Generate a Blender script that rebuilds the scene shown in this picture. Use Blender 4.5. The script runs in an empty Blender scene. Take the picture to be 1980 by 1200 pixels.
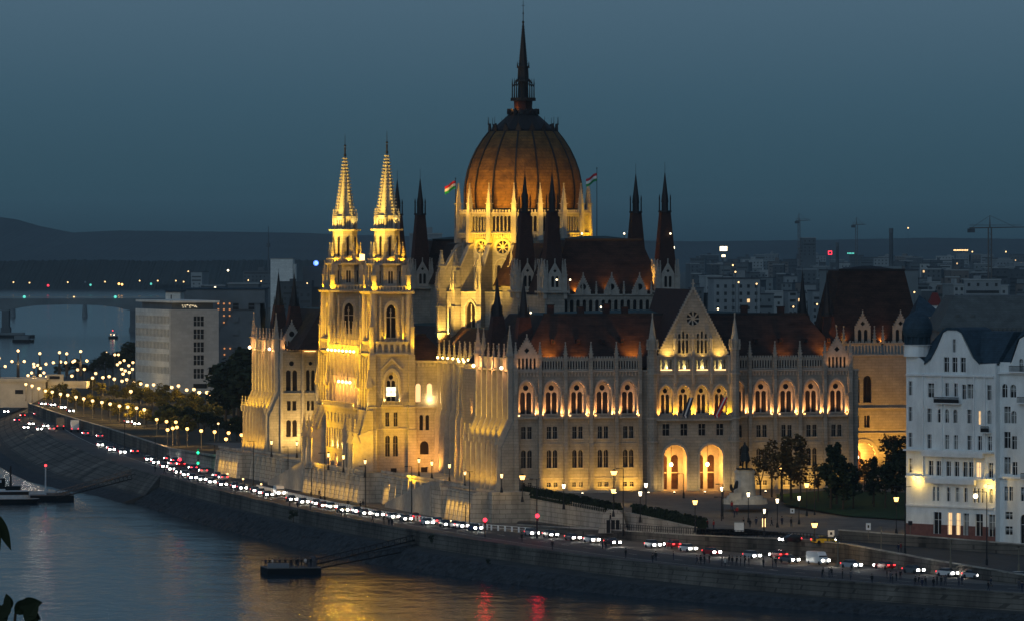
import bpy, bmesh, math, random
from mathutils import Vector, Matrix
from mathutils.geometry import tessellate_polygon
R = math.radians
random.seed(11)
scene = bpy.context.scene
C = scene.collection
# ------------------------------------------------------------ camera, world, exposure
F_PX, HX, HY, HC = 11300.0, 990.0, 475.0, 50.0
cam_d = bpy.data.cameras.new('camera')
cam = bpy.data.objects.new('camera', cam_d); C.objects.link(cam)
cam.location = (0, 0, HC); cam.rotation_euler = (R(90), 0, 0)
cam_d.sensor_width = 36.0; cam_d.lens = 36.0 * F_PX / 1980.0
cam_d.shift_y = (HY - 600.0) / 1980.0
cam_d.clip_start = 1.0; cam_d.clip_end = 60000.0
scene.camera = cam
scene.view_settings.view_transform = 'Standard'
scene.view_settings.look = 'None'
scene.view_settings.exposure = 0.0
scene.view_settings.gamma = 1.0
w = bpy.data.worlds.new('World'); scene.world = w; w.use_nodes = True
nt = w.node_tree; nt.nodes.clear()
wo = nt.nodes.new('ShaderNodeOutputWorld'); bg = nt.nodes.new('ShaderNodeBackground')
sky = nt.nodes.new('ShaderNodeTexSky'); sky.sky_type = 'NISHITA'; sky.sun_disc = False
sky.sun_elevation = R(1.0); sky.sun_rotation = R(200); sky.air_density = 1.2; sky.dust_density = 1.5; sky.ozone_density = 3.0
tc = nt.nodes.new('ShaderNodeTexCoord'); sp = nt.nodes.new('ShaderNodeSeparateXYZ')
mr = nt.nodes.new('ShaderNodeMapRange'); mr.inputs[1].default_value = 0.0; mr.inputs[2].default_value = 0.5
cr = nt.nodes.new('ShaderNodeValToRGB')
els = cr.color_ramp.elements
els[0].position = 0.0; els[0].color = (0.014, 0.040, 0.060, 1)
els[1].position = 1.0; els[1].color = (0.066, 0.105, 0.17, 1)
for p_, c_ in ((0.016, (0.031, 0.082, 0.113, 1)), (0.05, (0.047, 0.110, 0.157, 1)), (0.09, (0.078, 0.150, 0.212, 1)), (0.25, (0.056, 0.102, 0.150, 1))):
    e = els.new(p_); e.color = c_
nt.links.new(tc.outputs['Generated'], sp.inputs[0]); nt.links.new(sp.outputs['Z'], mr.inputs[0])
nt.links.new(mr.outputs[0], cr.inputs[0])
# the Nishita dome at dusk, levelled by the measured dusk colours with elevation
mixc = nt.nodes.new('ShaderNodeMix'); mixc.data_type = 'RGBA'; mixc.inputs[0].default_value = 0.90
sc_ = nt.nodes.new('ShaderNodeVectorMath'); sc_.operation = 'SCALE'; sc_.inputs['Scale'].default_value = 0.08
nt.links.new(sky.outputs[0], sc_.inputs[0])
nt.links.new(sc_.outputs[0], mixc.inputs[6]); nt.links.new(cr.outputs[0], mixc.inputs[7])
nt.links.new(mixc.outputs[2], bg.inputs[0]); bg.inputs[1].default_value = 1.0
nt.links.new(bg.outputs[0], wo.inputs[0])
# last dusk glow from the west, behind the camera: a very wide, weak sun
sun_d = bpy.data.lights.new('dusk_glow', 'SUN'); sun_d.energy = 0.46; sun_d.angle = R(60); sun_d.color = (0.66, 0.84, 1.0)
sun = bpy.data.objects.new('dusk_glow', sun_d); C.objects.link(sun)
sun.rotation_euler = (R(62), 0, R(-25))
scene.cycles.max_bounces = 5; scene.cycles.diffuse_bounces = 2; scene.cycles.glossy_bounces = 3
scene.cycles.transparent_max_bounces = 8; scene.cycles.sample_clamp_indirect = 2.0
scene.cycles.use_light_tree = True
LPOW = 8.6      # overall level of the floodlighting against the dusk
HAZE = 0.000032

def P(px, py, z):
    Y = F_PX * (HC - z) / (py - HY)
    return Vector(((px - HX) * Y / F_PX, Y, z))
def PY(px, Y, z=0.0):
    return Vector(((px - HX) * Y / F_PX, Y, z))
def ZY(py, Y):
    return HC - (py - HY) * Y / F_PX

# ------------------------------------------------------------ materials
def mat(name, col, rough=0.85, metal=0.0, noise=None, bump=None, emit=None, es=0.0, spec=0.3, brick=None, nosample=True):
    m = bpy.data.materials.new(name); m.use_nodes = True; n = m.node_tree; b = n.nodes['Principled BSDF']
    b.inputs['Base Color'].default_value = (*col, 1); b.inputs['Roughness'].default_value = rough
    b.inputs['Metallic'].default_value = metal; b.inputs['Specular IOR Level'].default_value = spec
    if emit:
        b.inputs['Emission Color'].default_value = (*emit, 1); b.inputs['Emission Strength'].default_value = es
        if nosample: m.cycles.emission_sampling = 'NONE'
    src = None
    tcn = n.nodes.new('ShaderNodeTexCoord')
    if noise:
        sc, amt = noise[0], noise[1]
        mp = n.nodes.new('ShaderNodeMapping'); mp.inputs['Scale'].default_value = noise[2] if len(noise) > 2 else (1, 1, 1)
        nz = n.nodes.new('ShaderNodeTexNoise'); nz.inputs['Scale'].default_value = sc; nz.inputs['Detail'].default_value = 5
        nz.inputs['Roughness'].default_value = 0.65
        rp = n.nodes.new('ShaderNodeMapRange'); rp.inputs[1].default_value = 0.3; rp.inputs[2].default_value = 0.7
        rp.inputs[3].default_value = 1 - amt; rp.inputs[4].default_value = 1 + amt
        vm = n.nodes.new('ShaderNodeVectorMath'); vm.operation = 'SCALE'; vm.inputs[0].default_value = col
        n.links.new(tcn.outputs['Object'], mp.inputs[0]); n.links.new(mp.outputs[0], nz.inputs[0])
        n.links.new(nz.outputs[0], rp.inputs[0]); n.links.new(rp.outputs[0], vm.inputs['Scale'])
        src = vm.outputs[0]
    if brick:
        bw, bh, dark = brick
        sx = n.nodes.new('ShaderNodeSeparateXYZ'); ad = n.nodes.new('ShaderNodeMath'); ad.operation = 'ADD'
        cx = n.nodes.new('ShaderNodeCombineXYZ'); br = n.nodes.new('ShaderNodeTexBrick')
        br.inputs['Scale'].default_value = 1.0; br.inputs['Brick Width'].default_value = bw; br.inputs['Row Height'].default_value = bh
        br.inputs['Mortar Size'].default_value = 0.04 * bh * 2; br.inputs['Color1'].default_value = (1, 1, 1, 1)
        br.inputs['Color2'].default_value = (0.86, 0.86, 0.86, 1); br.inputs['Mortar'].default_value = (dark, dark, dark, 1)
        n.links.new(tcn.outputs['Object'], sx.inputs[0]); n.links.new(sx.outputs[0], ad.inputs[0]); n.links.new(sx.outputs[1], ad.inputs[1])
        n.links.new(ad.outputs[0], cx.inputs[0]); n.links.new(sx.outputs[2], cx.inputs[1]); n.links.new(cx.outputs[0], br.inputs[0])
        mx = n.nodes.new('ShaderNodeMix'); mx.data_type = 'RGBA'; mx.blend_type = 'MULTIPLY'; mx.inputs[0].default_value = 1.0
        if src: n.links.new(src, mx.inputs[6])
        else: mx.inputs[6].default_value = (*col, 1)
        n.links.new(br.outputs[0], mx.inputs[7]); src = mx.outputs[2]
    if src: n.links.new(src, b.inputs['Base Color'])
    if bump:
        nb = n.nodes.new('ShaderNodeTexNoise'); nb.inputs['Scale'].default_value = bump[0]; nb.inputs['Detail'].default_value = 6
        bp = n.nodes.new('ShaderNodeBump'); bp.inputs['Strength'].default_value = bump[1]; bp.inputs['Distance'].default_value = bump[2]
        n.links.new(tcn.outputs['Object'], nb.inputs[0]); n.links.new(nb.outputs[0], bp.inputs['Height']); n.links.new(bp.outputs[0], b.inputs['Normal'])
    return m
M = {}
M['stone'] = mat('limestone', (0.305, 0.283, 0.245), 0.9, noise=(0.35, 0.22), brick=(1.6, 0.62, 0.72), bump=(3.0, 0.5, 0.1))
M['stone_smooth'] = mat('carved_limestone', (0.345, 0.32, 0.278), 0.9, noise=(0.9, 0.18))
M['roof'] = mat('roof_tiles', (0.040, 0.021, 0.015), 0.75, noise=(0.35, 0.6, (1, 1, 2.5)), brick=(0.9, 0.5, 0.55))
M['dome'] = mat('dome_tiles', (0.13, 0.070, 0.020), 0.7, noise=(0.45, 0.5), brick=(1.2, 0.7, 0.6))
M['spireroof'] = mat('spire_tiles', (0.045, 0.020, 0.015), 0.7, noise=(1.2, 0.3), brick=(0.6, 0.4, 0.6))
M['iron'] = mat('dark_iron', (0.018, 0.017, 0.018), 0.6)
M['greenroof'] = mat('oxidised_roof', (0.03, 0.07, 0.075), 0.7, noise=(0.4, 0.4))
M['glass'] = mat('dark_glass', (0.012, 0.010, 0.010), 0.35, spec=0.25)
M['litglass'] = mat('lit_glass', (0.3, 0.2, 0.1), 0.5, emit=(1, 0.62, 0.28), es=1.3)
M['litwhite'] = mat('lit_white_window', (0.3, 0.3, 0.2), 0.5, emit=(1, 0.9, 0.55), es=2.5)
M['bulb'] = mat('lamp_glow', (1, .8, .5), 0.5, emit=(1.0, 0.60, 0.24), es=3.0)
M['bulbwhite'] = mat('white_lamp_glow', (1, 1, .9), 0.5, emit=(1.0, 0.80, 0.48), es=5.0)
M['bulborange'] = mat('orange_lamp_glow', (1, .7, .4), 0.5, emit=(1.0, 0.50, 0.13), es=4.5)
M['orangespot'] = mat('orange_window_glow', (1, .5, .2), 0.5, emit=(1.0, .36, .10), es=.6)
M['red'] = mat('red_lamp_glow', (1, .1, .1), 0.5, emit=(1.0, 0.03, 0.06), es=3.0)
M['green'] = mat('green_lamp_glow', (.1, 1, .4), 0.5, emit=(0.03, 1.0, 0.42), es=1.6)
M['blue'] = mat('blue_sign_glow', (.1, .2, 1), 0.5, emit=(0.10, 0.25, 1.0), es=2.2)
M['signwhite'] = mat('white_sign_glow', (.8, .9, 1), 0.5, emit=(0.6, 0.8, 1.0), es=1.6)
M['cyan'] = mat('green_sign_glow', (.3, 1, .8), 0.5, emit=(0.15, 0.9, 0.7), es=1.0)
M['asphalt'] = mat('asphalt', (0.045, 0.046, 0.048), 0.75, noise=(0.15, 0.3))
M['quayroad'] = mat('quay_paving', (0.075, 0.07, 0.064), 0.7, noise=(0.12, 0.35))
M['paving'] = mat('stone_paving', (0.14, 0.13, 0.115), 0.85, noise=(0.2, 0.3))
M['line'] = mat('road_paint', (0.6, 0.6, 0.55), 0.7)
M['quaystone'] = mat('quay_stone', (0.125, 0.113, 0.095), 0.9, noise=(0.12, 0.8, (1, 1, 0.3)), brick=(3.0, 0.85, 0.45), bump=(2, 0.6, 0.2))
M['bankstone'] = mat('bank_stone', (0.055, 0.055, 0.052), 0.9, noise=(0.3, 0.4), bump=(1.5, 0.8, 0.3))
M['rock'] = mat('bank_rock', (0.040, 0.045, 0.050), 0.9, noise=(0.7, 0.6), bump=(1.2, 1.0, 0.6))
M['whitewall'] = mat('pale_retaining_wall', (0.40, 0.375, 0.325), 0.9, noise=(0.22, 0.45, (1, 1, .35)), brick=(2.6, 0.95, 0.55))
M['grass'] = mat('lawn', (0.020, 0.045, 0.012), 0.95, noise=(0.5, 0.4))
M['soil'] = mat('park_soil', (0.05, 0.045, 0.03), 0.95, noise=(0.2, 0.4))
M['hedge'] = mat('dark_hedge', (0.015, 0.022, 0.010), 0.95, noise=(1.5, 0.5))
M['leafA'] = mat('foliage_olive', (0.15, 0.125, 0.022), 0.8, noise=(0.6, 0.5))
M['leafB'] = mat('foliage_dark', (0.020, 0.030, 0.012), 0.85, noise=(0.6, 0.5))
M['leafC'] = mat('foliage_autumn', (0.085, 0.055, 0.015), 0.8, noise=(0.6, 0.5))
M['bark'] = mat('bark', (0.05, 0.038, 0.025), 0.95)
M['office'] = mat('office_panels', (0.76, 0.77, 0.71), 0.8, noise=(0.15, 0.10), brick=(3.0, 1.6, 0.85))
M['officegrey'] = mat('office_side_panels', (0.42, 0.43, 0.42), 0.8, noise=(0.15, 0.12), brick=(2.4, 1.2, 0.86))
M['greybldg'] = mat('grey_render', (0.15, 0.17, 0.18), 0.9, noise=(0.1, 0.2))
M['whiteplaster'] = mat('white_plaster', (0.78, 0.81, 0.79), 0.85, noise=(0.25, 0.22, (1, 1, .4)))
M['whitetrim'] = mat('white_trim', (0.82, 0.84, 0.82), 0.85, noise=(0.5, 0.10))
M['redbase'] = mat('red_granite_plinth', (0.19, 0.085, 0.07), 0.7, noise=(0.8, 0.3))
M['blueroof'] = mat('blue_slate', (0.030, 0.060, 0.085), 0.7, noise=(0.8, 0.3), brick=(0.9, 0.4, 0.7))
M['greymansard'] = mat('grey_mansard', (0.10, 0.115, 0.115), 0.8, noise=(0.5, 0.25), brick=(0.9, 0.45, 0.75))
M['steel'] = mat('grey_steel', (0.22, 0.23, 0.24), 0.5, metal=0.4)
M['polegrey'] = mat('galvanised_pole', (0.20, 0.17, 0.12), 0.6)
M['creamwall'] = mat('cream_wall', (0.46, 0.44, 0.38), 0.9, noise=(0.2, 0.2))
M['cab'] = mat('boat_white', (0.42, 0.48, 0.52), 0.5, noise=(0.8, 0.15))
M['hull'] = mat('boat_hull', (0.010, 0.012, 0.014), 0.7, spec=.1)
M['wood'] = mat('deck_wood', (0.14, 0.13, 0.12), 0.8, noise=(1.5, 0.3))
M['flagred'] = mat('flag_red', (0.55, 0.03, 0.04), 0.8)
M['flagwhite'] = mat('flag_white', (0.75, 0.75, 0.72), 0.8)
M['flaggreen'] = mat('flag_green', (0.02, 0.25, 0.08), 0.8)
M['flagdark'] = mat('flag_dark', (0.04, 0.05, 0.07), 0.8)
M['bronze'] = mat('dark_bronze', (0.012, 0.013, 0.012), 0.55)
M['marble'] = mat('pale_pedestal', (0.42, 0.43, 0.40), 0.8, noise=(0.6, 0.25))
M['tyre'] = mat('tyre', (0.015, 0.015, 0.015), 0.9)
M['curtain'] = mat('curtained_glass', (0.20, 0.21, 0.20), 0.5, noise=(1.5, 0.4))
M['slit'] = mat('window_slit_glass', (0.006, 0.007, 0.008), 0.6, spec=0.1)
M['carglass'] = mat('car_glass', (0.02, 0.025, 0.03), 0.1, spec=0.6)
M['skin'] = mat('skin', (0.40, 0.25, 0.18), 0.7)
M['hair'] = mat('dark_hair', (0.02, 0.015, 0.01), 0.8)
M['jeans'] = mat('dark_jeans', (0.02, 0.025, 0.045), 0.9)
for k_, c_ in dict(coat_black=(.012, .012, .014), coat_navy=(.015, .02, .05), coat_grey=(.09, .09, .1), coat_white=(.5, .5, .48), coat_red=(.25, .02, .02)).items():
    M[k_] = mat(k_, c_, 0.9)
for k_, c_ in dict(silver=(.38, .40, .42), white=(.70, .70, .68), black=(.015, .015, .018), red=(.35, .02, .02), blue=(.02, .05, .16), grey=(.11, .115, .12), yellow=(.60, .42, .03)).items():
    M['paint_' + k_] = mat('car_paint_' + k_, c_, 0.25, metal=0.0, spec=0.5)
M['headlight'] = mat('headlight_glow', (1, 1, 1), 0.3, emit=(1.0, 0.95, 0.84), es=26.0)
M['taillight'] = mat('taillight_glow', (1, .1, .1), 0.3, emit=(1.0, 0.035, 0.04), es=5.0)
for i, c_ in enumerate([(.15, .18, .19), (.10, .12, .13), (.22, .25, .26), (.07, .085, .095), (.30, .33, .33), (.14, .13, .12)]):
    m_ = mat('far_render_%d' % i, c_, 0.9, noise=(0.06, 0.2)); M['far%d' % i] = m_
M['farwin'] = mat('far_window_glass', (0.02, 0.026, 0.03), 0.3)
M['farroof'] = mat('far_roof', (0.06, 0.07, 0.08), 0.9, noise=(0.1, 0.3))
M['redroof'] = mat('red_roof', (0.16, 0.03, 0.025), 0.9)
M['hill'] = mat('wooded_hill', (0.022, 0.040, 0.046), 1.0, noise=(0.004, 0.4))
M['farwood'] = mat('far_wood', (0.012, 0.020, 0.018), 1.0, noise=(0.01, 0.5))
# water
m = bpy.data.materials.new('river_water'); m.use_nodes = True; n = m.node_tree; b = n.nodes['Principled BSDF']
b.inputs['Base Color'].default_value = (0.008, 0.024, 0.040, 1); b.inputs['Roughness'].default_value = 0.10; b.inputs['IOR'].default_value = 1.33
tcn = n.nodes.new('ShaderNodeTexCoord'); prev = None
for sc, dist, stg, st in ((0.22, 0.9, 0.24, (1.0, 0.45, 1)), (1.1, 0.32, 0.30, (1.0, 0.40, 1)), (0.035, 2.0, 0.14, (0.6, 1.0, 1))):
    mp = n.nodes.new('ShaderNodeMapping'); mp.inputs['Scale'].default_value = st; mp.inputs['Rotation'].default_value = (0, 0, R(12))
    nz = n.nodes.new('ShaderNodeTexNoise'); nz.inputs['Scale'].default_value = sc; nz.inputs['Detail'].default_value = 3
    bp = n.nodes.new('ShaderNodeBump'); bp.inputs['Strength'].default_value = stg; bp.inputs['Distance'].default_value = dist
    n.links.new(tcn.outputs['Object'], mp.inputs[0]); n.links.new(mp.outputs[0], nz.inputs[0]); n.links.new(nz.outputs[0], bp.inputs['Height'])
    if prev: n.links.new(prev.outputs[0], bp.inputs['Normal'])
    prev = bp
n.links.new(prev.outputs[0], b.inputs['Normal']); M['water'] = m

# ------------------------------------------------------------ mesh helpers
class MB:
    def __init__(s): s.v = []; s.f = []; s.m = []; s.mats = []
    def mi(s, name):
        if name not in s.mats: s.mats.append(name)
        return s.mats.index(name)
    def add(s, vs, fs, m):
        o = len(s.v); k = s.mi(m)
        s.v += [tuple(v) for v in vs]
        for f in fs: s.f.append([o + i for i in f]); s.m.append(k)
        return s
    def box(s, x0, x1, y0, y1, z0, z1, m):
        return s.add([(x0, y0, z0), (x1, y0, z0), (x1, y1, z0), (x0, y1, z0), (x0, y0, z1), (x1, y0, z1), (x1, y1, z1), (x0, y1, z1)],
                     [(3, 2, 1, 0), (4, 5, 6, 7), (0, 1, 5, 4), (1, 2, 6, 5), (2, 3, 7, 6), (3, 0, 4, 7)], m)
    def fbox(s, F, s0, s1, d0, d1, z0, z1, m):
        vs = [F(a, b_, c) for c in (z0, z1) for a, b_ in ((s0, d0), (s1, d0), (s1, d1), (s0, d1))]
        return s.add(vs, [(3, 2, 1, 0), (4, 5, 6, 7), (0, 1, 5, 4), (1, 2, 6, 5), (2, 3, 7, 6), (3, 0, 4, 7)], m)
    def prism(s, F, poly, d0, d1, m):      # poly in (s,z), extruded along depth
        n_ = len(poly); vs = [F(a, d0, z) for a, z in poly] + [F(a, d1, z) for a, z in poly]
        return s.add(vs, [list(range(n_))[::-1], list(range(n_, 2 * n_))] + [(i, (i + 1) % n_, n_ + (i + 1) % n_, n_ + i) for i in range(n_)], m)
    def extr(s, F, prof, s0, s1, m):       # profile in (d,z), extruded along s
        n_ = len(prof); vs = [F(s0, d, z) for d, z in prof] + [F(s1, d, z) for d, z in prof]
        return s.add(vs, [list(range(n_))[::-1], list(range(n_, 2 * n_))] + [(i, (i + 1) % n_, n_ + (i + 1) % n_, n_ + i) for i in range(n_)], m)
    def ring(s, cx, cy, z0, z1, r0, r1, n_, m, rot=0.0, cap=True):
        vs = []
        for z, r in ((z0, r0), (z1, r1)):
            for i in range(n_):
                a = rot + 2 * math.pi * i / n_; vs.append((cx + r * math.cos(a), cy + r * math.sin(a), z))
        fs = [(i, (i + 1) % n_, n_ + (i + 1) % n_, n_ + i) for i in range(n_)]
        if cap: fs += [list(range(n_))[::-1], list(range(n_, 2 * n_))]
        return s.add(vs, fs, m)
    def lathe(s, cx, cy, prof, n_, m, rot=0.0):
        for (r0, z0), (r1, z1) in zip(prof, prof[1:]): s.ring(cx, cy, z0, z1, max(r0, .001), max(r1, .001), n_, m, rot, False)
        return s
    def sq(s, cx, cy, z0, z1, h0, h1, m): return s.ring(cx, cy, z0, z1, h0 * 1.41421, h1 * 1.41421, 4, m, math.pi / 4)
    def tube(s, a, b_, r0, r1, m, n_=6):
        a = Vector(a); b_ = Vector(b_); d = (b_ - a)
        if d.length < 1e-6: return s
        q = d.to_track_quat('Z', 'Y'); vs = []
        for c, r in ((a, r0), (b_, r1)):
            for i in range(n_):
                t = 2 * math.pi * i / n_; vs.append(c + q @ Vector((r * math.cos(t), r * math.sin(t), 0)))
        return s.add(vs, [(i, (i + 1) % n_, n_ + (i + 1) % n_, n_ + i) for i in range(n_)] + [list(range(n_))[::-1], list(range(n_, 2 * n_))], m)
    def ball(s, c, r, m, n_=8, k=5, sz=1.0):
        x, y, z = c
        pr = [(r * math.sin(math.pi * i / k), z - r * sz * math.cos(math.pi * i / k)) for i in range(k + 1)]
        return s.lathe(x, y, pr, n_, m)
    def wall(s, F, outer, holes, d1, depth, m, mh=None):
        loops = [outer] + holes
        tris = tessellate_polygon([[Vector((a, z, 0)) for a, z in lp] for lp in loops])
        flat = [p for lp in loops for p in lp]
        s.add([F(a, d1, z) for a, z in flat], [list(t) for t in tris], m)
        for j, lp in enumerate(loops):
            n_ = len(lp); vs = [F(a, d1, z) for a, z in lp] + [F(a, d1 - depth, z) for a, z in lp]
            s.add(vs, [(i, (i + 1) % n_, n_ + (i + 1) % n_, n_ + i) for i in range(n_)], (mh or m) if j else m)
        return s
    def quad(s, a, b_, c, d, m): return s.add([a, b_, c, d], [(0, 1, 2, 3)], m)
    def obj(s, name, parent=None, smooth=False):
        me = bpy.data.meshes.new(name); me.from_pydata(s.v, [], s.f)
        for k in s.mats: me.materials.append(M[k])
        me.polygons.foreach_set('material_index', s.m)
        if smooth: me.polygons.foreach_set('use_smooth', [True] * len(me.polygons))
        me.update()
        bm = bmesh.new(); bm.from_mesh(me); bmesh.ops.recalc_face_normals(bm, faces=bm.faces); bm.to_mesh(me); bm.free()
        o = bpy.data.objects.new(name, me); C.objects.link(o)
        if parent is not None: o.parent = parent
        if any(k in ('bulb', 'bulbwhite', 'bulborange', 'red', 'green', 'headlight', 'taillight') for k in s.mats) and name not in ('boat_lamp',): o.visible_shadow = False   # frosted glass shades let their lamp through
        return o
def W0(s_, d, z): return (s_, -d, z)
def FS(y0): return lambda s_, d, z: (s_, y0 - d, z)
def FW(x0): return lambda s_, d, z: (x0 - d, s_, z)
def FR(cx, cy, ang, r):
    ca, sa = math.cos(ang), math.sin(ang)
    return lambda s_, d, z: (cx + ca * (r + d) - sa * s_, cy + sa * (r + d) + ca * s_, z)
def FL(a, b_):                     # wall frame in world coordinates from point a to b_ (seen with a on the left)
    a = Vector((a[0], a[1])); b_ = Vector((b_[0], b_[1])); t = (b_ - a).normalized(); nn = Vector((t.y, -t.x))
    return lambda s_, d, z: (a.x + t.x * s_ + nn.x * d, a.y + t.y * s_ + nn.y * d, z)
def arch(c, w_, z0, z1, kind='round', n_=8):
    h = w_ / 2
    if kind == 'rect': return [(c - h, z0), (c + h, z0), (c + h, z1), (c - h, z1)]
    if kind == 'circle': return [(c + h * math.cos(2 * math.pi * i / 12), z0 + h * math.sin(2 * math.pi * i / 12)) for i in range(12)]
    if kind == 'diamond': return [(c, z0 - h), (c + h, z0), (c, z0 + h), (c - h, z0)]
    pts = [(c - h, z0), (c + h, z0)]
    rise = h if kind == 'round' else h * 1.35
    zs = z1 - rise
    for i in range(n_ + 1):
        t = math.pi * i / n_
        x = h * math.cos(t); y = rise * math.sin(t)
        if kind == 'gothic': x = h * (1 - 2 * i / n_) if False else h * math.copysign(abs(math.cos(t)) ** 1.25, math.cos(t))
        pts.append((c + x, zs + y))
    return pts
def thing(name, label, cat, loc=(0, 0, 0), rz=0.0, group=None, sc=1.0):
    o = bpy.data.objects.new(name, None); C.objects.link(o); o.location = loc; o.rotation_euler = (0, 0, rz); o.empty_display_size = 0.5
    o.scale = (sc, sc, sc)
    return tag(o, label, cat, group)
def tag(o, label, cat, group=None):
    o['label'] = label; o['category'] = cat
    if group: o['group'] = group
    return o
def struct(name, mb, smooth=False):
    o = mb.obj(name, None, smooth); o['kind'] = 'structure'; return o
def copy_tree(o, parent=None):
    c = o.copy(); C.objects.link(c)
    if parent is not None: c.parent = parent
    for ch in o.children: copy_tree(ch, c)
    return c
def lamp(kind, loc, power, col, parent=None, target=None, cone=70, blend=0.6, radius=0.15, name='lamp_light', glossy=False):
    d = bpy.data.lights.new(name, kind); d.energy = power * LPOW; d.color = col; d.shadow_soft_size = radius
    if kind == 'SPOT': d.spot_size = R(cone); d.spot_blend = blend
    o = bpy.data.objects.new(name, d); C.objects.link(o); o.location = loc
    if target is not None:
        v = Vector(target) - Vector(loc); o.rotation_euler = v.to_track_quat('-Z', 'Y').to_euler()
    if parent is not None: o.parent = parent
    if not glossy: o.visible_glossy = False      # its own lit globe is what shows in the river
    return o
ORD = ['first', 'second', 'third', 'fourth', 'fifth', 'sixth', 'seventh', 'eighth', 'ninth', 'tenth', 'eleventh', 'twelfth', 'thirteenth', 'fourteenth', 'fifteenth', 'sixteenth', 'seventeenth', 'eighteenth', 'nineteenth', 'twentieth']
TEN = {2: 'twenty', 3: 'thirty', 4: 'forty', 5: 'fifty', 6: 'sixty', 7: 'seventy', 8: 'eighty', 9: 'ninety'}
def od(i):
    if i < 20: return ORD[i]
    n_ = i + 1; t, u = divmod(n_, 10)
    if t > 9: return 'hundred and ' + od(n_ - 101) if n_ > 100 else 'hundredth'
    return (TEN[t][:-1] + 'ieth') if u == 0 else TEN[t] + '-' + ORD[u - 1]
# ============================================================ SETTING: water, land, quay, hills
TH = R(14.5); CT, ST = math.cos(TH), math.sin(TH); OX, OY = 0.2, 1202.0
def L2W(x, y, z=0.0): return Vector((OX + CT * x - ST * y, OY + ST * x + CT * y, z))
mb = MB()
mb.quad((-9000, -200, -13), (9000, -200, -13), (9000, 9500, -13), (-9000, 9500, -13), 'water')
struct('river_water', mb)
# stations along the bank: wall top T, wall foot, rock top, water line
ST_ = []
def stn(px, yt, zt, yb, zb, yw): 
    t = P(px, yt, zt); b_ = t.copy(); b_.z = zb; w_ = P(px, yw, -12.95) if yw else None
    ST_.append((t, b_, w_))
rawT = [(1980, 1156, -8.8), (1672, 1134, -8.7), (1436, 1112, -8.6), (1300, 1099, -8.3), (1094, 1075, -7.6), (912, 1048, -7.0), (760, 1022, -6.6), (640, 1001, -6.5), (440, 961, -6.5), (253, 915, -6.5), (93, 846, -6.5), (0, 821, -6.5)]
T_ = [P(*t) for t in rawT]
T_ = [Vector((460, 640, -9)), Vector((220, 830, -9))] + T_ + [Vector((-186, 2200, -6.5)), Vector((-204, 2600, -6.5)), Vector((-214, 3250, -6)), Vector((-235, 4500, -6)), Vector((-330, 8450, -6))]
# smooth the bank line a little
for _ in range(2):
    T_ = [T_[0]] + [T_[i] * 0.5 + (T_[i - 1] + T_[i + 1]) * 0.25 for i in range(1, len(T_) - 1)] + [T_[-1]]
for _ in range(2):
    Q_ = [T_[0]]
    for a_, b_ in zip(T_, T_[1:]): Q_ += [a_ * .75 + b_ * .25, a_ * .25 + b_ * .75]
    T_ = Q_ + [T_[-1]]
T_ = [t for i, t in enumerate(T_) if i == 0 or i == len(T_) - 1 or (t - T_[i - 1]).length > 4]
NRM = []
for i, t in enumerate(T_):
    d = (T_[min(i + 1, len(T_) - 1)] - T_[max(i - 1, 0)]); d.z = 0; d.normalize(); NRM.append(Vector((-d.y, d.x, 0)) )   # towards the river (left of the north-going bank)
def off(i, k, z): v = T_[i] + NRM[i] * k; return Vector((v.x, v.y, z))
NT = len(T_)
wide = [0] * NT
for i in range(NT): wide[i] = 0 if i <= 11 else 1
# quay road, land
mb = MB()
for i in range(NT - 1):
    a, b_ = T_[i], T_[i + 1]; k = 6.5
    mb.quad(a, b_, off(i + 1, -k, b_.z), off(i, -k, a.z), 'quayroad')
struct('quay_promenade', mb)
mb = MB()
for i in range(NT - 1):
    mb.quad(off(i, -6.5, T_[i].z), off(i + 1, -6.5, T_[i + 1].z), off(i + 1, -20, T_[i + 1].z), off(i, -20, T_[i].z), 'asphalt')
    if T_[i].y < 2200:
        nj = max(1, int((T_[i + 1] - T_[i]).length / 9))
        for j in range(nj):
            f0, f1 = (j + .1) / nj, (j + .45) / nj
            pa = off(i, -13.0, T_[i].z).lerp(off(i + 1, -13.0, T_[i + 1].z), f0); pb = off(i, -13.0, T_[i].z).lerp(off(i + 1, -13.0, T_[i + 1].z), f1)
            nn = NRM[i] * 0.1; u = Vector((0, 0, .006))
            mb.quad(pa - nn + u, pb - nn + u, pb + nn + u, pa + nn + u, 'line')
        nn = NRM[i] * 0.09; u = Vector((0, 0, .006))
        for k in (-7.0, -19.4):
            pa = off(i, k, T_[i].z); pb = off(i + 1, k, T_[i + 1].z); mb.quad(pa - nn + u, pb - nn + u, pb + nn + u, pa + nn + u, 'line')
struct('quay_road', mb)
mb = MB()
for i in range(NT - 1):
    fa = 14000
    p0, p1 = off(i, -20, T_[i].z), off(i + 1, -20, T_[i + 1].z)
    q0, q1 = off(i, -34, T_[i].z - .004), off(i + 1, -34, T_[i + 1].z - .004)
    mb.quad(p0, p1, q1, q0, 'paving')
    e0, e1 = Vector((12000, p0.y, -9)), Vector((12000, p1.y, -9))
    q0.z -= .03; q1.z -= .03
    mb.quad(q0, q1, e1, e0, 'soil')
mb.quad((-520, 8450, -6.2), (12000, 8450, -6.2), (16000, 30000, 0), (-520, 30000, 0), 'soil')
struct('ground', mb)
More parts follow.
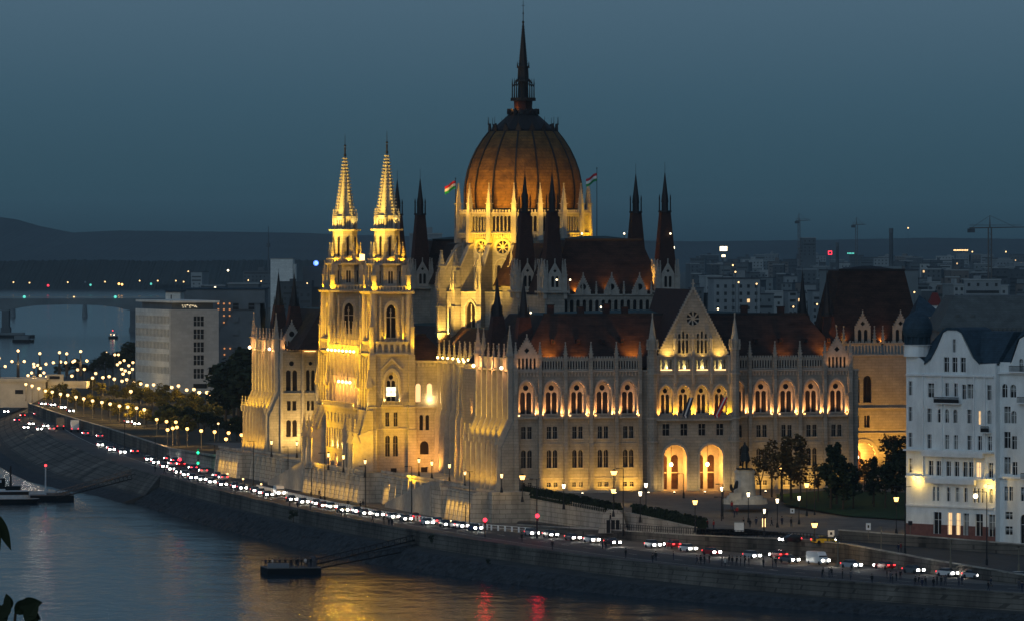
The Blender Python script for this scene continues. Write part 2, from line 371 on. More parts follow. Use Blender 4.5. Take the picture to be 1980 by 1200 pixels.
# quay wall (masonry with coping) from far right to the sloping bank on the left
mb = MB(); iw = max(i for i in range(NT) if T_[i].y < 1462)
for i in range(0, iw):
    a, b_ = T_[i], T_[i + 1]; za, zb = a.z - 2.6, b_.z - 2.6
    A0, B0 = off(i, 0, a.z), off(i + 1, 0, b_.z); A1, B1 = off(i, .35, za - 1), off(i + 1, .35, zb - 1)
    mb.quad(A0, B0, B1, A1, 'quaystone')
    for k0, k1, z0, z1 in ((-.55, .12, 0.0, .45),):
        vs = [off(i, k0, a.z + z0), off(i, k1, a.z + z0), off(i, k1, a.z + z1), off(i, k0, a.z + z1), off(i + 1, k0, b_.z + z0), off(i + 1, k1, b_.z + z0), off(i + 1, k1, b_.z + z1), off(i + 1, k0, b_.z + z1)]
        mb.add(vs, [(0, 1, 5, 4), (1, 2, 6, 5), (2, 3, 7, 6), (3, 0, 4, 7)], 'quaystone')
tag(mb.obj('quay_wall'), 'long weathered stone quay wall with coping below the promenade', 'wall')
# lower ledge and rocky bank
mb = MB()
def lwf(y):
    K = [(0, 3), (1000, 3), (1050, 5.5), (1100, 5), (1150, 3.4), (1200, 1.4), (1260, .7), (1400, .5), (20000, .5)]
    for (a, p_), (b_, q_) in zip(K, K[1:]):
        if a <= y <= b_: return p_ + (q_ - p_) * (y - a) / (b_ - a)
LW = [lwf(t.y) for t in T_]
def swf(y): return 5 + 10 * max(0, min(1, (y - 1462) / 90)) - 10 * max(0, min(1, (y - 2300) / 300))
for i in range(0, iw):
    a, b_ = T_[i], T_[i + 1]
    mb.quad(off(i, .3, a.z - 2.6), off(i + 1, .3, b_.z - 2.6), off(i + 1, .3 + LW[i + 1], b_.z - 2.85), off(i, .3 + LW[i], a.z - 2.85), 'bankstone')
struct('bank_ledge', mb)
rr = random.Random(3)
mb = MB(); NS = 26; NC = 10
def bankpt(i, f, g):
    za = T_[i].z + (T_[i + 1].z - T_[i].z) * f; lw = LW[i] + (LW[i + 1] - LW[i]) * f
    base = T_[i].lerp(T_[i + 1], f); nn = NRM[i].lerp(NRM[i + 1], f)
    wd = 5.0 + 1.5 * max(0, min(1, (base.y - 1060) / 100))
    v = base + nn * (.3 + lw + g * wd); z = (za - 2.85) + (-13.6 - za + 2.85) * g
    return Vector((v.x, v.y, z))
for i in range(0, iw):
    prev = None
    ns = max(6, int((T_[i + 1] - T_[i]).length / 1.1))
    for j in range(ns + 1):
        row = []
        for k in range(NC):
            g = k / (NC - 1); v = bankpt(i, j / ns, g)
            jt = 0.0 if (k == 0 or j in (0, ns)) else 1.0
            v += Vector((rr.uniform(-.35, .35), rr.uniform(-.35, .35), rr.uniform(-.38, .42))) * jt
            row.append(v)
        if prev:
            for k in range(NC - 1): mb.quad(prev[k], row[k], row[k + 1], prev[k + 1], 'rock')
        prev = row
struct('rocky_bank', mb)
mb = MB(); zt_ = T_[iw].z; w_ = LW[iw]; w0 = swf(T_[iw].y)
for sh, m_ in ((0, 'bankstone'),):
    prof_ = [(0, zt_), (.35, zt_ - 2.6), (.3 + w_, zt_ - 2.85), (.3 + w_ + 6.5, -13.6), (w0 + 6, -13.6), (w0, -11.5), (w0 * .75, -11.2)]
    d_ = (T_[iw + 1] - T_[iw]).normalized() * .6; A = [off(iw, k, z) - d_ for k, z in prof_]; B = [off(iw, k, z) + d_ for k, z in prof_]
    A = [v + Vector((0, 0, .12)) for v in A]; B = [v + Vector((0, 0, .12)) for v in B]; n_ = len(A)
    mb.add(A + B, [list(range(n_)), list(range(n_, 2 * n_))] + [(i, (i + 1) % n_, n_ + (i + 1) % n_, n_ + i) for i in range(n_)], m_)
struct('bank_step', mb)
# broad sloping bank on the left
mb = MB()
for i in range(iw, NT - 1):
    w0, w1 = swf(T_[i].y), swf(T_[i + 1].y)
    g0 = [(0, T_[i].z), (w0 * .75, -11.2), (w0, -11.5), (w0 + 6, -13.6)]; g1 = [(0, T_[i + 1].z), (w1 * .75, -11.2), (w1, -11.5), (w1 + 6, -13.6)]
    for k in range(3):
        mb.quad(off(i, *g0[k]), off(i + 1, *g1[k]), off(i + 1, *g1[k + 1]), off(i, *g0[k + 1]), ['quaystone', 'bankstone', 'rock'][k])
struct('sloping_bank', mb)

# ---- Kossuth plateau around the parliament, tram road, retaining walls
Wf = [P(1008, 1004, -6.3), P(1100, 1017, -6.2), P(1200, 1028, -6), P(1340, 1036, -5.4)]
WT = [-0.9, -1.4, -2.1, -3.9]
Cc = [P(1440, 1022, -4.2), P(1554, 1018, -4.0), P(1770, 1037, -4.5), P(1980, 1057, -5.3), Vector((150, 1040, -5.5)), Vector((300, 950, -6))]
front = [(v.x, v.y, z) for v, z in zip(Wf, WT)] + [tuple(v) for v in Cc]
mb = MB()
back = [L2W(0, -2, -.5), L2W(9, -2, -.5), L2W(18, -2, -.5), L2W(32, -3, -.5), L2W(46, -3, -.5), L2W(62, -2, -.5), L2W(86, -2, -.5), L2W(110, -2, -.6), L2W(140, -2, -.8), L2W(330, -2, -1)]
NP = 8
for i in range(len(front) - 1):
    for k in range(NP):
        f0, f1 = k / NP, (k + 1) / NP
        a = Vector(front[i]); b_ = Vector(front[i + 1])
        mb.quad(a.lerp(back[i], f0), b_.lerp(back[i + 1], f0), b_.lerp(back[i + 1], f1), a.lerp(back[i], f1), 'paving')
for i in range(len(back) - 1):
    mb.quad(back[i], back[i + 1], back[i + 1] + Vector((-80, 300, 0)), back[i] + Vector((-80, 300, 0)), 'paving')
struct('square_paving', mb)
def plat(x, y):    # ground height by interpolating between front and back lines
    best = None
    for i in range(len(front) - 1):
        x0, x1 = front[i][0], front[i + 1][0]
        if x0 <= x <= x1 or (i == 0 and x < x0) or (i == len(front) - 2 and x > x1):
            f = (x - x0) / (x1 - x0); yf = front[i][1] + (front[i + 1][1] - front[i][1]) * f; zf = front[i][2] + (front[i + 1][2] - front[i][2]) * f
            yb = 1202 + 0.2504 * x; g = max(0, min(1, (y - yf) / max(1, yb - yf)))
            return zf + (-.5 - zf) * g
    return -.5
# pale retaining wall
def ribbon_wall(name, pts, ztop, th, m, label, cope=None):
    mb = MB()
    for i in range(len(pts) - 1):
        a, b_ = Vector(pts[i]), Vector(pts[i + 1]); d = (b_ - a); d.z = 0; d.normalize(); nn = Vector((-d.y, d.x, 0)) * th
        za, zb = ztop[i], ztop[i + 1]
        A = Vector((a.x, a.y, a.z - 1)); B = Vector((b_.x, b_.y, b_.z - 1)); A1 = Vector((a.x, a.y, za)); B1 = Vector((b_.x, b_.y, zb))
        vs = [A, B, B1, A1, A + nn, B + nn, B1 + nn, A1 + nn]
        mb.add(vs, [(0, 1, 2, 3), (4, 5, 6, 7), (3, 2, 6, 7), (0, 3, 7, 4), (1, 2, 6, 5)], m)
        if cope:
            u = Vector((0, 0, .22)); o_ = nn.normalized() * .12
            vs = [A1 - o_, B1 - o_, B1 - o_ + u, A1 - o_ + u, A1 + nn + o_, B1 + nn + o_, B1 + nn + o_ + u, A1 + nn + o_ + u]
            mb.add(vs, [(0, 1, 2, 3), (4, 5, 6, 7), (3, 2, 6, 7), (0, 3, 7, 4), (1, 2, 6, 5), (0, 1, 5, 4)], cope)
    o = mb.obj(name); tag(o, label, 'wall'); return o
ribbon_wall('retaining_wall', Wf, [z + .05 for z in WT], .8, 'whitewall', 'pale block retaining wall below the dark hedge of the square', 'whitewall')
# white portal of the underpass stairs
t = thing('underpass_portal', 'white stone underpass entrance with tapering walls and dark doorway', 'portal', P(1185, 1029, -6))
v = Vector((0, 0, 0)); F0 = lambda s_, d, z: (s_, -d, z)
mb = MB(); mb.wall(F0, [(-2.9, 0), (2.9, 0), (2.0, 3.6), (.9, 4.5), (-.9, 4.5), (-2.0, 3.6)], [arch(-.9, .75, .05, 2.6, 'rect'), arch(0, .75, .05, 2.6, 'rect'), arch(.9, .75, .05, 2.6, 'rect')], 2.2, .5, 'whitewall')
mb.prism(F0, [(-2.9, 0), (2.9, 0), (2.0, 3.6), (.9, 4.5), (-.9, 4.5), (-2.0, 3.6)], -.3, 1.5, 'whitewall'); mb.obj('wall', t)
mb = MB(); mb.fbox(F0, -1.6, 1.6, 1.52, 1.6, 0, 2.6, 'iron'); mb.obj('doorway', t)
# hedge on top of the wall
def hedge(pts, z0s, h, w_, label, seed):
    rr = random.Random(seed); mb = MB()
    for i in range(len(pts) - 1):
        a, b_ = Vector(pts[i]), Vector(pts[i + 1]); n_ = max(2, int((b_ - a).length / 1.0))
        for j in range(n_):
            f = j / n_; c = a.lerp(b_, f); z = z0s[i] + (z0s[i + 1] - z0s[i]) * f
            for _ in range(16):
                p = Vector((c.x + rr.uniform(-.7, .7), c.y + rr.uniform(0, w_) + .8, z + rr.uniform(.1, h)))
                s_ = rr.uniform(.25, .5); q = Matrix.Rotation(rr.uniform(0, 6), 3, 'Z') @ Matrix.Rotation(rr.uniform(-1.2, 1.2), 3, 'X')
                mb.add([p + q @ Vector(k) * s_ for k in ((-1, 0, -.7), (1, 0, -.7), (.8, .1, .8), (-.8, -.1, .8))], [(0, 1, 2, 3)], 'hedge')
            mb.box(c.x - .6, c.x + .6, c.y + 1.0, c.y + .8 + w_, z - .5, z + h * .8, 'hedge')
    tag(mb.obj('hedge'), label, 'hedge')
hedge(Wf[:3], WT[:3], 1.5, 1.2, 'long dark hedge on top of the pale retaining wall left of the portal', 5)
hedge([P(1228, 1029, -5.9), P(1300, 1033, -5.6), P(1365, 1036, -5.3)], [-1.9, -2.7, -3.6], 1.5, 1.2, 'shorter dark hedge on the pale wall right of the underpass portal', 6)
# tram road between parapet wall A and the square
A_ = [P(1000, 1020, -6.3), P(1200, 1031, -6.0), P(1340, 1040, -5.6), P(1554, 1049, -5.3), P(1633, 1057, -5.6), P(1800, 1088, -6.6), P(1980, 1118, -7.6), Vector((150, 960, -8.2)), Vector((320, 850, -8.5))]
B_ = [P(1000, 1008, -6.3) , P(1200, 1026, -6.0), P(1340, 1030, -5.6), P(1554, 1035, -5.2), P(1621, 1044, -5.3), P(1800, 1058, -5.9), P(1980, 1073, -6.8), Vector((165, 1035, -7.2)), Vector((330, 940, -7.5))]
mb = MB()
for i in range(len(A_) - 1):
    mb.quad(A_[i], A_[i + 1], B_[i + 1], B_[i], 'asphalt')
    if i >= 3:
        for off_ in (.30, .38, .62, .70):
            u = Vector((0, 0, .01)); a = A_[i].lerp(B_[i], off_) + u; b_ = A_[i + 1].lerp(B_[i + 1], off_) + u; nn = Vector((0, .12, 0))
            mb.quad(a, b_, b_ + nn, a + nn, 'steel')
struct('tram_road', mb)
mb = MB()
fr2 = [Vector((v.x, v.y, z)) for v, z in zip(Wf, [-6.3, -6.2, -6.0, -5.5])] + Cc
bb2 = [B_[0], (B_[0] + B_[1]) / 2, B_[1], B_[2], (B_[2] + B_[3]) / 2, B_[3], B_[5] * .8 + B_[4] * .2, B_[6], B_[7], B_[8]]
for i in range(len(fr2) - 1): mb.quad(bb2[i] + Vector((0, 0, .12)), bb2[i + 1] + Vector((0, 0, .12)), fr2[i + 1] + Vector((0, 0, .1)), fr2[i] + Vector((0, 0, .1)), 'paving')
struct('pavement', mb)
Zq = lambda v: -8.7 if v.x > 25 else -7.0
ribbon_wall('embankment_wall', [Vector((v.x, v.y, -9.6)) for v in A_], [v.z + .55 for v in A_], .5, 'quaystone', 'long rough stone embankment wall between the lower quay traffic and the tram road', 'whitewall')
ribbon_wall('parapet_wall', [v + Vector((0, 0, -.3)) for v in B_[4:]], [v.z + 1.9 for v in B_[4:]], .4, 'quaystone', 'pale parapet wall along the tram road below the white apartment house', 'whitewall')
# lawn with kerb
mb = MB(); pts = [P(1520, 978, -2.0), P(1640, 1000, -3.2), P(1770, 1008, -3.4), P(1775, 955, -1), P(1600, 950, -.8), P(1500, 958, -1.2)]
mb.add([v + Vector((0, 0, .35)) for v in pts], [list(range(6))], 'grass'); struct('lawn', mb)

# ---- river terrace of the parliament, in its own frame
TERR = thing('river_terrace', 'pale stone river terrace with ramps below the illuminated palace', 'terrace', (OX, OY, 0), TH)
def terr(name, mb): return mb.obj(name, TERR)
GZ = -6.9
mb = MB(); mb.box(-6, 20, -6, 265, GZ, -.35, 'whitewall'); terr('terrace_wall', mb)
mb = MB(); mb.box(-10, -6, 92, 150, GZ, -.3, 'whitewall'); mb.box(-10.3, -6, 92, 150.3, -.3, -.02, 'whitewall')
terr('terrace_wall', mb)
for (x0, y0, y1, nb) in ((-8.5, -3, 19, 6), (-8.5, 230, 258, 7)):
    mb = MB(); mb.box(x0, -5.9, y0, y1, GZ, -.28, 'whitewall')
    terr('terrace_wall', mb)
def butt(x, ys, z1=-.6):
    o0 = None
    for y in ys:
        if o0 is None:
            mb = MB(); F = FW(0); mb.extr(F, [(0, GZ), (1.5, GZ), (.7, z1), (0, z1)], -.4, .4, 'whitewall'); o = terr('buttress', mb); o0 = o
        else: o = o0.copy(); C.objects.link(o)
        o.location = (x, y, 0)
for x_, a_, b_ in ((-10, 92, 150), (-8.5, -3, 19), (-8.5, 230, 258), (-6, 28, 92), (-6, 190, 230)):
    mb = MB(); mb.box(x_ - .28, x_ - .003, a_, b_, -1.15, -.75, 'whitewall'); mb.box(x_ - .5, x_ - .003, a_, b_, GZ, -5.7, 'whitewall'); terr('plinth', mb)
butt(-10, [93 + i * 4.7 for i in range(13)]); butt(-8.5, [-2.5 + i * 3.5 for i in range(7)]); butt(-8.5, [231 + i * 3.8 for i in range(8)]); butt(-6, [30 + i * 5.6 for i in range(11)] + [193 + i * 5.6 for i in range(7)])
# parapets
def para(x0, x1, y0, y1): mb = MB(); mb.box(x0, x1, y0, y1, -.02, .55, 'whitewall'); terr('parapet', mb)
para(-10.25, -9.9, 92, 150); para(-6.25, -5.9, 19, 92); para(-8.75, -8.4, -3, 19); para(-8.75, -8.4, 230, 258); para(-6.25, -5.9, 190, 230)
# ramps with parapets
def ramp(y_top, y_bot, x0, x1):
    mb = MB(); s_ = 1 if y_bot > y_top else -1
    for (xa, xb, up, m) in ((x0, x1, 0, 'whitewall'), (x0 - .3, x0 + .15, .9, 'stone_smooth'), (x1 - .15, x1 + .3, .9, 'stone_smooth')):
        vs = []
        for x in (xa, xb): vs += [(x, y_top, GZ), (x, y_bot, GZ), (x, y_bot, -6.5 + up), (x, y_top, -.25 + up)]
        mb.add(vs, [(0, 1, 2, 3), (4, 5, 6, 7), (2, 3, 7, 6), (1, 2, 6, 5), (0, 3, 7, 4)], m)
    terr('ramp', mb)
ramp(28, 69, -10.5, -6.3); ramp(151, 190, -10.5, -6.3)
mb = MB(); mb.box(-10.5, -6.3, 19.3, 27.7, GZ, -.22, 'whitewall'); mb.box(-10.8, -10.4, 19.3, 27.7, -.2, .7, 'stone_smooth'); terr('landing', mb)
# small uplights washing the terrace wall
for x, y in [(-11.0, 95.3 + i * 4.7) for i in range(12)] + [(-9.4, -.8 + i * 3.5) for i in range(6)] + [(-9.4, 233 + i * 3.8) for i in range(6)] + [(-7.0, 76), (-7.0, 84)]:
    lamp('SPOT', (x - .5, y, -.9), 340, (1, .54, .08), TERR, (x + 1.4, y, -5.5), 75, .8, .05)

for i in range(17): lamp('POINT', (-15.5, -12 + i * 17, -5.9), 34, (1, .70, .36), TERR, radius=.3)
# ---- park plateau on the left
mb = MB()
pk = [P(57, 781, -3.5), P(125, 804, -3.5), P(210, 829, -3.5), P(330, 868, -3.5)]
pkz = [Vector((v.x + 0, v.y, -3.5)) for v in pk] + [L2W(-4, 285, -3.5), L2W(-2, 258, -3.5)]
back_ = [Vector((-170, 2240, -3.5)), Vector((-120, 2240, -3.5)), Vector((-80, 2240, -3.5)), Vector((-40, 2240, -3.5)), Vector((0, 2240, -3.5)), Vector((60, 1500, -3.5))]
for i in range(5): mb.quad(pkz[i], pkz[i + 1], back_[i + 1], back_[i], 'soil')
struct('park_ground', mb)
ribbon_wall('park_retaining_wall', [Vector((v.x, v.y, -6.5)) for v in pk][::-1], [-3.2] * 4, .5, 'quaystone', 'grey retaining wall between the far traffic and the park trees', 'whitewall')
ribbon_wall('park_retaining_wall', [L2W(-1, 257, -6.5), L2W(-2, 300, -6.5), Vector((pk[3].x, pk[3].y, -6.5))], [-3.2, -3.2, -3.3], .5, 'whitewall', 'pale wall with dark recess beside the farthest fluted pavilion', 'whitewall')
# far shore wood and hills
def ridge(name, ymid, prof, z0, m, depth, kind, jitter, seed, label=None):
    rr = random.Random(seed); mb = MB(); n_ = len(prof) - 1; fine = []
    for (x0, h0), (x1, h1) in zip(prof, prof[1:]):
        k = 60
        for j in range(k): fine.append((x0 + (x1 - x0) * j / k, h0 + (h1 - h0) * j / k + rr.uniform(-jitter, jitter)))
    fine.append(prof[-1])
    for (x0, h0), (x1, h1) in zip(fine, fine[1:]):
        mb.quad((x0, ymid - depth, z0), (x1, ymid - depth, z0), (x1, ymid, h1), (x0, ymid, h0), m)
        mb.quad((x0, ymid, h0), (x1, ymid, h1), (x1, ymid + depth, z0), (x0, ymid + depth, z0), m)
    o = mb.obj(name, None, True); o['kind'] = kind
def rp(px, py, Y): return ((px - HX) * Y / F_PX, ZY(py, Y))
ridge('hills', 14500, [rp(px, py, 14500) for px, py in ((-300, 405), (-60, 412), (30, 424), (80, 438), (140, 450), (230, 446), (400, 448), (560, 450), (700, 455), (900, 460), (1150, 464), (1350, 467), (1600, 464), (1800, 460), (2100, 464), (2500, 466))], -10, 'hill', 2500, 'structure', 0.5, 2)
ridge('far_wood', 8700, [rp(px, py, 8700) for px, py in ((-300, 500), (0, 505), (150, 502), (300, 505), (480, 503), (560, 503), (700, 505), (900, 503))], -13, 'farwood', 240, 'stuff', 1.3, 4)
# ============================================================ THE PARLIAMENT
PB = thing('parliament_building', 'vast floodlit neo-gothic palace with central dome and many spires', 'palace', (OX, OY, 0), TH)
def part(name, mb, parent=None, smooth=False): return mb.obj(name, parent or PB, smooth)
YEL = (1.0, .50, .008); GOLD = (1.0, .52, .014); PINK = (1.0, .43, .13); ORA = (1.0, .42, .07)
def glass(name, F, lp, d, fr=.12, bars=(), m='glass', parent=None):
    mb = MB(); n_ = len(lp)
    mb.add([F(a, d, z) for a, z in lp], [list(range(n_))], m)
    for (s0, s1, z0, z1) in bars: mb.fbox(F, s0, s1, d, d + .12, z0, z1, 'stone_smooth')
    return part(name, mb, parent)
def bars_for(c, w_, z0, z1, nv=1, hz=()):
    b_ = [(c - w_ / 2 + w_ * (i + 1) / (nv + 1) - .05, c - w_ / 2 + w_ * (i + 1) / (nv + 1) + .05, z0, z1) for i in range(nv)]
    return b_ + [(c - w_ / 2, c + w_ / 2, z - .05, z + .05) for z in hz]
def tympanum(F, c, w_, z0, z1, d, lights=2, ocu=True, lit='glass', parent=None):
    """big arched window: tracery of two lancets and an oculus set back in the niche"""
    mb = MB(); out = arch(c, w_, z0, z1, 'gothic'); lw = (w_ - .9) / lights; hs = []
    zt = z1 - w_ * .62
    for i in range(lights):
        cx = c - (w_ - .9) / 2 + lw * (i + .5)
        hs.append(arch(cx, lw - .28, z0 + .25, zt, 'round', 6))
    if ocu: hs.append(arch(c, w_ * .34, z1 - w_ * .38, 0, 'circle'))
    mb.wall(F, out, hs, d, .2, 'stone_smooth')
    n_ = len(out); mb.add([F(a, d - .2, z) for a, z in out], [list(range(n_))], lit)
    for h in hs[:lights]:
        cx = (h[0][0] + h[1][0]) / 2; mb.fbox(F, cx - .03, cx + .03, d - .19, d - .1, z0 + .25, zt, 'iron')
    return part('arched_window', mb, parent)
def pair(F, c, w_, gap, z0, z1, d, kind, lit='glass', parent=None, name='paired_window'):
    mb = MB()
    for sgn in (-1, 1):
        lp = arch(c + sgn * gap, w_, z0, z1, kind, 6); mb.add([F(a, d, z) for a, z in lp], [list(range(len(lp)))], lit)
        if sgn > 0: mb.fbox(F, c - gap - w_ / 2 - .12, c + gap + w_ / 2 + .12, d + .01, .13, z0 - .2, z0 + .015, 'stone_smooth')
        cx = c + sgn * gap; mb.fbox(F, cx - .03, cx + .03, d, d + .08, z0, z1 - .1, 'stone_smooth'); mb.fbox(F, cx - w_ / 2, cx + w_ / 2, d, d + .08, z0 + (z1 - z0) * .6, z0 + (z1 - z0) * .6 + .06, 'stone_smooth')
    return part(name, mb, parent)
def pinn(mb, x, y, z0, w_, hs, hp, m='stone_smooth'):
    mb.sq(x, y, z0, z0 + hs, w_ / 2, w_ / 2, m); mb.sq(x, y, z0 + hs, z0 + hs + .18, w_ * .72, w_ * .72, m)
    mb.sq(x, y, z0 + hs + .18, z0 + hs + hp, w_ * .46, .04, m)
    for k in range(3):
        zz = z0 + hs + hp * (.25 + .22 * k); r_ = w_ * .5 * (1 - (.25 + .22 * k)) + .05
        mb.sq(x, y, zz, zz + .1, r_ + .08, r_ + .08, m)
    mb.sq(x, y, z0 + hs + hp - .15, z0 + hs + hp + .15, .12, .12, m)
def arcade(mb, F, s0, s1, z0, z1, n_, d=0.0, th=.35, m='stone_smooth', wfrac=.62):
    hs = []; w_ = (s1 - s0) / n_
    for i in range(n_): hs.append(arch(s0 + w_ * (i + .5), w_ * wfrac, z0 + .25, z1 - .35, 'round', 6))
    mb.wall(F, [(s0, z0), (s1, z0), (s1, z1), (s0, z1)], hs, d, th, m)
    mb.fbox(F, s0, s1, d - th - .003, d + .18, z1, z1 + .18, m)
    for i in range(n_): mb.fbox(F, s0 + w_ * (i + .5) - .16, s0 + w_ * (i + .5) + .16, d - th + .05, d - .02, z1 + .18, z1 + .55, m)
def gablet(F, c, w_, z0, ztop, d, m='stone_smooth', hole=None, nar=5, parent=None, zar=None, name='gable'):
    mb = MB(); hs = []
    zb = zar or z0
    if nar:
        a_ = (w_ - .8) / nar
        for i in range(nar): hs.append(arch(c - w_ / 2 + .4 + a_ * (i + .5), a_ * .6, z0 + .25, zb - .25, 'round', 6))
    if hole: hs.append(arch(c, hole, zb + (ztop - zb) * .34, 0, 'diamond' if hole < 1.3 else 'circle'))
    mb.wall(F, [(c - w_ / 2, z0), (c + w_ / 2, z0), (c + w_ / 2, zb), (c, ztop), (c - w_ / 2, zb)], hs, d, .35, m)
    n_ = max(4, int((ztop - zb) / .45))
    for i in range(n_):
        f = (i + .5) / n_
        for sg in (-1, 1): x = c + sg * w_ / 2 * (1 - f); z = zb + (ztop - zb) * f; mb.fbox(F, x - .14, x + .14, d - .3, d + .12, z - .05, z + .35, m)
    mb.fbox(F, c - .1, c + .1, d - .25, d + .05, ztop - .1, ztop + .9, m)
    mb.add([F(c - w_ / 2 + .1, d - .36, z0), F(c + w_ / 2 - .1, d - .36, z0), F(c + w_ / 2 - .1, d - .36, zb), F(c, d - .36, ztop - .3), F(c - w_ / 2 + .1, d - .36, zb)], [(0, 1, 2, 3, 4)], 'glass')
    return part(name, mb, parent)

# ---- south facade
S = FS(0)
def south_wing(s0, s1, centers, gable_i):
    hs = []
    for c in centers:
        hs.append(arch(c, 3.5, 15.2, 22.1, 'gothic'))
        for sg in (-1, 1):
            hs += [arch(c + sg * .65, .95, 10.3, 12.8, 'rect'), arch(c + sg * .65, 1.0, 4.3, 8.0, 'round', 6), arch(c + sg * .72, .8, .35, 1.3, 'rect')]
    mb = MB(); mb.wall(S, [(s0, -1.5), (s1, -1.5), (s1, 24), (s0, 24)], hs, 0, .7, 'stone', 'stone_smooth')
    for (z, p, h) in ((2.0, .18, .25), (14.3, .15, .2), (24.0, .4, .35), (9.2, .08, .12)): mb.fbox(S, s0, s1, 0.001, p, z, z + h, 'stone_smooth')
    k = int((s1 - s0) / .68)
    for i in range(k): mb.fbox(S, s0 + .2 + i * .68, s0 + .42 + i * .68, .002, .28, 23.2, 24.0, 'stone_smooth')
    # deep mouldings round the big arches
    for c in centers:
        o1 = arch(c, 4.1, 15.2, 22.6, 'gothic'); o2 = arch(c, 3.5, 15.2, 22.1, 'gothic')
        mb.wall(S, o1, [o2], .22, .215, 'stone_smooth')
        for sg in (-1, 1): mb.fbox(S, c + sg * 1.95 - .35, c + sg * 1.95 + .35, .003, .5, 19.0, 19.35, 'stone_smooth')
    part('facade_wall', mb)
    for i, c in enumerate(centers):
        tympanum(S, c, 3.5, 15.2, 22.1, -.75)
        pair(S, c, .95, .65, 10.3, 12.8, -.45, 'rect'); pair(S, c, 1.0, .65, 4.3, 8.0, -.45, 'round'); pair(S, c, .8, .72, .35, 1.3, -.3, 'rect', name='basement_window')
        mb = MB(); mb.fbox(S, c - 2.15, c + 2.15, .003, .95, 14.5, 14.8, 'stone_smooth')
        for j in range(14): mb.fbox(S, c - 2.05 + j * .31, c - 1.93 + j * .31, .8, .9, 14.8, 15.35, 'stone_smooth')
        mb.fbox(S, c - 2.15, c + 2.15, .75, .95, 15.35, 15.47, 'stone_smooth')
        for sg in (-1, 1): mb.fbox(S, c + sg * 2.0 - .12, c + sg * 2.0 + .12, .74, .96, 14.8, 15.7, 'stone_smooth')
        part('balcony', mb)
        if i == gable_i:
            gablet(S, c, 4.9, 24.4, 31.0, .25, hole=1.2, zar=27.2)
            for q in (-1.9, 1.9): lamp('SPOT', (c + q, -1.6, 24.6), 26, PINK, PB, (c + q * .4, -.2, 28), 120, 1, .1)
        # niche lights
        for sg in (-1, 1):
            lamp('SPOT', (c + sg * 1.9, -.72, 14.95), 290, PINK, PB, (c + sg * 1.75, .55, 19.5), 110, .9, .08)
            mb = MB(); mb.fbox(S, c + sg * 1.9 - .17, c + sg * 1.9 + .17, .98, 1.16, 15.0, 15.25, 'bulborange' if (sg > 0 and i % 2 == 0) or i == 3 else 'bulb')
            if (i + (sg > 0)) % 3 != 1: part('floodlight', mb)
        lamp('SPOT', (c + .3, -1.6, 24.2), 12, PINK, PB, (c, .3, 21.0), 120, .9, .1) if False else None
LC = [2.9 + 5.44 * k for k in range(5)]; RC = [48.0 + 5.44 * k for k in range(5)]
south_wing(0, 28.6, LC, 0); south_wing(46.4, 74.5, RC, 4)
# arcade parapets between buttresses
def parap(a, b_, n_=8):
    mb = MB(); arcade(mb, S, a, b_, 24.4, 26.7, n_, .12); part('parapet', mb)
for c in LC[1:]: parap(c - 2.3, c + 2.3)
for c in RC[:4]: parap(c - 2.3, c + 2.3)
for s_ in [5.62 + 5.44 * k for k in range(4)] + [27.0] + [50.72 + 5.44 * k for k in range(4)] + [72.6, .45]:
    mb = MB(); w_ = .55 if s_ not in (.45, 72.6) else .75
    mb.extr(S, [(.004, -1.5), (1.5, -1.5), (1.4, 2), (1.15, 9), (1.1, 9.3), (.85, 14.2), (.75, 23.5), (.75, 27), (.004, 27)], s_ - w_ / 2 - .1, s_ + w_ / 2 + .1, 'stone')
    pinn(mb, s_, -.4, 27, .62, .7, 2.4); mb.fbox(S, s_ - .3, s_ + .3, .76, .95, 19.6, 22.4, 'stone_smooth')
    part('buttress', mb)
# projecting entrance block
B = FS(-4.0); bc = [37.4 - 5.8, 37.4 - 1.93, 37.4 + 1.93, 37.4 + 5.8]
hs = []
for c in bc: hs += [arch(c, 2.9, 15.2, 21.2, 'gothic'), arch(c, 1.5, 10.9, 13.3, 'rect')] + [arch(c + (j - 1) * 1.0, .62, 24.6, 26.6, 'round', 6) for j in range(3)]
hs += [arch(33.5, 4.9, -.45, 9.0, 'round', 14), arch(41.3, 4.9, -.45, 9.0, 'round', 14)]
mb = MB(); mb.wall(B, [(28.6, -1.5), (46.4, -1.5), (46.4, 27.3), (28.6, 27.3)], hs, 0, .7, 'stone', 'stone_smooth')
mb.box(28.6, 28.9, -3.998, 0, -1.5, 27.3, 'stone'); mb.box(46.1, 46.4, -3.998, 0, -1.5, 27.3, 'stone')
for (z, p, h) in ((23.4, .3, .3), (27.2, .35, .3), (14.0, 1.1, .35)): mb.fbox(B, 29.2, 45.8, .001, p, z, z + h, 'stone_smooth')
for c in bc:
    o1 = arch(c, 3.4, 15.2, 21.6, 'gothic'); mb.wall(B, o1, [arch(c, 2.9, 15.2, 21.2, 'gothic')], .2, .195, 'stone_smooth')
for c in (29.7, 33.5, 37.4, 41.3, 45.1): mb.fbox(B, c - .22, c + .22, .003, .45, 21.5, 27.2, 'stone_smooth')
for c in (33.5, 41.3): mb.wall(B, arch(c, 5.7, -.5, 9.5, 'round', 14), [arch(c, 4.9, -.45, 9.0, 'round', 14)], .25, .245, 'stone_smooth')
for j in range(48): mb.fbox(B, 29.6 + j * .335, 29.72 + j * .335, .95, 1.05, 14.35, 15.0, 'stone_smooth')
mb.fbox(B, 29.5, 45.4, .9, 1.1, 15.0, 15.12, 'stone_smooth')
part('entrance_block', mb)
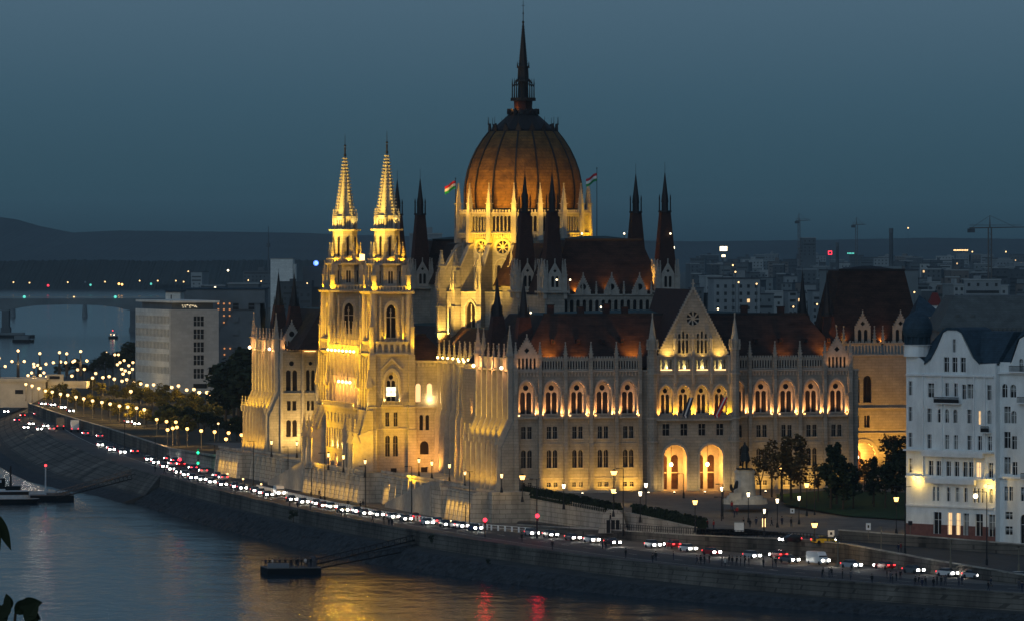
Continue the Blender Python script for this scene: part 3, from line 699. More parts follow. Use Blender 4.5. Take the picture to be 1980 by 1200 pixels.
for c in bc:
    tympanum(B, c, 2.9, 15.2, 21.2, -.75); mb = MB(); lp = arch(c, 1.5, 10.9, 13.3, 'rect'); mb.add([B(a, -.4, z) for a, z in lp], [(0, 1, 2, 3)], 'glass'); mb.fbox(B, c - .04, c + .04, -.4, -.3, 10.9, 13.3, 'stone_smooth'); mb.fbox(B, c - .75, c + .75, -.4, -.3, 12.2, 12.3, 'stone_smooth'); part('window', mb)
    mb = MB(); mb.fbox(B, c - 1.5, c + 1.5, -1.3, -1.2, 24.4, 26.8, 'stone_smooth'); part('loggia_wall', mb)
    lamp('POINT', (c, 4.0 * 0 - 4.0 + .75, 24.75) if False else (c, -3.55, 24.8), 22, (1, .75, .25), PB, radius=.1)
    for sg in (-1, 1): lamp('SPOT', (c + sg * 1.5, -4.75, 15.0), 150, ORA if sg < 0 else GOLD, PB, (c + sg * 1.5, -3.4, 19.0), 110, .9, .08)
    mb = MB(); mb.fbox(B, c - 1.2, c + 1.2, .1, .3, 24.35, 24.5, 'bulb'); part('light_strip', mb)
# porch interior
for c in (33.5, 41.3):
    mb = MB(); lp = [arch(c - 1.2, 1.5, -.3, 6.8, 'round', 8), arch(c + 1.2, 1.5, -.3, 6.8, 'round', 8)]
    mb.wall(FS(.3), [(c - 3, -1), (c + 3, -1), (c + 3, 9.4), (c - 3, 9.4)], lp, 0, .3, 'stone_smooth')
    mb.box(c - 3.1, c - 2.8, -3.3, .3, -1, 9.4, 'stone_smooth'); mb.box(c + 2.8, c + 3.1, -3.3, .3, -1, 9.4, 'stone_smooth'); mb.box(c - 3.1, c + 3.1, -3.3, .3, 9.4, 9.6, 'stone_smooth')
    part('porch', mb)
    mb = MB()
    for l_ in lp: mb.add([FS(.3)(a, -.31, z) for a, z in l_], [list(range(len(l_)))], 'roof')
    for q in (-1.2, 1.2): mb.fbox(FS(.3), c + q - .7, c + q + .7, -.3, -.2, 3.0, 3.2, 'stone_smooth')
    part('door', mb)
    mb = MB(); mb.ball((c - .4, -2.6, 4.9), .42, 'bulbwhite'); mb.tube((c - .4, -2.6, 5.2), (c - .4, -2.6, 9.4), .05, .05, 'iron'); part('hanging_lantern', mb)
    lamp('POINT', (c - .4, -2.6, 4.1), 420, ORA, PB, radius=.3)
# big gable
mb = MB(); hs = [arch(37.4, 2.9, 35.0, 0, 'circle')]
for c in (35.3, 39.3): hs += [arch(c + (j - 1) * .85, .55, 27.9, 30.6 , 'round', 6) for j in range(3)] + [arch(c + (j - 1) * .85, .5, 30.9, 31.9 + .5 * (j == 1), 'round', 6) for j in range(3)]
mb.wall(B, [(30.0, 27.5), (44.8, 27.5), (37.4, 41.2)], hs, .1, .5, 'stone', 'stone_smooth')
for i in range(24):
    f = (i + .5) / 24
    for sg in (-1, 1): x = 37.4 + sg * 7.5 * (1 - f); z = 27.5 + 13.7 * f; mb.fbox(B, x - .22, x + .22, -.35, .3, z - .1, z + .45, 'stone_smooth')
mb.fbox(B, 37.25, 37.55, -.2, .1, 41, 43, 'stone_smooth'); mb.fbox(B, 37.0, 37.8, -.15, .05, 42, 42.25, 'stone_smooth')
for s_ in range(8):
    a = math.pi * s_ / 4; F2 = FS(-4.0)
    mb.prism(F2, [(37.4 + .35 * math.cos(a - .6), 35 + .35 * math.sin(a - .6)), (37.4 + 1.45 * math.cos(a - .12), 35 + 1.45 * math.sin(a - .12)), (37.4 + 1.45 * math.cos(a + .12), 35 + 1.45 * math.sin(a + .12)), (37.4 + .35 * math.cos(a + .6 - .5), 35 + .35 * math.sin(a + .1))], -.35, -.1, 'stone_smooth')
mb.prism(FS(-4.0), arch(37.4, .8, 35.0, 0, 'circle'), -.35, -.05, 'stone_smooth')
GAB = part('gable', mb)
mb = MB(); mb.add([B(a, -.42, z) for a, z in ((30.3, 27.6), (44.5, 27.6), (37.4, 40.6))], [(0, 1, 2)], 'glass'); part('gable_glazing', mb)
for c in (33.4, 37.3, 41.2):
    mb = MB(); F2 = FS(-4.0); mb.fbox(F2, c - .35, c + .35, .12, .7, 27.5, 28.6, 'stone_smooth')
    mb.lathe(c, -4.45, [(.33, 28.6), (.36, 29.5), (.3, 30.3), (.38, 30.9), (.16, 31.2), (.2, 31.5), (.14, 31.75), (0.02, 31.8)], 8, 'stone_smooth'); part('statue', mb)
for c, pw in ((31.9, 110), (42.9, 110), (35.3, 40), (39.3, 40)): lamp('SPOT', (c, -5.6, 27.2), pw, (1, .58, .1), PB, (c, -4, 29.6), 130, .9, .1)
for sgn in (-1, 1):   # gable roof
    pass
mb = MB()
vs = [(30.0, -3.6, 27.4), (44.8, -3.6, 27.4), (37.4, -3.6, 41.0), (30.0, 14, 27.4), (44.8, 14, 27.4), (37.4, 24, 41.0)]
mb.add(vs, [(0, 2, 5, 3), (1, 4, 5, 2), (3, 5, 4)], 'spireroof'); part('roof', mb)
for c in (28.6, 46.3):
    mb = MB(); mb.ring(c, -4.2, -1.5, 28.6, 1.05, 1.0, 8, 'stone'); 
    for z in (9.5, 14.3, 23.5, 28.6): mb.ring(c, -4.2, z, z + .3, 1.3, 1.3, 8, 'stone_smooth')
    mb.ring(c, -4.2, 28.9, 30.8, .85, .85, 8, 'stone_smooth'); mb.ring(c, -4.2, 30.8, 35.6, .8, .08, 8, 'stone_smooth'); mb.sq(c, -4.2, 35.4, 36.2, .12, .12, 'stone_smooth')
    for k in range(8): a = k * math.pi / 4; pinn(mb, c + 1.1 * math.cos(a), -4.2 + 1.1 * math.sin(a), 28.6, .28, .8, 1.2)
    part('turret', mb)
# hanging flags
for (c, cols, dx) in ((36.6, ('flagdark', 'flagwhite', 'flagdark'), -2.2), (44.1, ('flagred', 'flagwhite', 'flagred'), -3.0)):
    mb = MB(); mb.tube((c, -4.9, 19.8), (c + dx, -6.6, 15.0), .05, .04, 'iron')
    for k, cl in enumerate(cols):
        a0 = Vector((c + dx * .15, -5.2, 19.0)).lerp(Vector((c + dx, -6.6, 15.2)), 0); 
        p0 = Vector((c + dx * .2 + k * .33, -5.3, 18.8)); p1 = Vector((c + dx * .95 + k * .33, -6.4, 15.1)); q = Vector((.33, 0, -.12))
        mb.quad(p0, p1, p1 + q + Vector((0, 0, -.5)), p0 + q, cl)
    part('flag', mb)
# corner and core masses
mb = MB(); mb.box(.6, 74.2, 1.15, 45, -1.5, 24, 'stone'); part('core_wall', mb); mb = MB(); mb.box(29.0, 46.0, -2.85, .2, 9.8, 24.2, 'stone'); mb.box(29.2, 45.8, -2.6, .7, 24.2, 27.4, 'stone'); part('core_wall', mb)
# mansard roofs
def mansard(name, x0, x1, y0, y1, z0, z1, ins, m='roof', top='greenroof', crest=True):
    mb = MB(); a = [(x0, y0, z0), (x1, y0, z0), (x1, y1, z0), (x0, y1, z0)]; b_ = [(x0 + ins, y0 + ins, z1), (x1 - ins, y0 + ins, z1), (x1 - ins, y1 - ins, z1), (x0 + ins, y1 - ins, z1)]
    mb.add(a + b_, [(0, 1, 5, 4), (1, 2, 6, 5), (2, 3, 7, 6), (3, 0, 4, 7)], m)
    cx, cy = (x0 + x1) / 2, (y0 + y1) / 2; c_ = [(p[0] + (cx - p[0]) * .75, p[1] + (cy - p[1]) * .75, z1 + .9) for p in b_]
    mb.add(b_ + c_, [(0, 1, 5, 4), (1, 2, 6, 5), (2, 3, 7, 6), (3, 0, 4, 7), (4, 5, 6, 7)], top)
    mb.box(x0 + ins - .15, x1 - ins + .15, y0 + ins - .15, y0 + ins + .1, z1 - .15, z1 + .35, 'iron')
    return part(name, mb)
mansard('roof', 1.4, 73.2, 1.3, 45, 25.0, 35.6, 7.5)
for s_ in (9.5, 14.9, 20.3, 24.4, 53.3, 58.8, 64.2, 69.2):
    mb = MB(); mb.fbox(FS(5), s_ - .35, s_ + .35, 0, 1.4, 29.8, 30.7, 'spireroof'); mb.fbox(FS(5), s_ - .25, s_ + .25, 1.38, 1.42, 29.9, 30.5, 'glass'); part('roof_dormer', mb)
mansard('roof', 12, 72, 44, 212, 25.0, 31.5, 7.0)
mb = MB(); mb.box(10.2, 73, 45, 255, -1.5, 25, 'stone'); part('core_wall', mb)
mansard('roof', 1.4, 73, 212, 253.5, 25.0, 34.6, 7.5)
for (x, y, pw) in ((8.5, -.4 + 1.4, 55), (26.4, 1.0, 55), (14.8, 1.0, 14), (59.0, 1.0, 14), (68.4, 1.0, 45)): lamp('SPOT', (x, y - .5, 27.3), pw * 9, (1, .47, .06), PB, (x, y + 4, 28.8), 100, 1, .2)
# street-level wash of the south facade
for c in LC + RC: lamp('SPOT', (c, -3.4, -.3), 330 if c < 30 else 190, (1, .52, .07), PB, (c, .2, 2.6), 125, 1.0, .15)
for c in (30.5, 37.4, 44.4): lamp('SPOT', (c, -7.4, -.3), 90, (1, .62, .18), PB, (c, -4, 2.6), 120, 1.0, .15)

for q, h_ in ((10, 1.8), (16.5, 1.4), (22, 2.0), (26, 1.3), (52, 1.6), (60, 1.3)):
    mb = MB(); mb.box(q, q + 1.3, 9.6, 10.6, 34.6, 35.8 + h_, 'spireroof'); mb.box(q - .12, q + 1.42, 9.5, 10.7, 35.8 + h_, 36.0 + h_, 'iron'); part('chimney', mb)
# ---- chambers with corner turrets
def turret_spire(x, y, zb, zw=41.0, h=2.6, ztip=67.0, lit=True):
    t = bpy.data.objects.new('turret', None); C.objects.link(t); t.parent = PB; t.location = (x, y, 0)
    mb = MB(); mb.sq(0, 0, zb, 40, h * .86, h * .86, 'stone')
    mb.sq(0, 0, 39.8, 40.2, h * 1.2, h * 1.2, 'stone_smooth'); mb.sq(0, 0, 40.2, 43.6, h * .84, h * .84, 'stone_smooth')
    for k in range(4):
        a = k * math.pi / 2; F = FR(0, 0, a, h * .84)
        mb.wall(F, [(-1.5, 40.3), (1.5, 40.3), (1.5, 43.8), (0, 46.4), (-1.5, 43.8)], [arch(-.5, .65, 41.0, 43.4, 'round', 6), arch(.5, .65, 41.0, 43.4, 'round', 6), arch(0, .8, 44.5, 0, 'diamond')], .3, .28, 'stone_smooth')
        mb.add([F(q, .05, z) for q, z in ((-1.2, 40.4), (1.2, 40.4), (1.2, 44), (0, 46), (-1.2, 44))], [(0, 1, 2, 3, 4)], 'glass')
        mb.fbox(F, -.1, .1, 0, .3, 46.3, 47.2, 'stone_smooth')
        for sg in (-1, 1): mb.fbox(F, sg * 1.75 - .18, sg * 1.75 + .18, .05, .35, 40.2, 45, 'stone_smooth'); v_ = F(sg * 1.75, .2, 0); pinn(mb, v_[0], v_[1], 45, .3, .2, 1.4)
        c_ = Vector((math.cos(a + math.pi / 4), math.sin(a + math.pi / 4))) * h * 1.25; pinn(mb, c_.x, c_.y, 38.5, .75, 5.0, 3.4)
        mb.add([F(q, .02, z) for q, z in arch(0, 1.0, 34, 38, 'round')], [list(range(11))], 'glass')
    mb.obj('turret_body', t)
    mb = MB(); mb.sq(0, 0, 43.6, 57.2, h * .80, h * .40, 'spireroof'); mb.sq(0, 0, 43.4, 43.7, h * .9, h * .9, 'iron')
    mb.obj('spire_roof', t)
    mb = MB(); mb.ring(0, 0, 57.2, 57.6, 1.5, 1.5, 8, 'iron'); mb.ring(0, 0, 57.6, 59.6, .75, .7, 8, 'iron'); mb.ring(0, 0, 59.4, ztip - 1.2, .85, .08, 8, 'iron'); mb.tube((0, 0, ztip - 1.5), (0, 0, ztip + 1.2), .05, .03, 'iron')
    for k in range(8):
        a = k * math.pi / 4; x_, y_ = 1.3 * math.cos(a), 1.3 * math.sin(a); mb.tube((x_, y_, 57.4), (x_, y_, 60), .10, .07, 'iron'); mb.tube((x_, y_, 60), (x_, y_, 61.2), .12, .01, 'iron')
    mb.obj('spire', t)
    return t
def chamber(y0, y1):
    x0, x1 = 23.3, 50.3
    mb = MB(); hs = []
    for i in range(15):
        hs.append(arch(x0 + 3.6 + i * 1.42, .85, 35.4, 38.3, 'round', 6))
    mb.wall(FS(y0), [(x0, 24), (x1, 24), (x1, 39.2), (x0, 39.2)], hs, 0, .5, 'stone', 'stone_smooth')
    mb.box(x0, x1, y0 + .501, y1, 24, 39.2, 'stone'); mb.fbox(FS(y0), x0, x1, .001, .3, 39.2, 39.5, 'stone_smooth'); mb.fbox(FS(y0), x0, x1, .001, .35, 34.8, 35.1, 'stone_smooth')
    hsw = []
    mb.add([FS(y0)(q, -.49, z) for q, z in ((x0 + .5, 35), (x1 - .5, 35), (x1 - .5, 38.6), (x0 + .5, 38.6))], [(0, 1, 2, 3)], 'glass')
    for i in range(7):
        c = x0 + 4.2 + i * 3.1; pinn(mb, c, y0 - .35, 39.4, .4, .8, 1.9)
    part('chamber_wall', mb)
    mansard('chamber_roof', x0 + .6, x1 - .6, y0 + .6, y1 - .6, 39.3, 51.2, 4.4)
    for c in (31.8 - 1, 37.2, 43.5): gablet(FS(y0), c, 3.4, 39.4, 43.3, .3, hole=1.4, nar=0, zar=39.9)
    for x in (x0 + .8, x1 - .8):
        for y in (y0 + .8, y1 - .8): turret_spire(x, y, 24)
chamber(58.5, 83.5); chamber(180, 205)
for (x, pw) in ((29.5, 90), (37.0, 150), (44.8, 150)): lamp('SPOT', (x, 58.0 + 1.2, 39.9), pw * 6.5, (1, .47, .06), PB, (x, 62.5, 45), 130, .95, .2)
mb = MB()
# small dark chimney stacks and link roofs
mb.box(26, 48, 84, 110, 25, 41, 'stone'); part('core_wall', mb); mb = MB(); mb.box(26, 48, 145, 180, 25, 41, 'stone'); part('core_wall', mb)
mansard('roof', 25.5, 48.5, 83, 118, 40.9, 50.5, 4.2); mansard('roof', 25.5, 48.5, 138, 181, 40.9, 50.5, 4.2)
# pavilion turrets with slim spires
def slim_turret(x, y, ztip):
    t = bpy.data.objects.new('turret', None); C.objects.link(t); t.parent = PB; t.location = (x, y, 0)
    mb = MB(); mb.sq(0, 0, 25.5, 35.2, 2.4, 1.15, 'spireroof'); mb.obj('spire_roof', t)
    mb = MB(); mb.ring(0, 0, 35.2, 35.6, 1.35, 1.35, 8, 'iron'); mb.ring(0, 0, 35.6, ztip, 1.0, .05, 8, 'iron'); mb.tube((0, 0, ztip - .4), (0, 0, ztip + .8), .04, .03, 'iron')
    for k in range(8): a = k * math.pi / 4; mb.tube((1.1 * math.cos(a), 1.1 * math.sin(a), 35.4), (1.1 * math.cos(a), 1.1 * math.sin(a), 37.6), .1, .02, 'iron')
    mb.obj('spire', t)
for x, y in ((4.6, 9), (4.6, 31), (4.6, 231), (4.6, 249)): slim_turret(x, y, 43.4)
for x, y in ((70.5, 9), (72.0, 31)): slim_turret(x, y, 44.5)
# ---- drum and dome
DX, DY = 35.4, 127.5
def ngon_wall(name, r, z0, z1, holes_fn, extra=None, n_=16, th=.4, m='stone'):
    for k in range(n_):
        a = 2 * math.pi * (k + .5) / n_; ap = r * math.cos(math.pi / n_); hw = r * math.sin(math.pi / n_)
        F = FR(DX, DY, a, ap); ldir = (math.sin(a) < .45)     # faces on the far side are not seen
        mb = MB(); hs = holes_fn(hw) if ldir else []
        mb.wall(F, [(-hw, z0), (hw, z0), (hw, z1), (-hw, z1)], hs, 0, th, m, 'stone_smooth')
        if extra and ldir: extra(mb, F, hw)
        part(name, mb)
        if hs:
            g = MB(); g.add([F(q, -th - .02, z) for q, z in ((-hw + .2, z0 + .2), (hw - .2, z0 + .2), (hw - .2, z1 - .2), (-hw + .2, z1 - .2))], [(0, 1, 2, 3)], 'glass'); part('drum_glazing', g)
def top_holes(hw): w_ = (2 * hw - 1.3) / 5; return [arch(-hw + .65 + w_ * (i + .5), w_ * .70, 53.2, 56.7, 'round', 6) for i in range(5)]
def top_extra(mb, F, hw):
    for z, p in ((52.6, .35), (57.2, .3)): mb.fbox(F, -hw, hw, .003, p, z, z + .3, 'stone_smooth')
    w_ = 2 * hw / 8
    for i in range(8): mb.fbox(F, -hw + w_ * (i + .25), -hw + w_ * (i + .75), -.35, .25, 57.5, 58.1, 'stone_smooth'); 
    for i in range(10): mb.fbox(F, -hw + .3 + i * (2 * hw - .6) / 10, -hw + .3 + (i + .45) * (2 * hw - .6) / 10, .002, .28, 51.7, 52.6, 'stone_smooth')
ngon_wall('drum_gallery', 15.2, 52.6, 57.3, top_holes, top_extra)
def mid_holes(hw): return [arch(0, 3.0, 49.6, 0, 'circle'), arch(-.9, 1.0, 40.6, 45.6, 'gothic', 6), arch(.9, 1.0, 40.6, 45.6, 'gothic', 6)]
def mid_extra(mb, F, hw):
    mb.wall(F, arch(0, 4.1, 49.6, 0, 'circle'), [arch(0, 3.0, 49.6, 0, 'circle')], .2, .195, 'stone_smooth')
    mb.wall(F, arch(0, 4.2, 39.8, 47.4, 'gothic'), [arch(0, 3.5, 40.0, 47.0, 'gothic')], .25, .24, 'stone_smooth')
    for s_ in range(4):
        a = math.pi * s_ / 4; mb.prism(F, [(1.5 * math.cos(a - .07), 49.6 + 1.5 * math.sin(a - .07)), (1.5 * math.cos(a + .07), 49.6 + 1.5 * math.sin(a + .07)), (-1.5 * math.cos(a - .07), 49.6 - 1.5 * math.sin(a - .07)), (-1.5 * math.cos(a + .07), 49.6 - 1.5 * math.sin(a + .07))], -.35, -.2, 'stone_smooth')
    mb.prism(F, arch(0, .9, 49.6, 0, 'circle'), -.35, -.15, 'stone_smooth'); mb.fbox(F, -hw, hw, .002, .2, 39.6, 39.9, 'stone_smooth')
ngon_wall('drum_wall', 14.5, 38, 52.6, mid_holes, mid_extra)
def low_holes(hw): return [arch(0, 3.0, 30.2, 37.4, 'gothic')]
def low_extra(mb, F, hw):
    mb.wall(F, arch(0, 3.8, 30.0, 38.0, 'gothic'), [arch(0, 3.0, 30.2, 37.4, 'gothic')], .2, .195, 'stone_smooth'); mb.fbox(F, -.1, .1, -.4, -.2, 30.2, 36.8, 'stone_smooth'); mb.fbox(F, -hw, hw, .002, .3, 39.3, 39.6, 'stone_smooth')
ngon_wall('drum_wall', 18.2, 24, 39.3, low_holes, low_extra)
mb = MB(); mb.ring(DX, DY, 39.3, 40.0, 18.0, 14.2, 16, 'greenroof', cap=False); mb.ring(DX, DY, 24, 57.0, 13.6, 13.2, 16, 'stone'); part('drum_core', mb)
o0 = None; pi0 = None
for k in range(16):
    a = 2 * math.pi * k / 16; F = FR(0, 0, 0, 0)
    if o0 is None:
        mb = MB(); G = lambda q, d, z: (d, q, z)
        mb.extr(G, [(14.3, 39), (14.3, 50.0), (15.4, 49.6), (19.2, 42.6), (19.2, 39)][::1], -.42, .42, 'stone')
        mb.extr(G, [(14.4, 50.05), (14.4, 50.6), (15.6, 50.1), (19.6, 43.0), (19.3, 42.65), (15.45, 49.65)], -.6, .6, 'stone_smooth')
        mb.extr(G, [(18.3, 24), (20.2, 24), (20.0, 36), (19.8, 44.5), (18.3, 44.5)], -.7, .7, 'stone')
        pinn(mb, 19.1, 0, 44.0, 1.1, 1.2, 3.6); pinn(mb, 20.0, .5, 40, .5, 1.2, 2.6); pinn(mb, 20.0, -.5, 40, .5, 1.2, 2.6)
        for z in (30, 36, 40): mb.extr(G, [(18.3, z), (20.3, z), (20.3, z + .25), (18.3, z + .25)], -.85, .85, 'stone_smooth')
        o0 = part('flying_buttress', mb)
        mb = MB(); mb.extr(G, [(14.6, 50.6), (15.9, 50.6), (15.7, 58.2), (14.6, 58.2)], -.55, .55, 'stone_smooth'); pinn(mb, 15.2, 0, 58.0, 1.0, 1.4, 4.6); pi0 = part('pinnacle', mb)
        o, p_ = o0, pi0
    else:
        o = o0.copy(); C.objects.link(o); p_ = pi0.copy(); C.objects.link(p_)
    for q in (o, p_): q.location = (DX, DY, 0); q.rotation_euler = (0, 0, a)
# dome
prof = [(13.1, 57.4), (13.5, 60.2), (13.55, 62.4), (13.3, 64.6), (12.75, 67.2), (11.9, 69.6), (10.7, 72.1), (9.2, 74.4), (7.9, 76.0)]
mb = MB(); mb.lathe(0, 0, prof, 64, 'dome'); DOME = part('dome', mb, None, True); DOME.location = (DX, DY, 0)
o0 = None
for k in range(16):
    if o0 is None:
        mb = MB(); G = lambda q, d, z: (d, q, z); pr2 = [(r + .2, z) for r, z in prof]; pr1 = [(r - .2, z) for r, z in prof]
        for i in range(len(prof) - 1):
            mb.add([(pr1[i][0], -.17, pr1[i][1]), (pr2[i][0], -.17, pr2[i][1]), (pr2[i + 1][0], -.17, pr2[i + 1][1]), (pr1[i + 1][0], -.17, pr1[i + 1][1]),
                    (pr1[i][0], .17, pr1[i][1]), (pr2[i][0], .17, pr2[i][1]), (pr2[i + 1][0], .17, pr2[i + 1][1]), (pr1[i + 1][0], .17, pr1[i + 1][1])], [(0, 1, 2, 3), (4, 5, 6, 7), (1, 2, 6, 5)], 'iron')
        o0 = o = part('rib', mb, DOME)
    else: o = o0.copy(); C.objects.link(o)
    o.rotation_euler = (0, 0, 2 * math.pi * (k + .0) / 16)
mb = MB(); mb.ring(0, 0, 57.5, 58.4, 13.9, 13.7, 32, 'iron', cap=False)
mb.ring(0, 0, 75.5, 76.1, 8.0, 7.8, 16, 'iron'); mb.ring(0, 0, 76.3, 80.3, 7.4, 2.9, 16, 'iron', cap=False)
for k in range(16):
    a = 2 * math.pi * k / 16; x, y = 8.1 * math.cos(a), 8.1 * math.sin(a)
    F = FR(0, 0, a, 7.6); mb.prism(F, [(-.6, 76), (.6, 76), (.6, 76.6), (0, 77.8), (-.6, 76.6)], 0, .4, 'iron'); mb.tube((x, y, 77.5), (x, y, 79.3), .08, .03, 'iron', 4)
    F = FR(0, 0, a, 3.0); mb.prism(F, [(-.4, 79.9), (.4, 79.9), (.4, 80.5), (0, 81.2), (-.4, 80.5)], 0, .7, 'iron')
mb.obj('crown', DOME)
mb = MB(); mb.ring(0, 0, 80.0, 81.0, 2.9, 2.2, 16, 'iron'); mb.ring(0, 0, 81.0, 83.0, 2.1, 2.2, 8, 'spireroof'); mb.ring(0, 0, 83.0, 83.7, 2.9, 2.9, 16, 'iron')
mb.ring(0, 0, 83.7, 87.6, 1.3, 1.15, 8, 'iron')
for k in range(8):
    a = 2 * math.pi * (k + .5) / 8; x, y = 2.5 * math.cos(a), 2.5 * math.sin(a)
    mb.tube((x, y, 83.5), (x, y, 86.6), .16, .12, 'iron'); mb.tube((x, y, 86.6), (x, y, 88.2), .17, .02, 'iron', 4); mb.tube((x, y, 86.2), (x * .5, y * .5, 88.0), .12, .10, 'iron', 4)
mb.ring(0, 0, 87.4, 87.8, 1.9, 1.8, 8, 'iron'); mb.ring(0, 0, 87.8, 90.6, 1.35, 1.2, 8, 'iron'); mb.ring(0, 0, 90.6, 90.9, 1.5, 1.5, 8, 'iron')
for k in range(8):
    a = 2 * math.pi * k / 8; x, y = 1.4 * math.cos(a), 1.4 * math.sin(a); mb.tube((x, y, 90.5), (x, y, 92), .12, .02, 'iron', 4)
mb.obj('lantern', DOME)
mb = MB(); mb.ring(0, 0, 90.8, 100.8, 1.05, .16, 8, 'iron'); mb.tube((0, 0, 100.6), (0, 0, 106), .11, .05, 'iron'); mb.ball((0, 0, 101), .3, 'iron'); mb.ball((0, 0, 103), .2, 'iron'); mb.tube((-.4, 0, 104.8), (.4, 0, 104.8), .05, .05, 'iron')
for i in range(14):
    z = 91.4 + i * .65; r_ = 1.05 - .089 * (z - 90.8)
    for k in range(4): a = k * math.pi / 2; mb.box(r_ * math.cos(a) - .08, r_ * math.cos(a) + .08, r_ * math.sin(a) - .08, r_ * math.sin(a) + .08, z, z + .2, 'iron')
mb.obj('spire', DOME)
lamp('POINT', (DX - 2.6, DY - 1.6, 81.3), 14, ORA, PB)
# roof flags on tall poles
def flagpole(x, y, z0, z1, fl, sgn):
    t = bpy.data.objects.new('flagpole', None); C.objects.link(t); t.parent = PB; t.location = (x, y, 0)
    mb = MB(); mb.tube((0, 0, z0), (0, 0, z1), .13, .06, 'iron'); mb.ball((0, 0, z1), .16, 'iron'); mb.obj('pole', t)
    mb = MB(); n_ = 6
    for j, cl in enumerate(('flaggreen', 'flagwhite', 'flagred')):
        for i in range(n_):
            def q(i_, j_): f = i_ / n_; return (-sgn * 2.5 * f, .25 * math.sin(f * 7), z1 - 4.0 + fl + j_ * .6 - f * 1.3 + .15 * math.sin(f * 6))
            mb.quad(q(i, j), q(i + 1, j), q(i + 1, j + 1), q(i, j + 1), cl)
    mb.obj('flag', t)
flagpole(DX - 15.4, DY + 2, 54, 65.3, 1.7, 1); flagpole(48.6, 112, 40, 67.5, 1.1, 1)
# floodlights of drum and dome, plus added spots for the drum
for x, y, pw in ((14, 112, 5200), (14, 126, 4200), (16, 141, 2600)): lamp('SPOT', (x, y, 27.5), pw * .9, (1, .58, .10), PB, (DX - 9, DY - 5, 50), 75, .8, .4)
for x, y, z, pw in ((-3, 84, 40, 9000), (3, 118, 36, 5000), (14, 84, 40, 5000)): lamp('SPOT', (x, y, z), pw, (1, .57, .06), PB, (DX - 2, DY - 12, 47), 38, .9, .5)  # added spots over the roofs, no real fixtures, to even out the drum
for k, pw in ((9, 1000), (10, 1150), (11, 900), (12, 520), (13, 700), (14, 1400)):
    a = 2 * math.pi * (k + .5) / 16; lamp('SPOT', (DX + 18.3 * math.cos(a), DY + 18.3 * math.sin(a), 48.8), pw * .75, YEL, PB, (DX + 14.5 * math.cos(a), DY + 14.5 * math.sin(a), 53.5), 120, 1.0, .3)
for a_, pw in ((178, 1500), (200, 2600), (222, 3200), (246, 3000), (270, 2000), (296, 700), (318, 450)):
    a = R(a_); lamp('SPOT', (DX + 24 * math.cos(a), DY + 24 * math.sin(a), 56.5), pw * .62, (1, .52, .06), PB, (DX + 10 * math.cos(a), DY + 10 * math.sin(a), 63.5), 66, 1.0, .4)

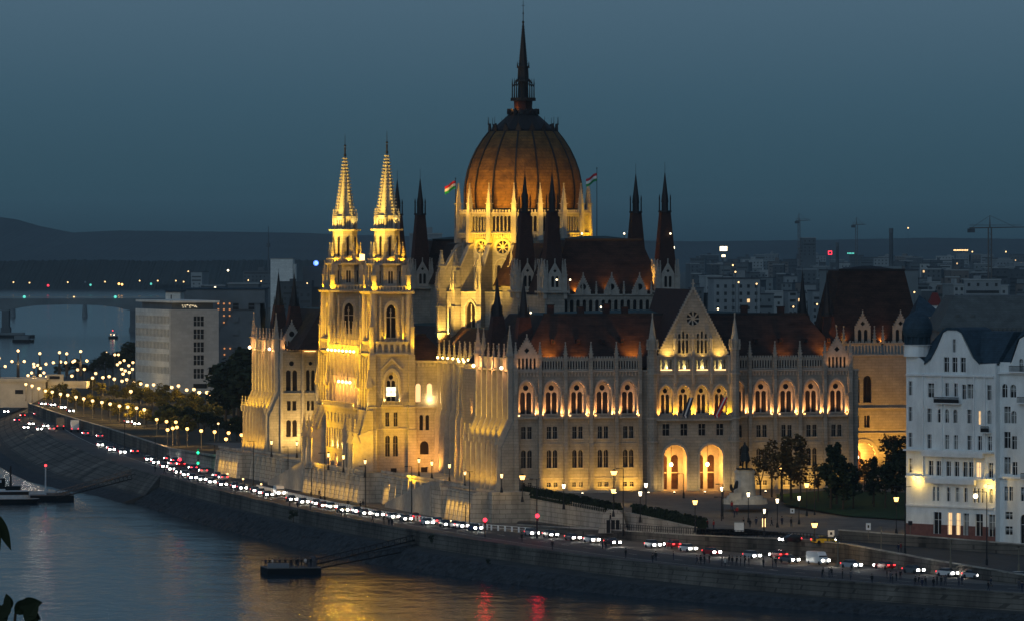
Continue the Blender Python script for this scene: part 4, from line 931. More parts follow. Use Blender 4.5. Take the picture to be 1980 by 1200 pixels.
# ---- river towers
def tower(cy, hid=False):
    t = bpy.data.objects.new('tower', None); C.objects.link(t); t.parent = PB; t.location = (-1.5, cy, 0)
    def o(name, mb): return mb.obj(name, t)
    mb = MB(); h = 4.5
    hsS = [arch(0, 3.1, 15.3, 22.0, 'gothic'), arch(-.95, .95, 9.9, 13.0, 'rect'), arch(.95, .95, 9.9, 13.0, 'rect'), arch(-.9, 1.1, 3.2, 7.9, 'round', 6), arch(.9, 1.1, 3.2, 7.9, 'round', 6), arch(.5, 1.4, -1.2, .6, 'rect')]
    FS_ = FS(-h); mb.wall(FS_, [(-h, -1.5), (h, -1.5), (h, 25.8), (-h, 25.8)], hsS, 0, .6, 'stone', 'stone_smooth')
    mb.box(-h, h, -h + 1.0, h, -1.5, 25.8, 'stone')
    mb.wall(FS_, arch(0, 4.0, 15.3, 22.9, 'gothic'), [arch(0, 3.1, 15.3, 22.0, 'gothic')], .35, .345, 'stone_smooth')
    mb.prism(FS_, [(-2.5, 22.6), (0, 25.2), (2.5, 22.6), (2.1, 22.6), (0, 24.6), (-2.1, 22.6)], .003, .3, 'stone_smooth')
    mb.fbox(FS_, -2.4, 2.4, .003, 1.0, 14.4, 14.75, 'stone_smooth')
    for j in range(14): mb.fbox(FS_, -2.3 + j * .34, -2.17 + j * .34, .85, .95, 14.75, 15.4, 'stone_smooth')
    mb.fbox(FS_, -2.4, 2.4, .8, 1.0, 15.4, 15.55, 'stone_smooth')
    for z in (9.2, 14.0, 25.5): 
        for F_ in (FS(-h), FW(-h)): mb.fbox(F_, -h, h, .003, .22, z, z + .28, 'stone_smooth')
    for (cx, cy_) in ((-h, -h), (h, -h), (-h, h), (h, h)):
        mb.sq(cx, cy_, -1.5, 9.2, 1.0, .95, 'stone'); mb.sq(cx, cy_, 9.2, 25.8, .8, .7, 'stone'); mb.sq(cx, cy_, 14, 14.3, .95, .95, 'stone_smooth')
    for q in (-2.6, 0, 2.6): mb.extr(FW(-h), [(.004, -1), (2.0, -1), (1.4, 9), (.7, 14), (.5, 25), (.004, 25)], q - .35, q + .35, 'stone')
    o('shaft', mb)
    w_ = tympanum(FS_, 0, 3.1, 15.3, 22.0, -.62, 2, True, 'glass', t)
    if not hid:
        mb = MB(); mb.fbox(FS_, -1.05, 1.05, -.58, -.5, 16.6, 18.6, 'litwhite'); mb.fbox(FS_, -1.2, 1.2, -.49, -.45, 17.5, 17.65, 'iron'); mb.fbox(FS_, -.05, .05, -.49, -.45, 16.6, 18.6, 'iron'); o('lit_window', mb)
    pair(FS_, 0, .95, .95, 9.9, 13.0, -.4, 'rect', parent=t); pair(FS_, 0, 1.1, .9, 3.2, 7.9, -.4, 'round', parent=t)
    mb = MB(); mb.fbox(FS_, -.2, 1.2, -.5, -.4, -1.2, .6, 'glass'); o('basement_window', mb)
    # arcade balustrade
    mb = MB(); mb.sq(0, 0, 25.8, 26.1, 5.0, 5.0, 'stone_smooth')
    for F_ in (FS(-4.7), FW(-4.7)): arcade(mb, F_, -4.7, 4.7, 26.1, 28.6, 7, 0, .3)
    mb.sq(0, 0, 26.1, 28.8, 4.2, 4.2, 'stone'); o('gallery', mb)
    # belfry stage
    mb = MB(); h = 4.0
    for k in range(4):
        F_ = FR(0, 0, k * math.pi / 2, h)
        mb.wall(F_, [(-h, 28.8), (h, 28.8), (h, 39.3), (-h, 39.3)], [arch(0, 2.3, 29.6, 36.9, 'gothic')], 0, .7, 'stone', 'stone_smooth')
        mb.wall(F_, arch(0, 3.3, 29.4, 37.8, 'gothic'), [arch(0, 2.3, 29.6, 36.9, 'gothic')], .3, .29, 'stone_smooth')
        for sg in (-1, 1): mb.fbox(F_, sg * 2.55 - .2, sg * 2.55 + .2, .003, .6, 28.8, 38.6, 'stone_smooth')
    mb.box(-3.2, 3.2, -3.2, 3.2, 28.8, 39.3, 'stone')
    for (cx, cy_) in ((-h, -h), (h, -h), (-h, h), (h, h)):
        mb.ring(cx, cy_, 28.6, 39.3, .85, .80, 8, 'stone_smooth'); 
        ex, ey = cx * 1.16, cy_ * 1.16; pinn(mb, ex, ey, 25.8, .8, 6.0, 4.0); 
        mb.tube((cx * 1.14, cy_ * 1.14, 31.0), (cx, cy_, 36.5), .22, .22, 'stone_smooth', 4)
    o('belfry', mb)
    for k in (2, 3): 
        F_ = FR(0, 0, k * math.pi / 2, h); mb = MB(); lp = arch(0, 2.3, 29.6, 36.9, 'gothic'); mb.add([F_(q, -.6, z) for q, z in lp], [list(range(len(lp)))], 'glass')
        for q in (-.06, .06 - .0): pass
        mb.fbox(F_, -.09, .09, -.58, -.3, 29.6, 36.0, 'stone_smooth'); mb.fbox(F_, -1.15, 1.15, -.58, -.35, 34.0, 34.18, 'stone_smooth'); mb.prism(F_, arch(0, .5, 35.2, 0, 'circle'), -.58, -.4, 'stone_smooth'); o('arched_window', mb)
    mb = MB(); mb.sq(0, 0, 39.3, 39.8, 5.0, 5.2, 'stone_smooth'); mb.sq(0, 0, 39.8, 40.0, 4.8, 4.8, 'stone_smooth')
    for k in range(4):
        F_ = FR(0, 0, k * math.pi / 2, 4.4); w__ = 8.8 / 12
        for i in range(12): mb.fbox(F_, -4.4 + w__ * (i + .3), -4.4 + w__ * (i + .7), -.2, 0, 40.0, 40.8, 'stone_smooth')
        mb.fbox(F_, -4.4, 4.4, -.25, .05, 40.8, 41.0, 'stone_smooth')
    rot = math.pi / 8
    def octa(z0, z1, r0, r1, m='stone'): mb.ring(0, 0, z0, z1, r0, r1, 8, m, rot)
    octa(40, 45.6, 3.75, 3.65); 
    for (cx, cy_) in ((-3.9, -3.9), (3.9, -3.9), (-3.9, 3.9), (3.9, 3.9)):
        pinn(mb, cx, cy_, 40, .9, 3.2, 3.2); mb.sq(cx * .78, cy_ * .78, 40, 45.6, .55, .5, 'stone_smooth')
    octa(45.6, 46.0, 4.6, 4.7, 'stone_smooth')
    for k in range(8):
        a = k * math.pi / 4; F_ = FR(0, 0, a, 4.05)
        for i in range(5): mb.fbox(F_, -1.6 + i * .66, -1.3 + i * .66, -.15, 0, 46.0, 46.9, 'stone_smooth')
        mb.fbox(F_, -1.68, 1.68, -.2, .05, 46.9, 47.1, 'stone_smooth')
        F2 = FR(0, 0, a, 3.38); mb.prism(F2, arch(0, 1.5, 41.2, 45.2, 'gothic', 6), .0, .12, 'stone_smooth'); mb.prism(F2, arch(-.3, .42, 41.5, 44.3, 'round', 6), .121, .15, 'glass'); mb.prism(F2, arch(.3, .42, 41.5, 44.3, 'round', 6), .121, .15, 'glass')
    octa(46, 53.3, 3.05, 2.85)
    for k in range(8):
        a = k * math.pi / 4; F2 = FR(0, 0, a, 2.75); mb.prism(F2, arch(0, .5, 47.6, 52.0, 'gothic', 6), .0, .08, 'glass')
        a2 = a + rot; pinn(mb, 3.55 * math.cos(a2), 3.55 * math.sin(a2), 46.4, .55, 1.6, 2.6); mb.tube((3.5 * math.cos(a2), 3.5 * math.sin(a2), 48), (2.9 * math.cos(a2), 2.9 * math.sin(a2), 50.4), .15, .15, 'stone_smooth', 4)
    octa(53.3, 53.7, 3.7, 3.8, 'stone_smooth'); octa(53.7, 56.2, 2.15, 2.1, 'stone')
    for k in range(8):
        a2 = k * math.pi / 4 + rot; pinn(mb, 2.65 * math.cos(a2), 2.65 * math.sin(a2), 53.7, .42, 2.4, 2.0)
        F_ = FR(0, 0, k * math.pi / 4, 2.4); hs = [arch(q, .3, 54.0, 56.0, 'round', 6) for q in (-.55, 0, .55)]; mb.wall(F_, [(-1, 53.7), (1, 53.7), (1, 56.5), (-1, 56.5)], hs, 0, .15, 'stone_smooth')
        mb.fbox(F_, -.9, .9, -.02, .12, 56.5, 56.7, 'stone_smooth')
    o('upper_stage', mb)
    mb = MB(); octa(56.0, 70.6, 2.3, .18, 'stone_smooth')
    for k in range(8):
        a2 = k * math.pi / 4 + rot
        for i in range(19):
            z = 56.5 + i * .74; r_ = 2.3 - (z - 56) * .145 + .1; x, y = r_ * math.cos(a2), r_ * math.sin(a2); mb.box(x - .2, x + .2, y - .2, y + .2, z, z + .34, 'stone_smooth')
    o('spire', mb)
    mb = MB(); mb.ring(0, 0, 70.5, 71.1, .3, .3, 8, 'iron'); mb.ring(0, 0, 71.1, 72.6, .16, .22, 8, 'iron'); mb.ball((0, 0, 73.0), .28, 'iron'); mb.tube((0, 0, 73), (0, 0, 75.6), .08, .03, 'iron'); o('finial', mb)
    # tower floodlights
    for (x, y, z, tx, ty, tz, pw, cone) in (
        (-7.0, -6.5, 26.5, -3, -3.4, 34, 620, 90), (6.6, -6.4, 26.5, 3.4, -3.4, 33, 480, 90), (-6.5, 5.5, 26.5, -3.4, 3, 33, 400, 90), (-1.8, -4.7, 29.2, -1.2, -3.9, 34, 60, 110), (2.6, -5.1, 29.2, 2.2, -3.9, 34, 90, 110), (-4.9, 1.2, 29.2, -4, 1, 34, 90, 110),
        (-4.6, -5.0, 40.2, -1.5, -2.4, 44, 190, 110), (4.9, -4.9, 40.2, 2, -2.6, 44, 260, 110), (-5.0, 3.5, 40.2, -2.6, 2, 44, 150, 110),
        (-3.6, -3.4, 46.4, -1, -1.6, 50.5, 75, 115), (3.6, -3.6, 46.4, 1.2, -1.8, 50.5, 170, 115), (-3.8, 2.5, 46.4, -1.6, 1, 50.5, 70, 115), (0, -4.6, 46.4, 0, -2.4, 50, 60, 115),
        (-3.2, -2.6, 53.9, -.8, -.8, 60, 90, 80), (2.4, -3.4, 53.9, .8, -.8, 60, 85, 80), (-3.6, 1, 53.9, -.8, .2, 61, 60, 80)):
        lamp('SPOT', (x, y, z), pw * (2.0 if z > 45 else 1.3 if z > 35 else .9), YEL if z < 50 else (1, .66, .16), t, (tx, ty, tz), cone, .9, .15)
    lamp('SPOT', (-24, -16, 30), 52000, (1, .60, .08), t, (0, 0, 62), 30, 1.0, .5)
    for sg in (-1, 1): lamp('SPOT', (sg * 1.75, -5.3, 15.3), 55, (1, .6, .18), t, (sg * 1.0, -4.5, 19.5), 115, 1, .1)
    return t
TW1 = tower(106.5); TW2 = tower(148.5, True)
mb = MB(); mb.fbox(FS(0), 0, 1.0, 0, .8, 46.6, 48.0, 'bulb'); b_ = mb.obj('floodlight', TW2); b_.location = (2.6, -3.6, 0)

# ---- river front: central block
Wc = FW(-5.0)
mb = MB(); mb.box(-4.99, 10, 111.2, 143.8, -1.5, 25.6, 'stone')
hs = [arch(113.2 + i * 3.6 + 1.1, 2.0, 15.0, 23.6, 'gothic') for i in range(8)]
mb.wall(FW(-5.6), [(111.2, 13.8), (143.8, 13.8), (143.8, 25.8), (111.2, 25.8)], hs, 0, .5, 'stone', 'stone_smooth')
mb.fbox(FW(-5.6), 111, 144, .002, .4, 25.4, 25.9, 'stone_smooth')
part('river_facade', mb)
for i in range(9):
    y = 112.5 + i * 3.75; mb = MB()
    mb.extr(Wc, [(.59, 9.5), (2.0, 9.5), (1.7, 17.5), (1.5, 25.9), (.59, 25.9)], y - .45, y + .45, 'stone_smooth'); pinn(mb, -6.2, y, 25.9, 1.0, 1.6, 5.4); pinn(mb, -7.0, y, 19, .6, 1.4, 3.2)
    part('buttress', mb)
    if i < 8:
        mb = MB(); mb.ball((-7.3, y + 1.85, 26.3), .29, 'bulbwhite'); part('floodlight', mb)
        lamp('POINT', (-7.6, y + 1.85, 26.9), 100, YEL, PB, radius=.2, glossy=True)
        if i < 4: mb = MB(); mb.ball((-8.2, y + 1.85, 19.4), .32, 'bulbwhite'); part('floodlight', mb)
        if i < 6: lamp('POINT', (-7.9, y + 1.85, 18.4), 110, ORA, PB, radius=.2)
mb = MB(); hs = [arch(114 + i * 3.6, .95, 10.2, 12.2, 'rect') for i in range(8)] + [arch(114 + i * 2.6, 1.4, 4.2, 8.8, 'round', 8) for i in range(11)] + [arch(116 + i * 7.5, 3.2, -.9, 3.2, 'round', 10) for i in range(4)]
mb.wall(FW(-7.6), [(111, -1.5), (144, -1.5), (144, 13.8), (111, 13.8)], hs, 0, .6, 'stone', 'stone_smooth')
mb.box(-7.58, -5.0, 111, 111.3, -1.5, 13.8, 'stone'); mb.box(-7.58, -5.0, 143.7, 144, -1.5, 13.8, 'stone'); mb.box(-8.0, -5.0, 110.9, 144.1, 13.4, 13.8, 'stone_smooth')
mb.box(-6.4, -5.3, 111.3, 143.7, -1.5, 13.3, 'stone')
for i in range(50): mb.box(-8.0, -7.8, 111.2 + i * .66, 111.5 + i * .66, 13.8, 14.7, 'stone_smooth')
mb.box(-8.05, -7.75, 111, 144, 14.7, 14.9, 'stone_smooth')
part('loggia_wall', mb)
mb = MB()
for i in range(8): mb.fbox(FW(-6.45), 113.5 + i * 3.6, 114.5 + i * 3.6, .01, .1, 10.2, 12.2, 'glass')
part('loggia_windows', mb)
for i in range(5): lamp('POINT', (-6.9, 114.5 + i * 5.2, 5.0), 90, (1, .66, .16), PB, radius=.2); lamp('POINT', (-6.9, 116 + i * 6.5, 1.5), 90, ORA, PB, radius=.2)
# sloping gabled piers at the tower feet
for y0, y1 in ((100.8, 112), (143, 154.2)):
    mb = MB(); mb.extr(FW(-6.0), [(.0, -1.2), (3.8, -1.2), (3.8, 5.5), (1.2, 13.5), (.0, 13.5)], y0, y1, 'stone')
    for y in (y0 + .4, (y0 + y1) / 2, y1 - .4):
        mb.extr(FW(-6.0), [(0, -1.2), (4.6, -1.2), (4.4, 7.5), (1.0, 9), (0, 9)], y - .5, y + .5, 'stone_smooth'); pinn(mb, -10.0, y, 7.4, .8, 1.0, 3.0)
        mb.prism(FS(y - .5), [(-11.0, 6.2), (-9.0, 6.2), (-10.0, 8.9)], 0, .15, 'stone_smooth')
    part('pier', mb)
    mb = MB(); F_ = FW(-9.81); 
    for q in ((y0 + y1) / 2 - 2.7, (y0 + y1) / 2 + 2.7): mb.prism(F_, arch(q, 2.2, -.8, 4.0, 'round', 8), 0, .06, 'litglass' if q > 145 else 'glass')
    part('arched_door', mb)
# canopied statue niches high on the tower corners
for y in (101.6, 111.6, 143.6, 153.4):
    mb = MB(); mb.box(-7.3, -6.2, y - .5, y + .5, 13.6, 14.2, 'stone_smooth'); mb.lathe(-6.8, y, [(.3, 14.2), (.34, 15.4), (.25, 16.3), (.3, 16.8), (.15, 17.1), (.17, 17.4), (.02, 17.6)], 8, 'stone_smooth'); mb.sq(-6.8, y, 18.6, 22.6, .75, .05, 'stone_smooth'); mb.box(-7.35, -6.2, y - .55, y + .55, 18.2, 18.6, 'stone_smooth'); part('statue_niche', mb)
    lamp('SPOT', (-8.0, y, 13.9), 60, (1, .66, .15), PB, (-6.6, y, 18), 100, .9, .1)

# ---- fluted river pavilions at both ends
def pavilion(y0, y1, n_):
    F_ = FW(0); mb = MB()
    mb.extr(F_, [(-.9, -1.5), (2.6, -1.5), (2.5, 8.6), (.0, 14), (-.0, 24.6), (-.9, 24.6)], y0, y1, 'stone'); mb.box(.0, 10, y0 + 1.15 if y0 < 1 else y0 + .6, y1, -1.5, 24.5, 'stone')
    mb.fbox(F_, y0, y1, .003, .8, 24.2, 24.6, 'stone_smooth'); part('pavilion_wall', mb)
    for i in range(n_):
        y = y0 + .7 + i * (y1 - y0 - 1.4) / (n_ - 1); mb = MB(); wd = .42
        mb.extr(F_, [(-.0, -1.5), (4.0, -1.5), (3.3, 2.0), (3.2, 9.4), (.95, 14.4), (.95, 24.8), (-.0, 24.8)], y - wd, y + wd, 'stone_smooth')
        pinn(mb, -3.4, y, 9.2, .6, 1.0, 2.6)
        big = i in (0, n_ - 1); pinn(mb, -.55, y, 24.7, 1.3 if big else .55, 2.6 if big else 1.8, 6.2 if big else 3.2); part('buttress', mb)
    mb = MB(); mb.fbox(F_, y0 + 1, y1 - 1, .2, .5, 24.7, 26.7, 'stone_smooth'); mb.fbox(F_, y0 + 1, y1 - 1, .1, .65, 26.69, 26.95, 'stone_smooth'); part('parapet', mb)
    mb = MB()
    for q in (y0 + 2.2, y1 - 2.2): mb.ball((-1.9, q, 24.9), .38, 'bulbwhite')
    part('floodlight', mb)
    for q in (y0 + 3, (y0 + y1) / 2, y1 - 3): lamp('POINT', (-1.9, q, 25.3), 75, PINK, PB, radius=.15)
pavilion(.0, 28, 7); pavilion(227.3, 255, 8)
for y0 in (0, 227.3):
    far = y0 > 1
    nb = 6 if not far else 7; st_ = (28 - 1.4) / nb
    for i in range(nb):
        ym = y0 + .7 + st_ * (i + .5)
        lamp('SPOT', (-4.6, ym, .1), 150 if not far else 200, (1, .50, .03), PB, (-2.3, ym, 4.5), 130, 1, .2)
        lamp('SPOT', (-3.3, ym, 9.6), 260 if not far else 330, GOLD, PB, (-.2, ym, 17.5), 120, 1, .2)
    lamp('SPOT', (-24, y0 + 42, 2), 9500 if not far else 12000, (1, .60, .10), PB, (0, y0 + 14, 20), 55, 1, .5)
mb = MB(); mb.prism(FS(0), [(-2.55, -1.49), (.0, -1.49), (.0, 13.98), (-2.45, 8.6)], .005, .5, 'stone'); part('facade_wall', mb)
# portal in the pavilion side
# mid wall and wing wall on the river side
def pilaster_wall(x0, y0, y1, n_, lights, name='river_facade'):
    F_ = FW(x0); mb = MB(); st = (y1 - y0) / n_
    hs = [arch(y0 + st * (i + .5), st * .5, 3.2, 12.0, 'gothic', 8) for i in range(n_)]
    mb.wall(F_, [(y0, -1.5), (y1, -1.5), (y1, 24.4), (y0, 24.4)], hs, 0, .6, 'stone', 'stone_smooth'); mb.box(x0 + 2.2, 14, y0, y1, -1.5, 24.3, 'stone'); mb.box(x0 + .6, x0 + 2.2, y0, y1, 13, 24.3, 'stone'); mb.box(x0 + .6, x0 + 2.2, y0, y1, -1.5, 2.8, 'stone')
    mb.fbox(F_, y0, y1, .003, .5, 24.0, 24.5, 'stone_smooth'); part(name, mb)
    for i in range(n_ + 1):
        y = y0 + st * i; mb = MB(); mb.extr(F_, [(.004, -1.5), (1.5, -1.5), (1.2, 12.5), (.7, 14), (.6, 25), (.004, 25)], y - .3, y + .3, 'stone_smooth'); mb.extr(F_, [(.004, 14), (.4, 14), (.4, 24), (.004, 24)], y + st / 2 - .18, y + st / 2 + .18, 'stone_smooth'); mb.fbox(F_, y + st / 2 - .9, y + st / 2 - .6, 0.004, .3, 14.2, 24, 'stone_smooth')
        pinn(mb, x0 - .2, y, 24.6, .6, 1.2, 3.2); part('buttress', mb)
        if lights and i < n_: m2 = MB(); m2.ball((x0 - 1.1, y + st / 2, 25.2), .27, 'bulbwhite'); part('floodlight', m2); lamp('POINT', (x0 - 1.5, y + st / 2, 25.4), 40, GOLD, PB, radius=.15)
        if i < n_: lamp('POINT', (x0 + 1.3, y + st / 2, 5), 120, ORA, PB, radius=.2)
    lamp('SPOT', (x0 - 13, y1 + 8, .5), 5200, GOLD, PB, (x0, (y0 + y1) / 2, 12), 110, .9, .4)
pilaster_wall(4, 28, 60, 7, True); pilaster_wall(9.6, 60, 102, 9, True)
mb = MB(); pinn(mb, 3.4, 38, 18, 1.6, 7.5, 7.0); mb.sq(3.2, 38, 13, 18, .9, .7, 'stone_smooth'); part('pinnacle', mb); lamp('SPOT', (0, 36, 24), 160, YEL, PB, (3.2, 38, 28), 80, 1, .1); lamp('SPOT', (-.5, 37, 14), 110, ORA, PB, (3.2, 38, 19), 80, 1, .1)
mansard('roof', 10.5, 28, 60, 100, 24.4, 31.5, 6)
# side walls of tower recess and north pavilion, looking south
mb = MB(); hs = []
for q in (4.6, 7.2): hs += [arch(q, 1.25, 15.3, 19.4, 'round', 8)]
for q in (5.3, 6.7): hs += [arch(q, .85, 9.0, 12.4, 'round', 6)]
hs += [arch(6.0, 2.0, 3.6, 6.6, 'round', 8), arch(6, 1.5, -1.2, .8, 'rect')]
mb.wall(FS(102), [(3.1, -1.5), (9.6, -1.5), (9.6, 24.4), (3.1, 24.4)], hs, 0, .5, 'stone', 'stone_smooth'); mb.fbox(FS(102), 3.1, 9.6, .003, .5, 24.0, 24.5, 'stone_smooth'); mb.fbox(FS(102), 3.1, 9.6, .003, .2, 14, 14.3, 'stone_smooth'); mb.box(3.1, 9.6, 102.51, 146, -1.5, 24.3, 'stone')
for i in range(7): mb.fbox(FS(102), 3.6 + i * .9, 4.0 + i * .9, .003, .3, 23.2, 23.9, 'stone_smooth')
part('facade_wall', mb)
mb = MB()
for q in (4.6, 7.2): lp = arch(q, 1.25, 15.3, 19.4, 'round', 8); mb.add([FS(102)(a, -.45, z) for a, z in lp], [list(range(len(lp)))], 'litglass')
part('lit_window', mb)
mb = MB(); mb.add([FS(102)(a, -.45, z) for a, z in ((4, 3), (8, 3), (8, 13), (4, 13))], [(0, 1, 2, 3)], 'glass'); mb.add([FS(102)(a, -.45, z) for a, z in ((5, -1.4), (7, -1.4), (7, 1), (5, 1))], [(0, 1, 2, 3)], 'glass'); part('window', mb)
lamp('SPOT', (6.5, 95, .2), 900, ORA, PB, (6.5, 102, 5), 110, 1, .3)
lamp('POINT', (7.3, 101.5, 15.8), 60, (1, .7, .3), PB)
mansard('roof', 1, 12, 102.6, 152.5, 24.6, 30, 4.5)
N2 = FS(227.3); hs = []
for c, g in ((3.1, 1.9), (7.8, 1.5)):
    hs += [arch(c - g * .42, g * .62, 14.8, 19.8, 'round', 8), arch(c + g * .42, g * .62, 14.8, 19.8, 'round', 8), arch(c, g * .66, 21.4, 0, 'circle'), arch(c - g * .36, g * .5, 10.0, 12.3, 'rect'), arch(c + g * .36, g * .5, 10.0, 12.3, 'rect'), arch(c - g * .4, g * .6, 3.6, 7.7, 'round', 8), arch(c + g * .4, g * .6, 3.6, 7.7, 'round', 8)]
mb = MB(); mb.wall(N2, [(.02, -1.5), (9.6, -1.5), (9.6, 24), (.02, 24)], hs, 0.3, .5, 'stone', 'stone_smooth'); mb.prism(N2, [(-2.55, -1.49), (.0, -1.49), (.0, 13.98), (-2.45, 8.6)], .005, .3, 'stone')
for z in (14.0, 24.0): mb.fbox(N2, 0, 9.6, .302, .6, z, z + .3, 'stone_smooth')
for c in (.5, 5.8, 9.3): mb.extr(N2, [(.303, -1.4), (1.4, -1.4), (1.0, 12), (.8, 26.5), (.303, 26.5)], c - .35, c + .35, 'stone_smooth'); pinn(mb, c, 226.8, 26.5, .55, .6, 2.6)
part('facade_wall', mb)
for c, g in ((3.1, 1.9), (7.8, 1.5)):
    mb = MB(); mb.add([N2(a, -.15, z) for a, z in ((c - 1.5, 14.5), (c + 1.5, 14.5), (c + 1.5, 22.5), (c - 1.5, 22.5))], [(0, 1, 2, 3)], 'glass'); mb.add([N2(a, -.15, z) for a, z in ((c - 1.5, 3), (c + 1.5, 3), (c + 1.5, 13), (c - 1.5, 13))], [(0, 1, 2, 3)], 'glass'); part('paired_window', mb)
gablet(N2, 3.1, 4.6, 24.4, 31.2, .5, hole=1.4, zar=27.2)
mb = MB(); arcade(mb, N2, 6.2, 9.3, 24.4, 26.9, 6, .45); part('parapet', mb); mb = MB(); mb.fbox(N2, 6.2, 9.3, .5, .62, 24.32, 24.45, 'bulb'); part('light_strip', mb)
for x, pw in ((1.4, 75), (5.0, 75), (7.6, 40)): lamp('SPOT', (x, 225.4, 24.6), pw, PINK, PB, (x + .4, 226.9, 27.5), 125, 1, .1)
for x in (2.5, 7.5): lamp('SPOT', (x, 219, .2), 1400, (1, .6, .16), PB, (x, 227, 7), 100, 1, .3)
lamp('SPOT', (6, 222, 25), 260, ORA, PB, (9, 231, 30), 100, 1, .3)

# ---- landward pavilion on the right with tall roof
mb = MB(); E = FS(40); hs = [arch(86.8, 1.9, 16.2, 22.0, 'round', 8), arch(89.5, 1.9, 16.2, 22.0, 'round', 8), arch(87, 1.3, 10.8, 13.4, 'rect'), arch(89.4, 1.3, 10.8, 13.4, 'rect'), arch(88.6, 5.4, -1, 7.6, 'round', 12), arch(96.5, 2.4, -1, 6.5, 'round', 10)]
mb.wall(E, [(74.6, -1.5), (100, -1.5), (100, 26.2), (74.6, 26.2)], hs, 0, .8, 'stone', 'stone_smooth'); mb.box(74.6, 100, 43, 66, -1.5, 26.2, 'stone'); mb.box(74.6, 100, 40.81, 43, 9, 26.2, 'stone'); mb.box(99.6, 100, 40.81, 43, -1.5, 9, 'stone')
for z in (9.4, 14.8, 26.2): mb.fbox(E, 74.6, 100, .003, .25, z, z + .3, 'stone_smooth')
mb.wall(E, arch(88.6, 6.6, -1.2, 8.4, 'round', 12), [arch(88.6, 5.4, -1, 7.6, 'round', 12)], .2, .195, 'stone_smooth')
part('pavilion_wall', mb)
mb = MB(); arcade(mb, E, 82.8, 92.6, 26.5, 28.9, 13, .1); part('parapet', mb); mb = MB(); arcade(mb, E, 93.2, 100, 26.5, 28.9, 9, .1); part('parapet', mb)
for x in (82.4, 92.9, 99.8, 84, 91): mb = MB(); pinn(mb, x, 39.8, 28.9, .6, .9, 2.8); part('pinnacle', mb)
for c in (86.8, 89.5): mb = MB(); lp = arch(c, 1.9, 16.2, 22.0, 'round', 8); mb.add([E(a, -.6, z) for a, z in lp], [list(range(len(lp)))], 'glass'); mb.fbox(E, c - .06, c + .06, -.58, -.45, 16.2, 22, 'iron'); mb.fbox(E, c - .9, c + .9, -.58, -.45, 19.4, 19.5, 'iron'); part('arched_window', mb)
for c in (87, 89.4): mb = MB(); mb.fbox(E, c - .65, c + .65, -.6, -.5, 10.8, 13.4, 'glass'); mb.fbox(E, c - .05, c + .05, -.5, -.4, 10.8, 13.4, 'stone_smooth'); part('window', mb)
mb = MB(); mb.prism(FS(43), arch(87.6, 2.6, -1, 6.2, 'round', 8), .003, .1, 'roof'); part('door', mb)
lamp('POINT', (87.4, 40.9, 4.6), 520, ORA, PB, radius=.3); mb = MB(); mb.ball((87.2, 40.2, 4.4), .45, 'bulbwhite'); part('hanging_lantern', mb)
gablet(FS(40.2), 88.4, 3.6, 28.9, 35.2, .3, hole=1.1, nar=2, zar=32.2); gablet(FS(40.2), 97.0, 3.6, 28.9, 35.2, .3, hole=1.1, nar=2, zar=32.2)
mansard('roof', 81.2, 102.4, 40.8, 55, 28.6, 44.6, 3.2, top='iron')
mb = MB(); mb.box(74.7, 75.5, 40.2, 41.2, 26, 38.5, 'stone'); mb.box(82, 82.6, 40.2, 41, 26, 33, 'stone_smooth'); part('chimney', mb)
for x, y, z, tx, ty, tz, pw in ((80, 34, -.3, 80, 40, 10, 1300), (88, 33, -.3, 88, 40, 10, 1300), (96, 33, -.3, 96, 40, 10, 1300)): lamp('SPOT', (x, y, z), pw, (1, .46, .05), PB, (tx, ty, tz), 95, .9, .3)
for x, pw in ((84.5, 110), (93.0, 190)): lamp('SPOT', (x, 40.6, 29.2), pw, ORA, PB, (x, 43, 33), 120, 1, .2)
lamp('SPOT', (81.2, 38.5, 27), 110, YEL, PB, (82.2, 40.4, 31), 80, 1, .1)
# small roof lamps seen as white points
for x, y, z in ((24.5, 56.9, 42.6), (27.5, 56.9, 42.6), (27, 30, 37.0), (50.2, 57.4, 51.4 + 1.2), (40.5, 60, 52.6), (31, 60, 52.6), (52.5, 64, 49.5), (9, 20, 36), (57, 44, 36.4)):
    mb = MB(); mb.tube((x, y, z - 1.2), (x, y, z), .06, .06, 'iron'); mb.ball((x, y, z), .2 if z != 49.5 else .6, 'bulbwhite'); part('roof_lamp', mb)
# main river floodlights on masts across the terrace
for x, y, z, tx, ty, tz, pw, cn, c_ in (
    (-22, 92, -3, -3, 103, 16, 9000, 55, GOLD), (-24, 150, -3, -5, 127, 16, 19000, 60, YEL), (-24, 176, -3, -3, 150, 16, 17000, 55, GOLD),
    (-24, 108, -2, -3, 108, 34, 30000, 40, YEL), (-24, 146, -2, -3, 148, 34, 30000, 40, YEL), (6, 92, .5, -1, 101, 8, 500, 100, ORA), (-4, 90, .5, -2, 101.5, 14, 1300, 80, GOLD)):
    lamp('SPOT', (x, y, z), pw, c_, PB, (tx, ty, tz), cn, .9, .5)
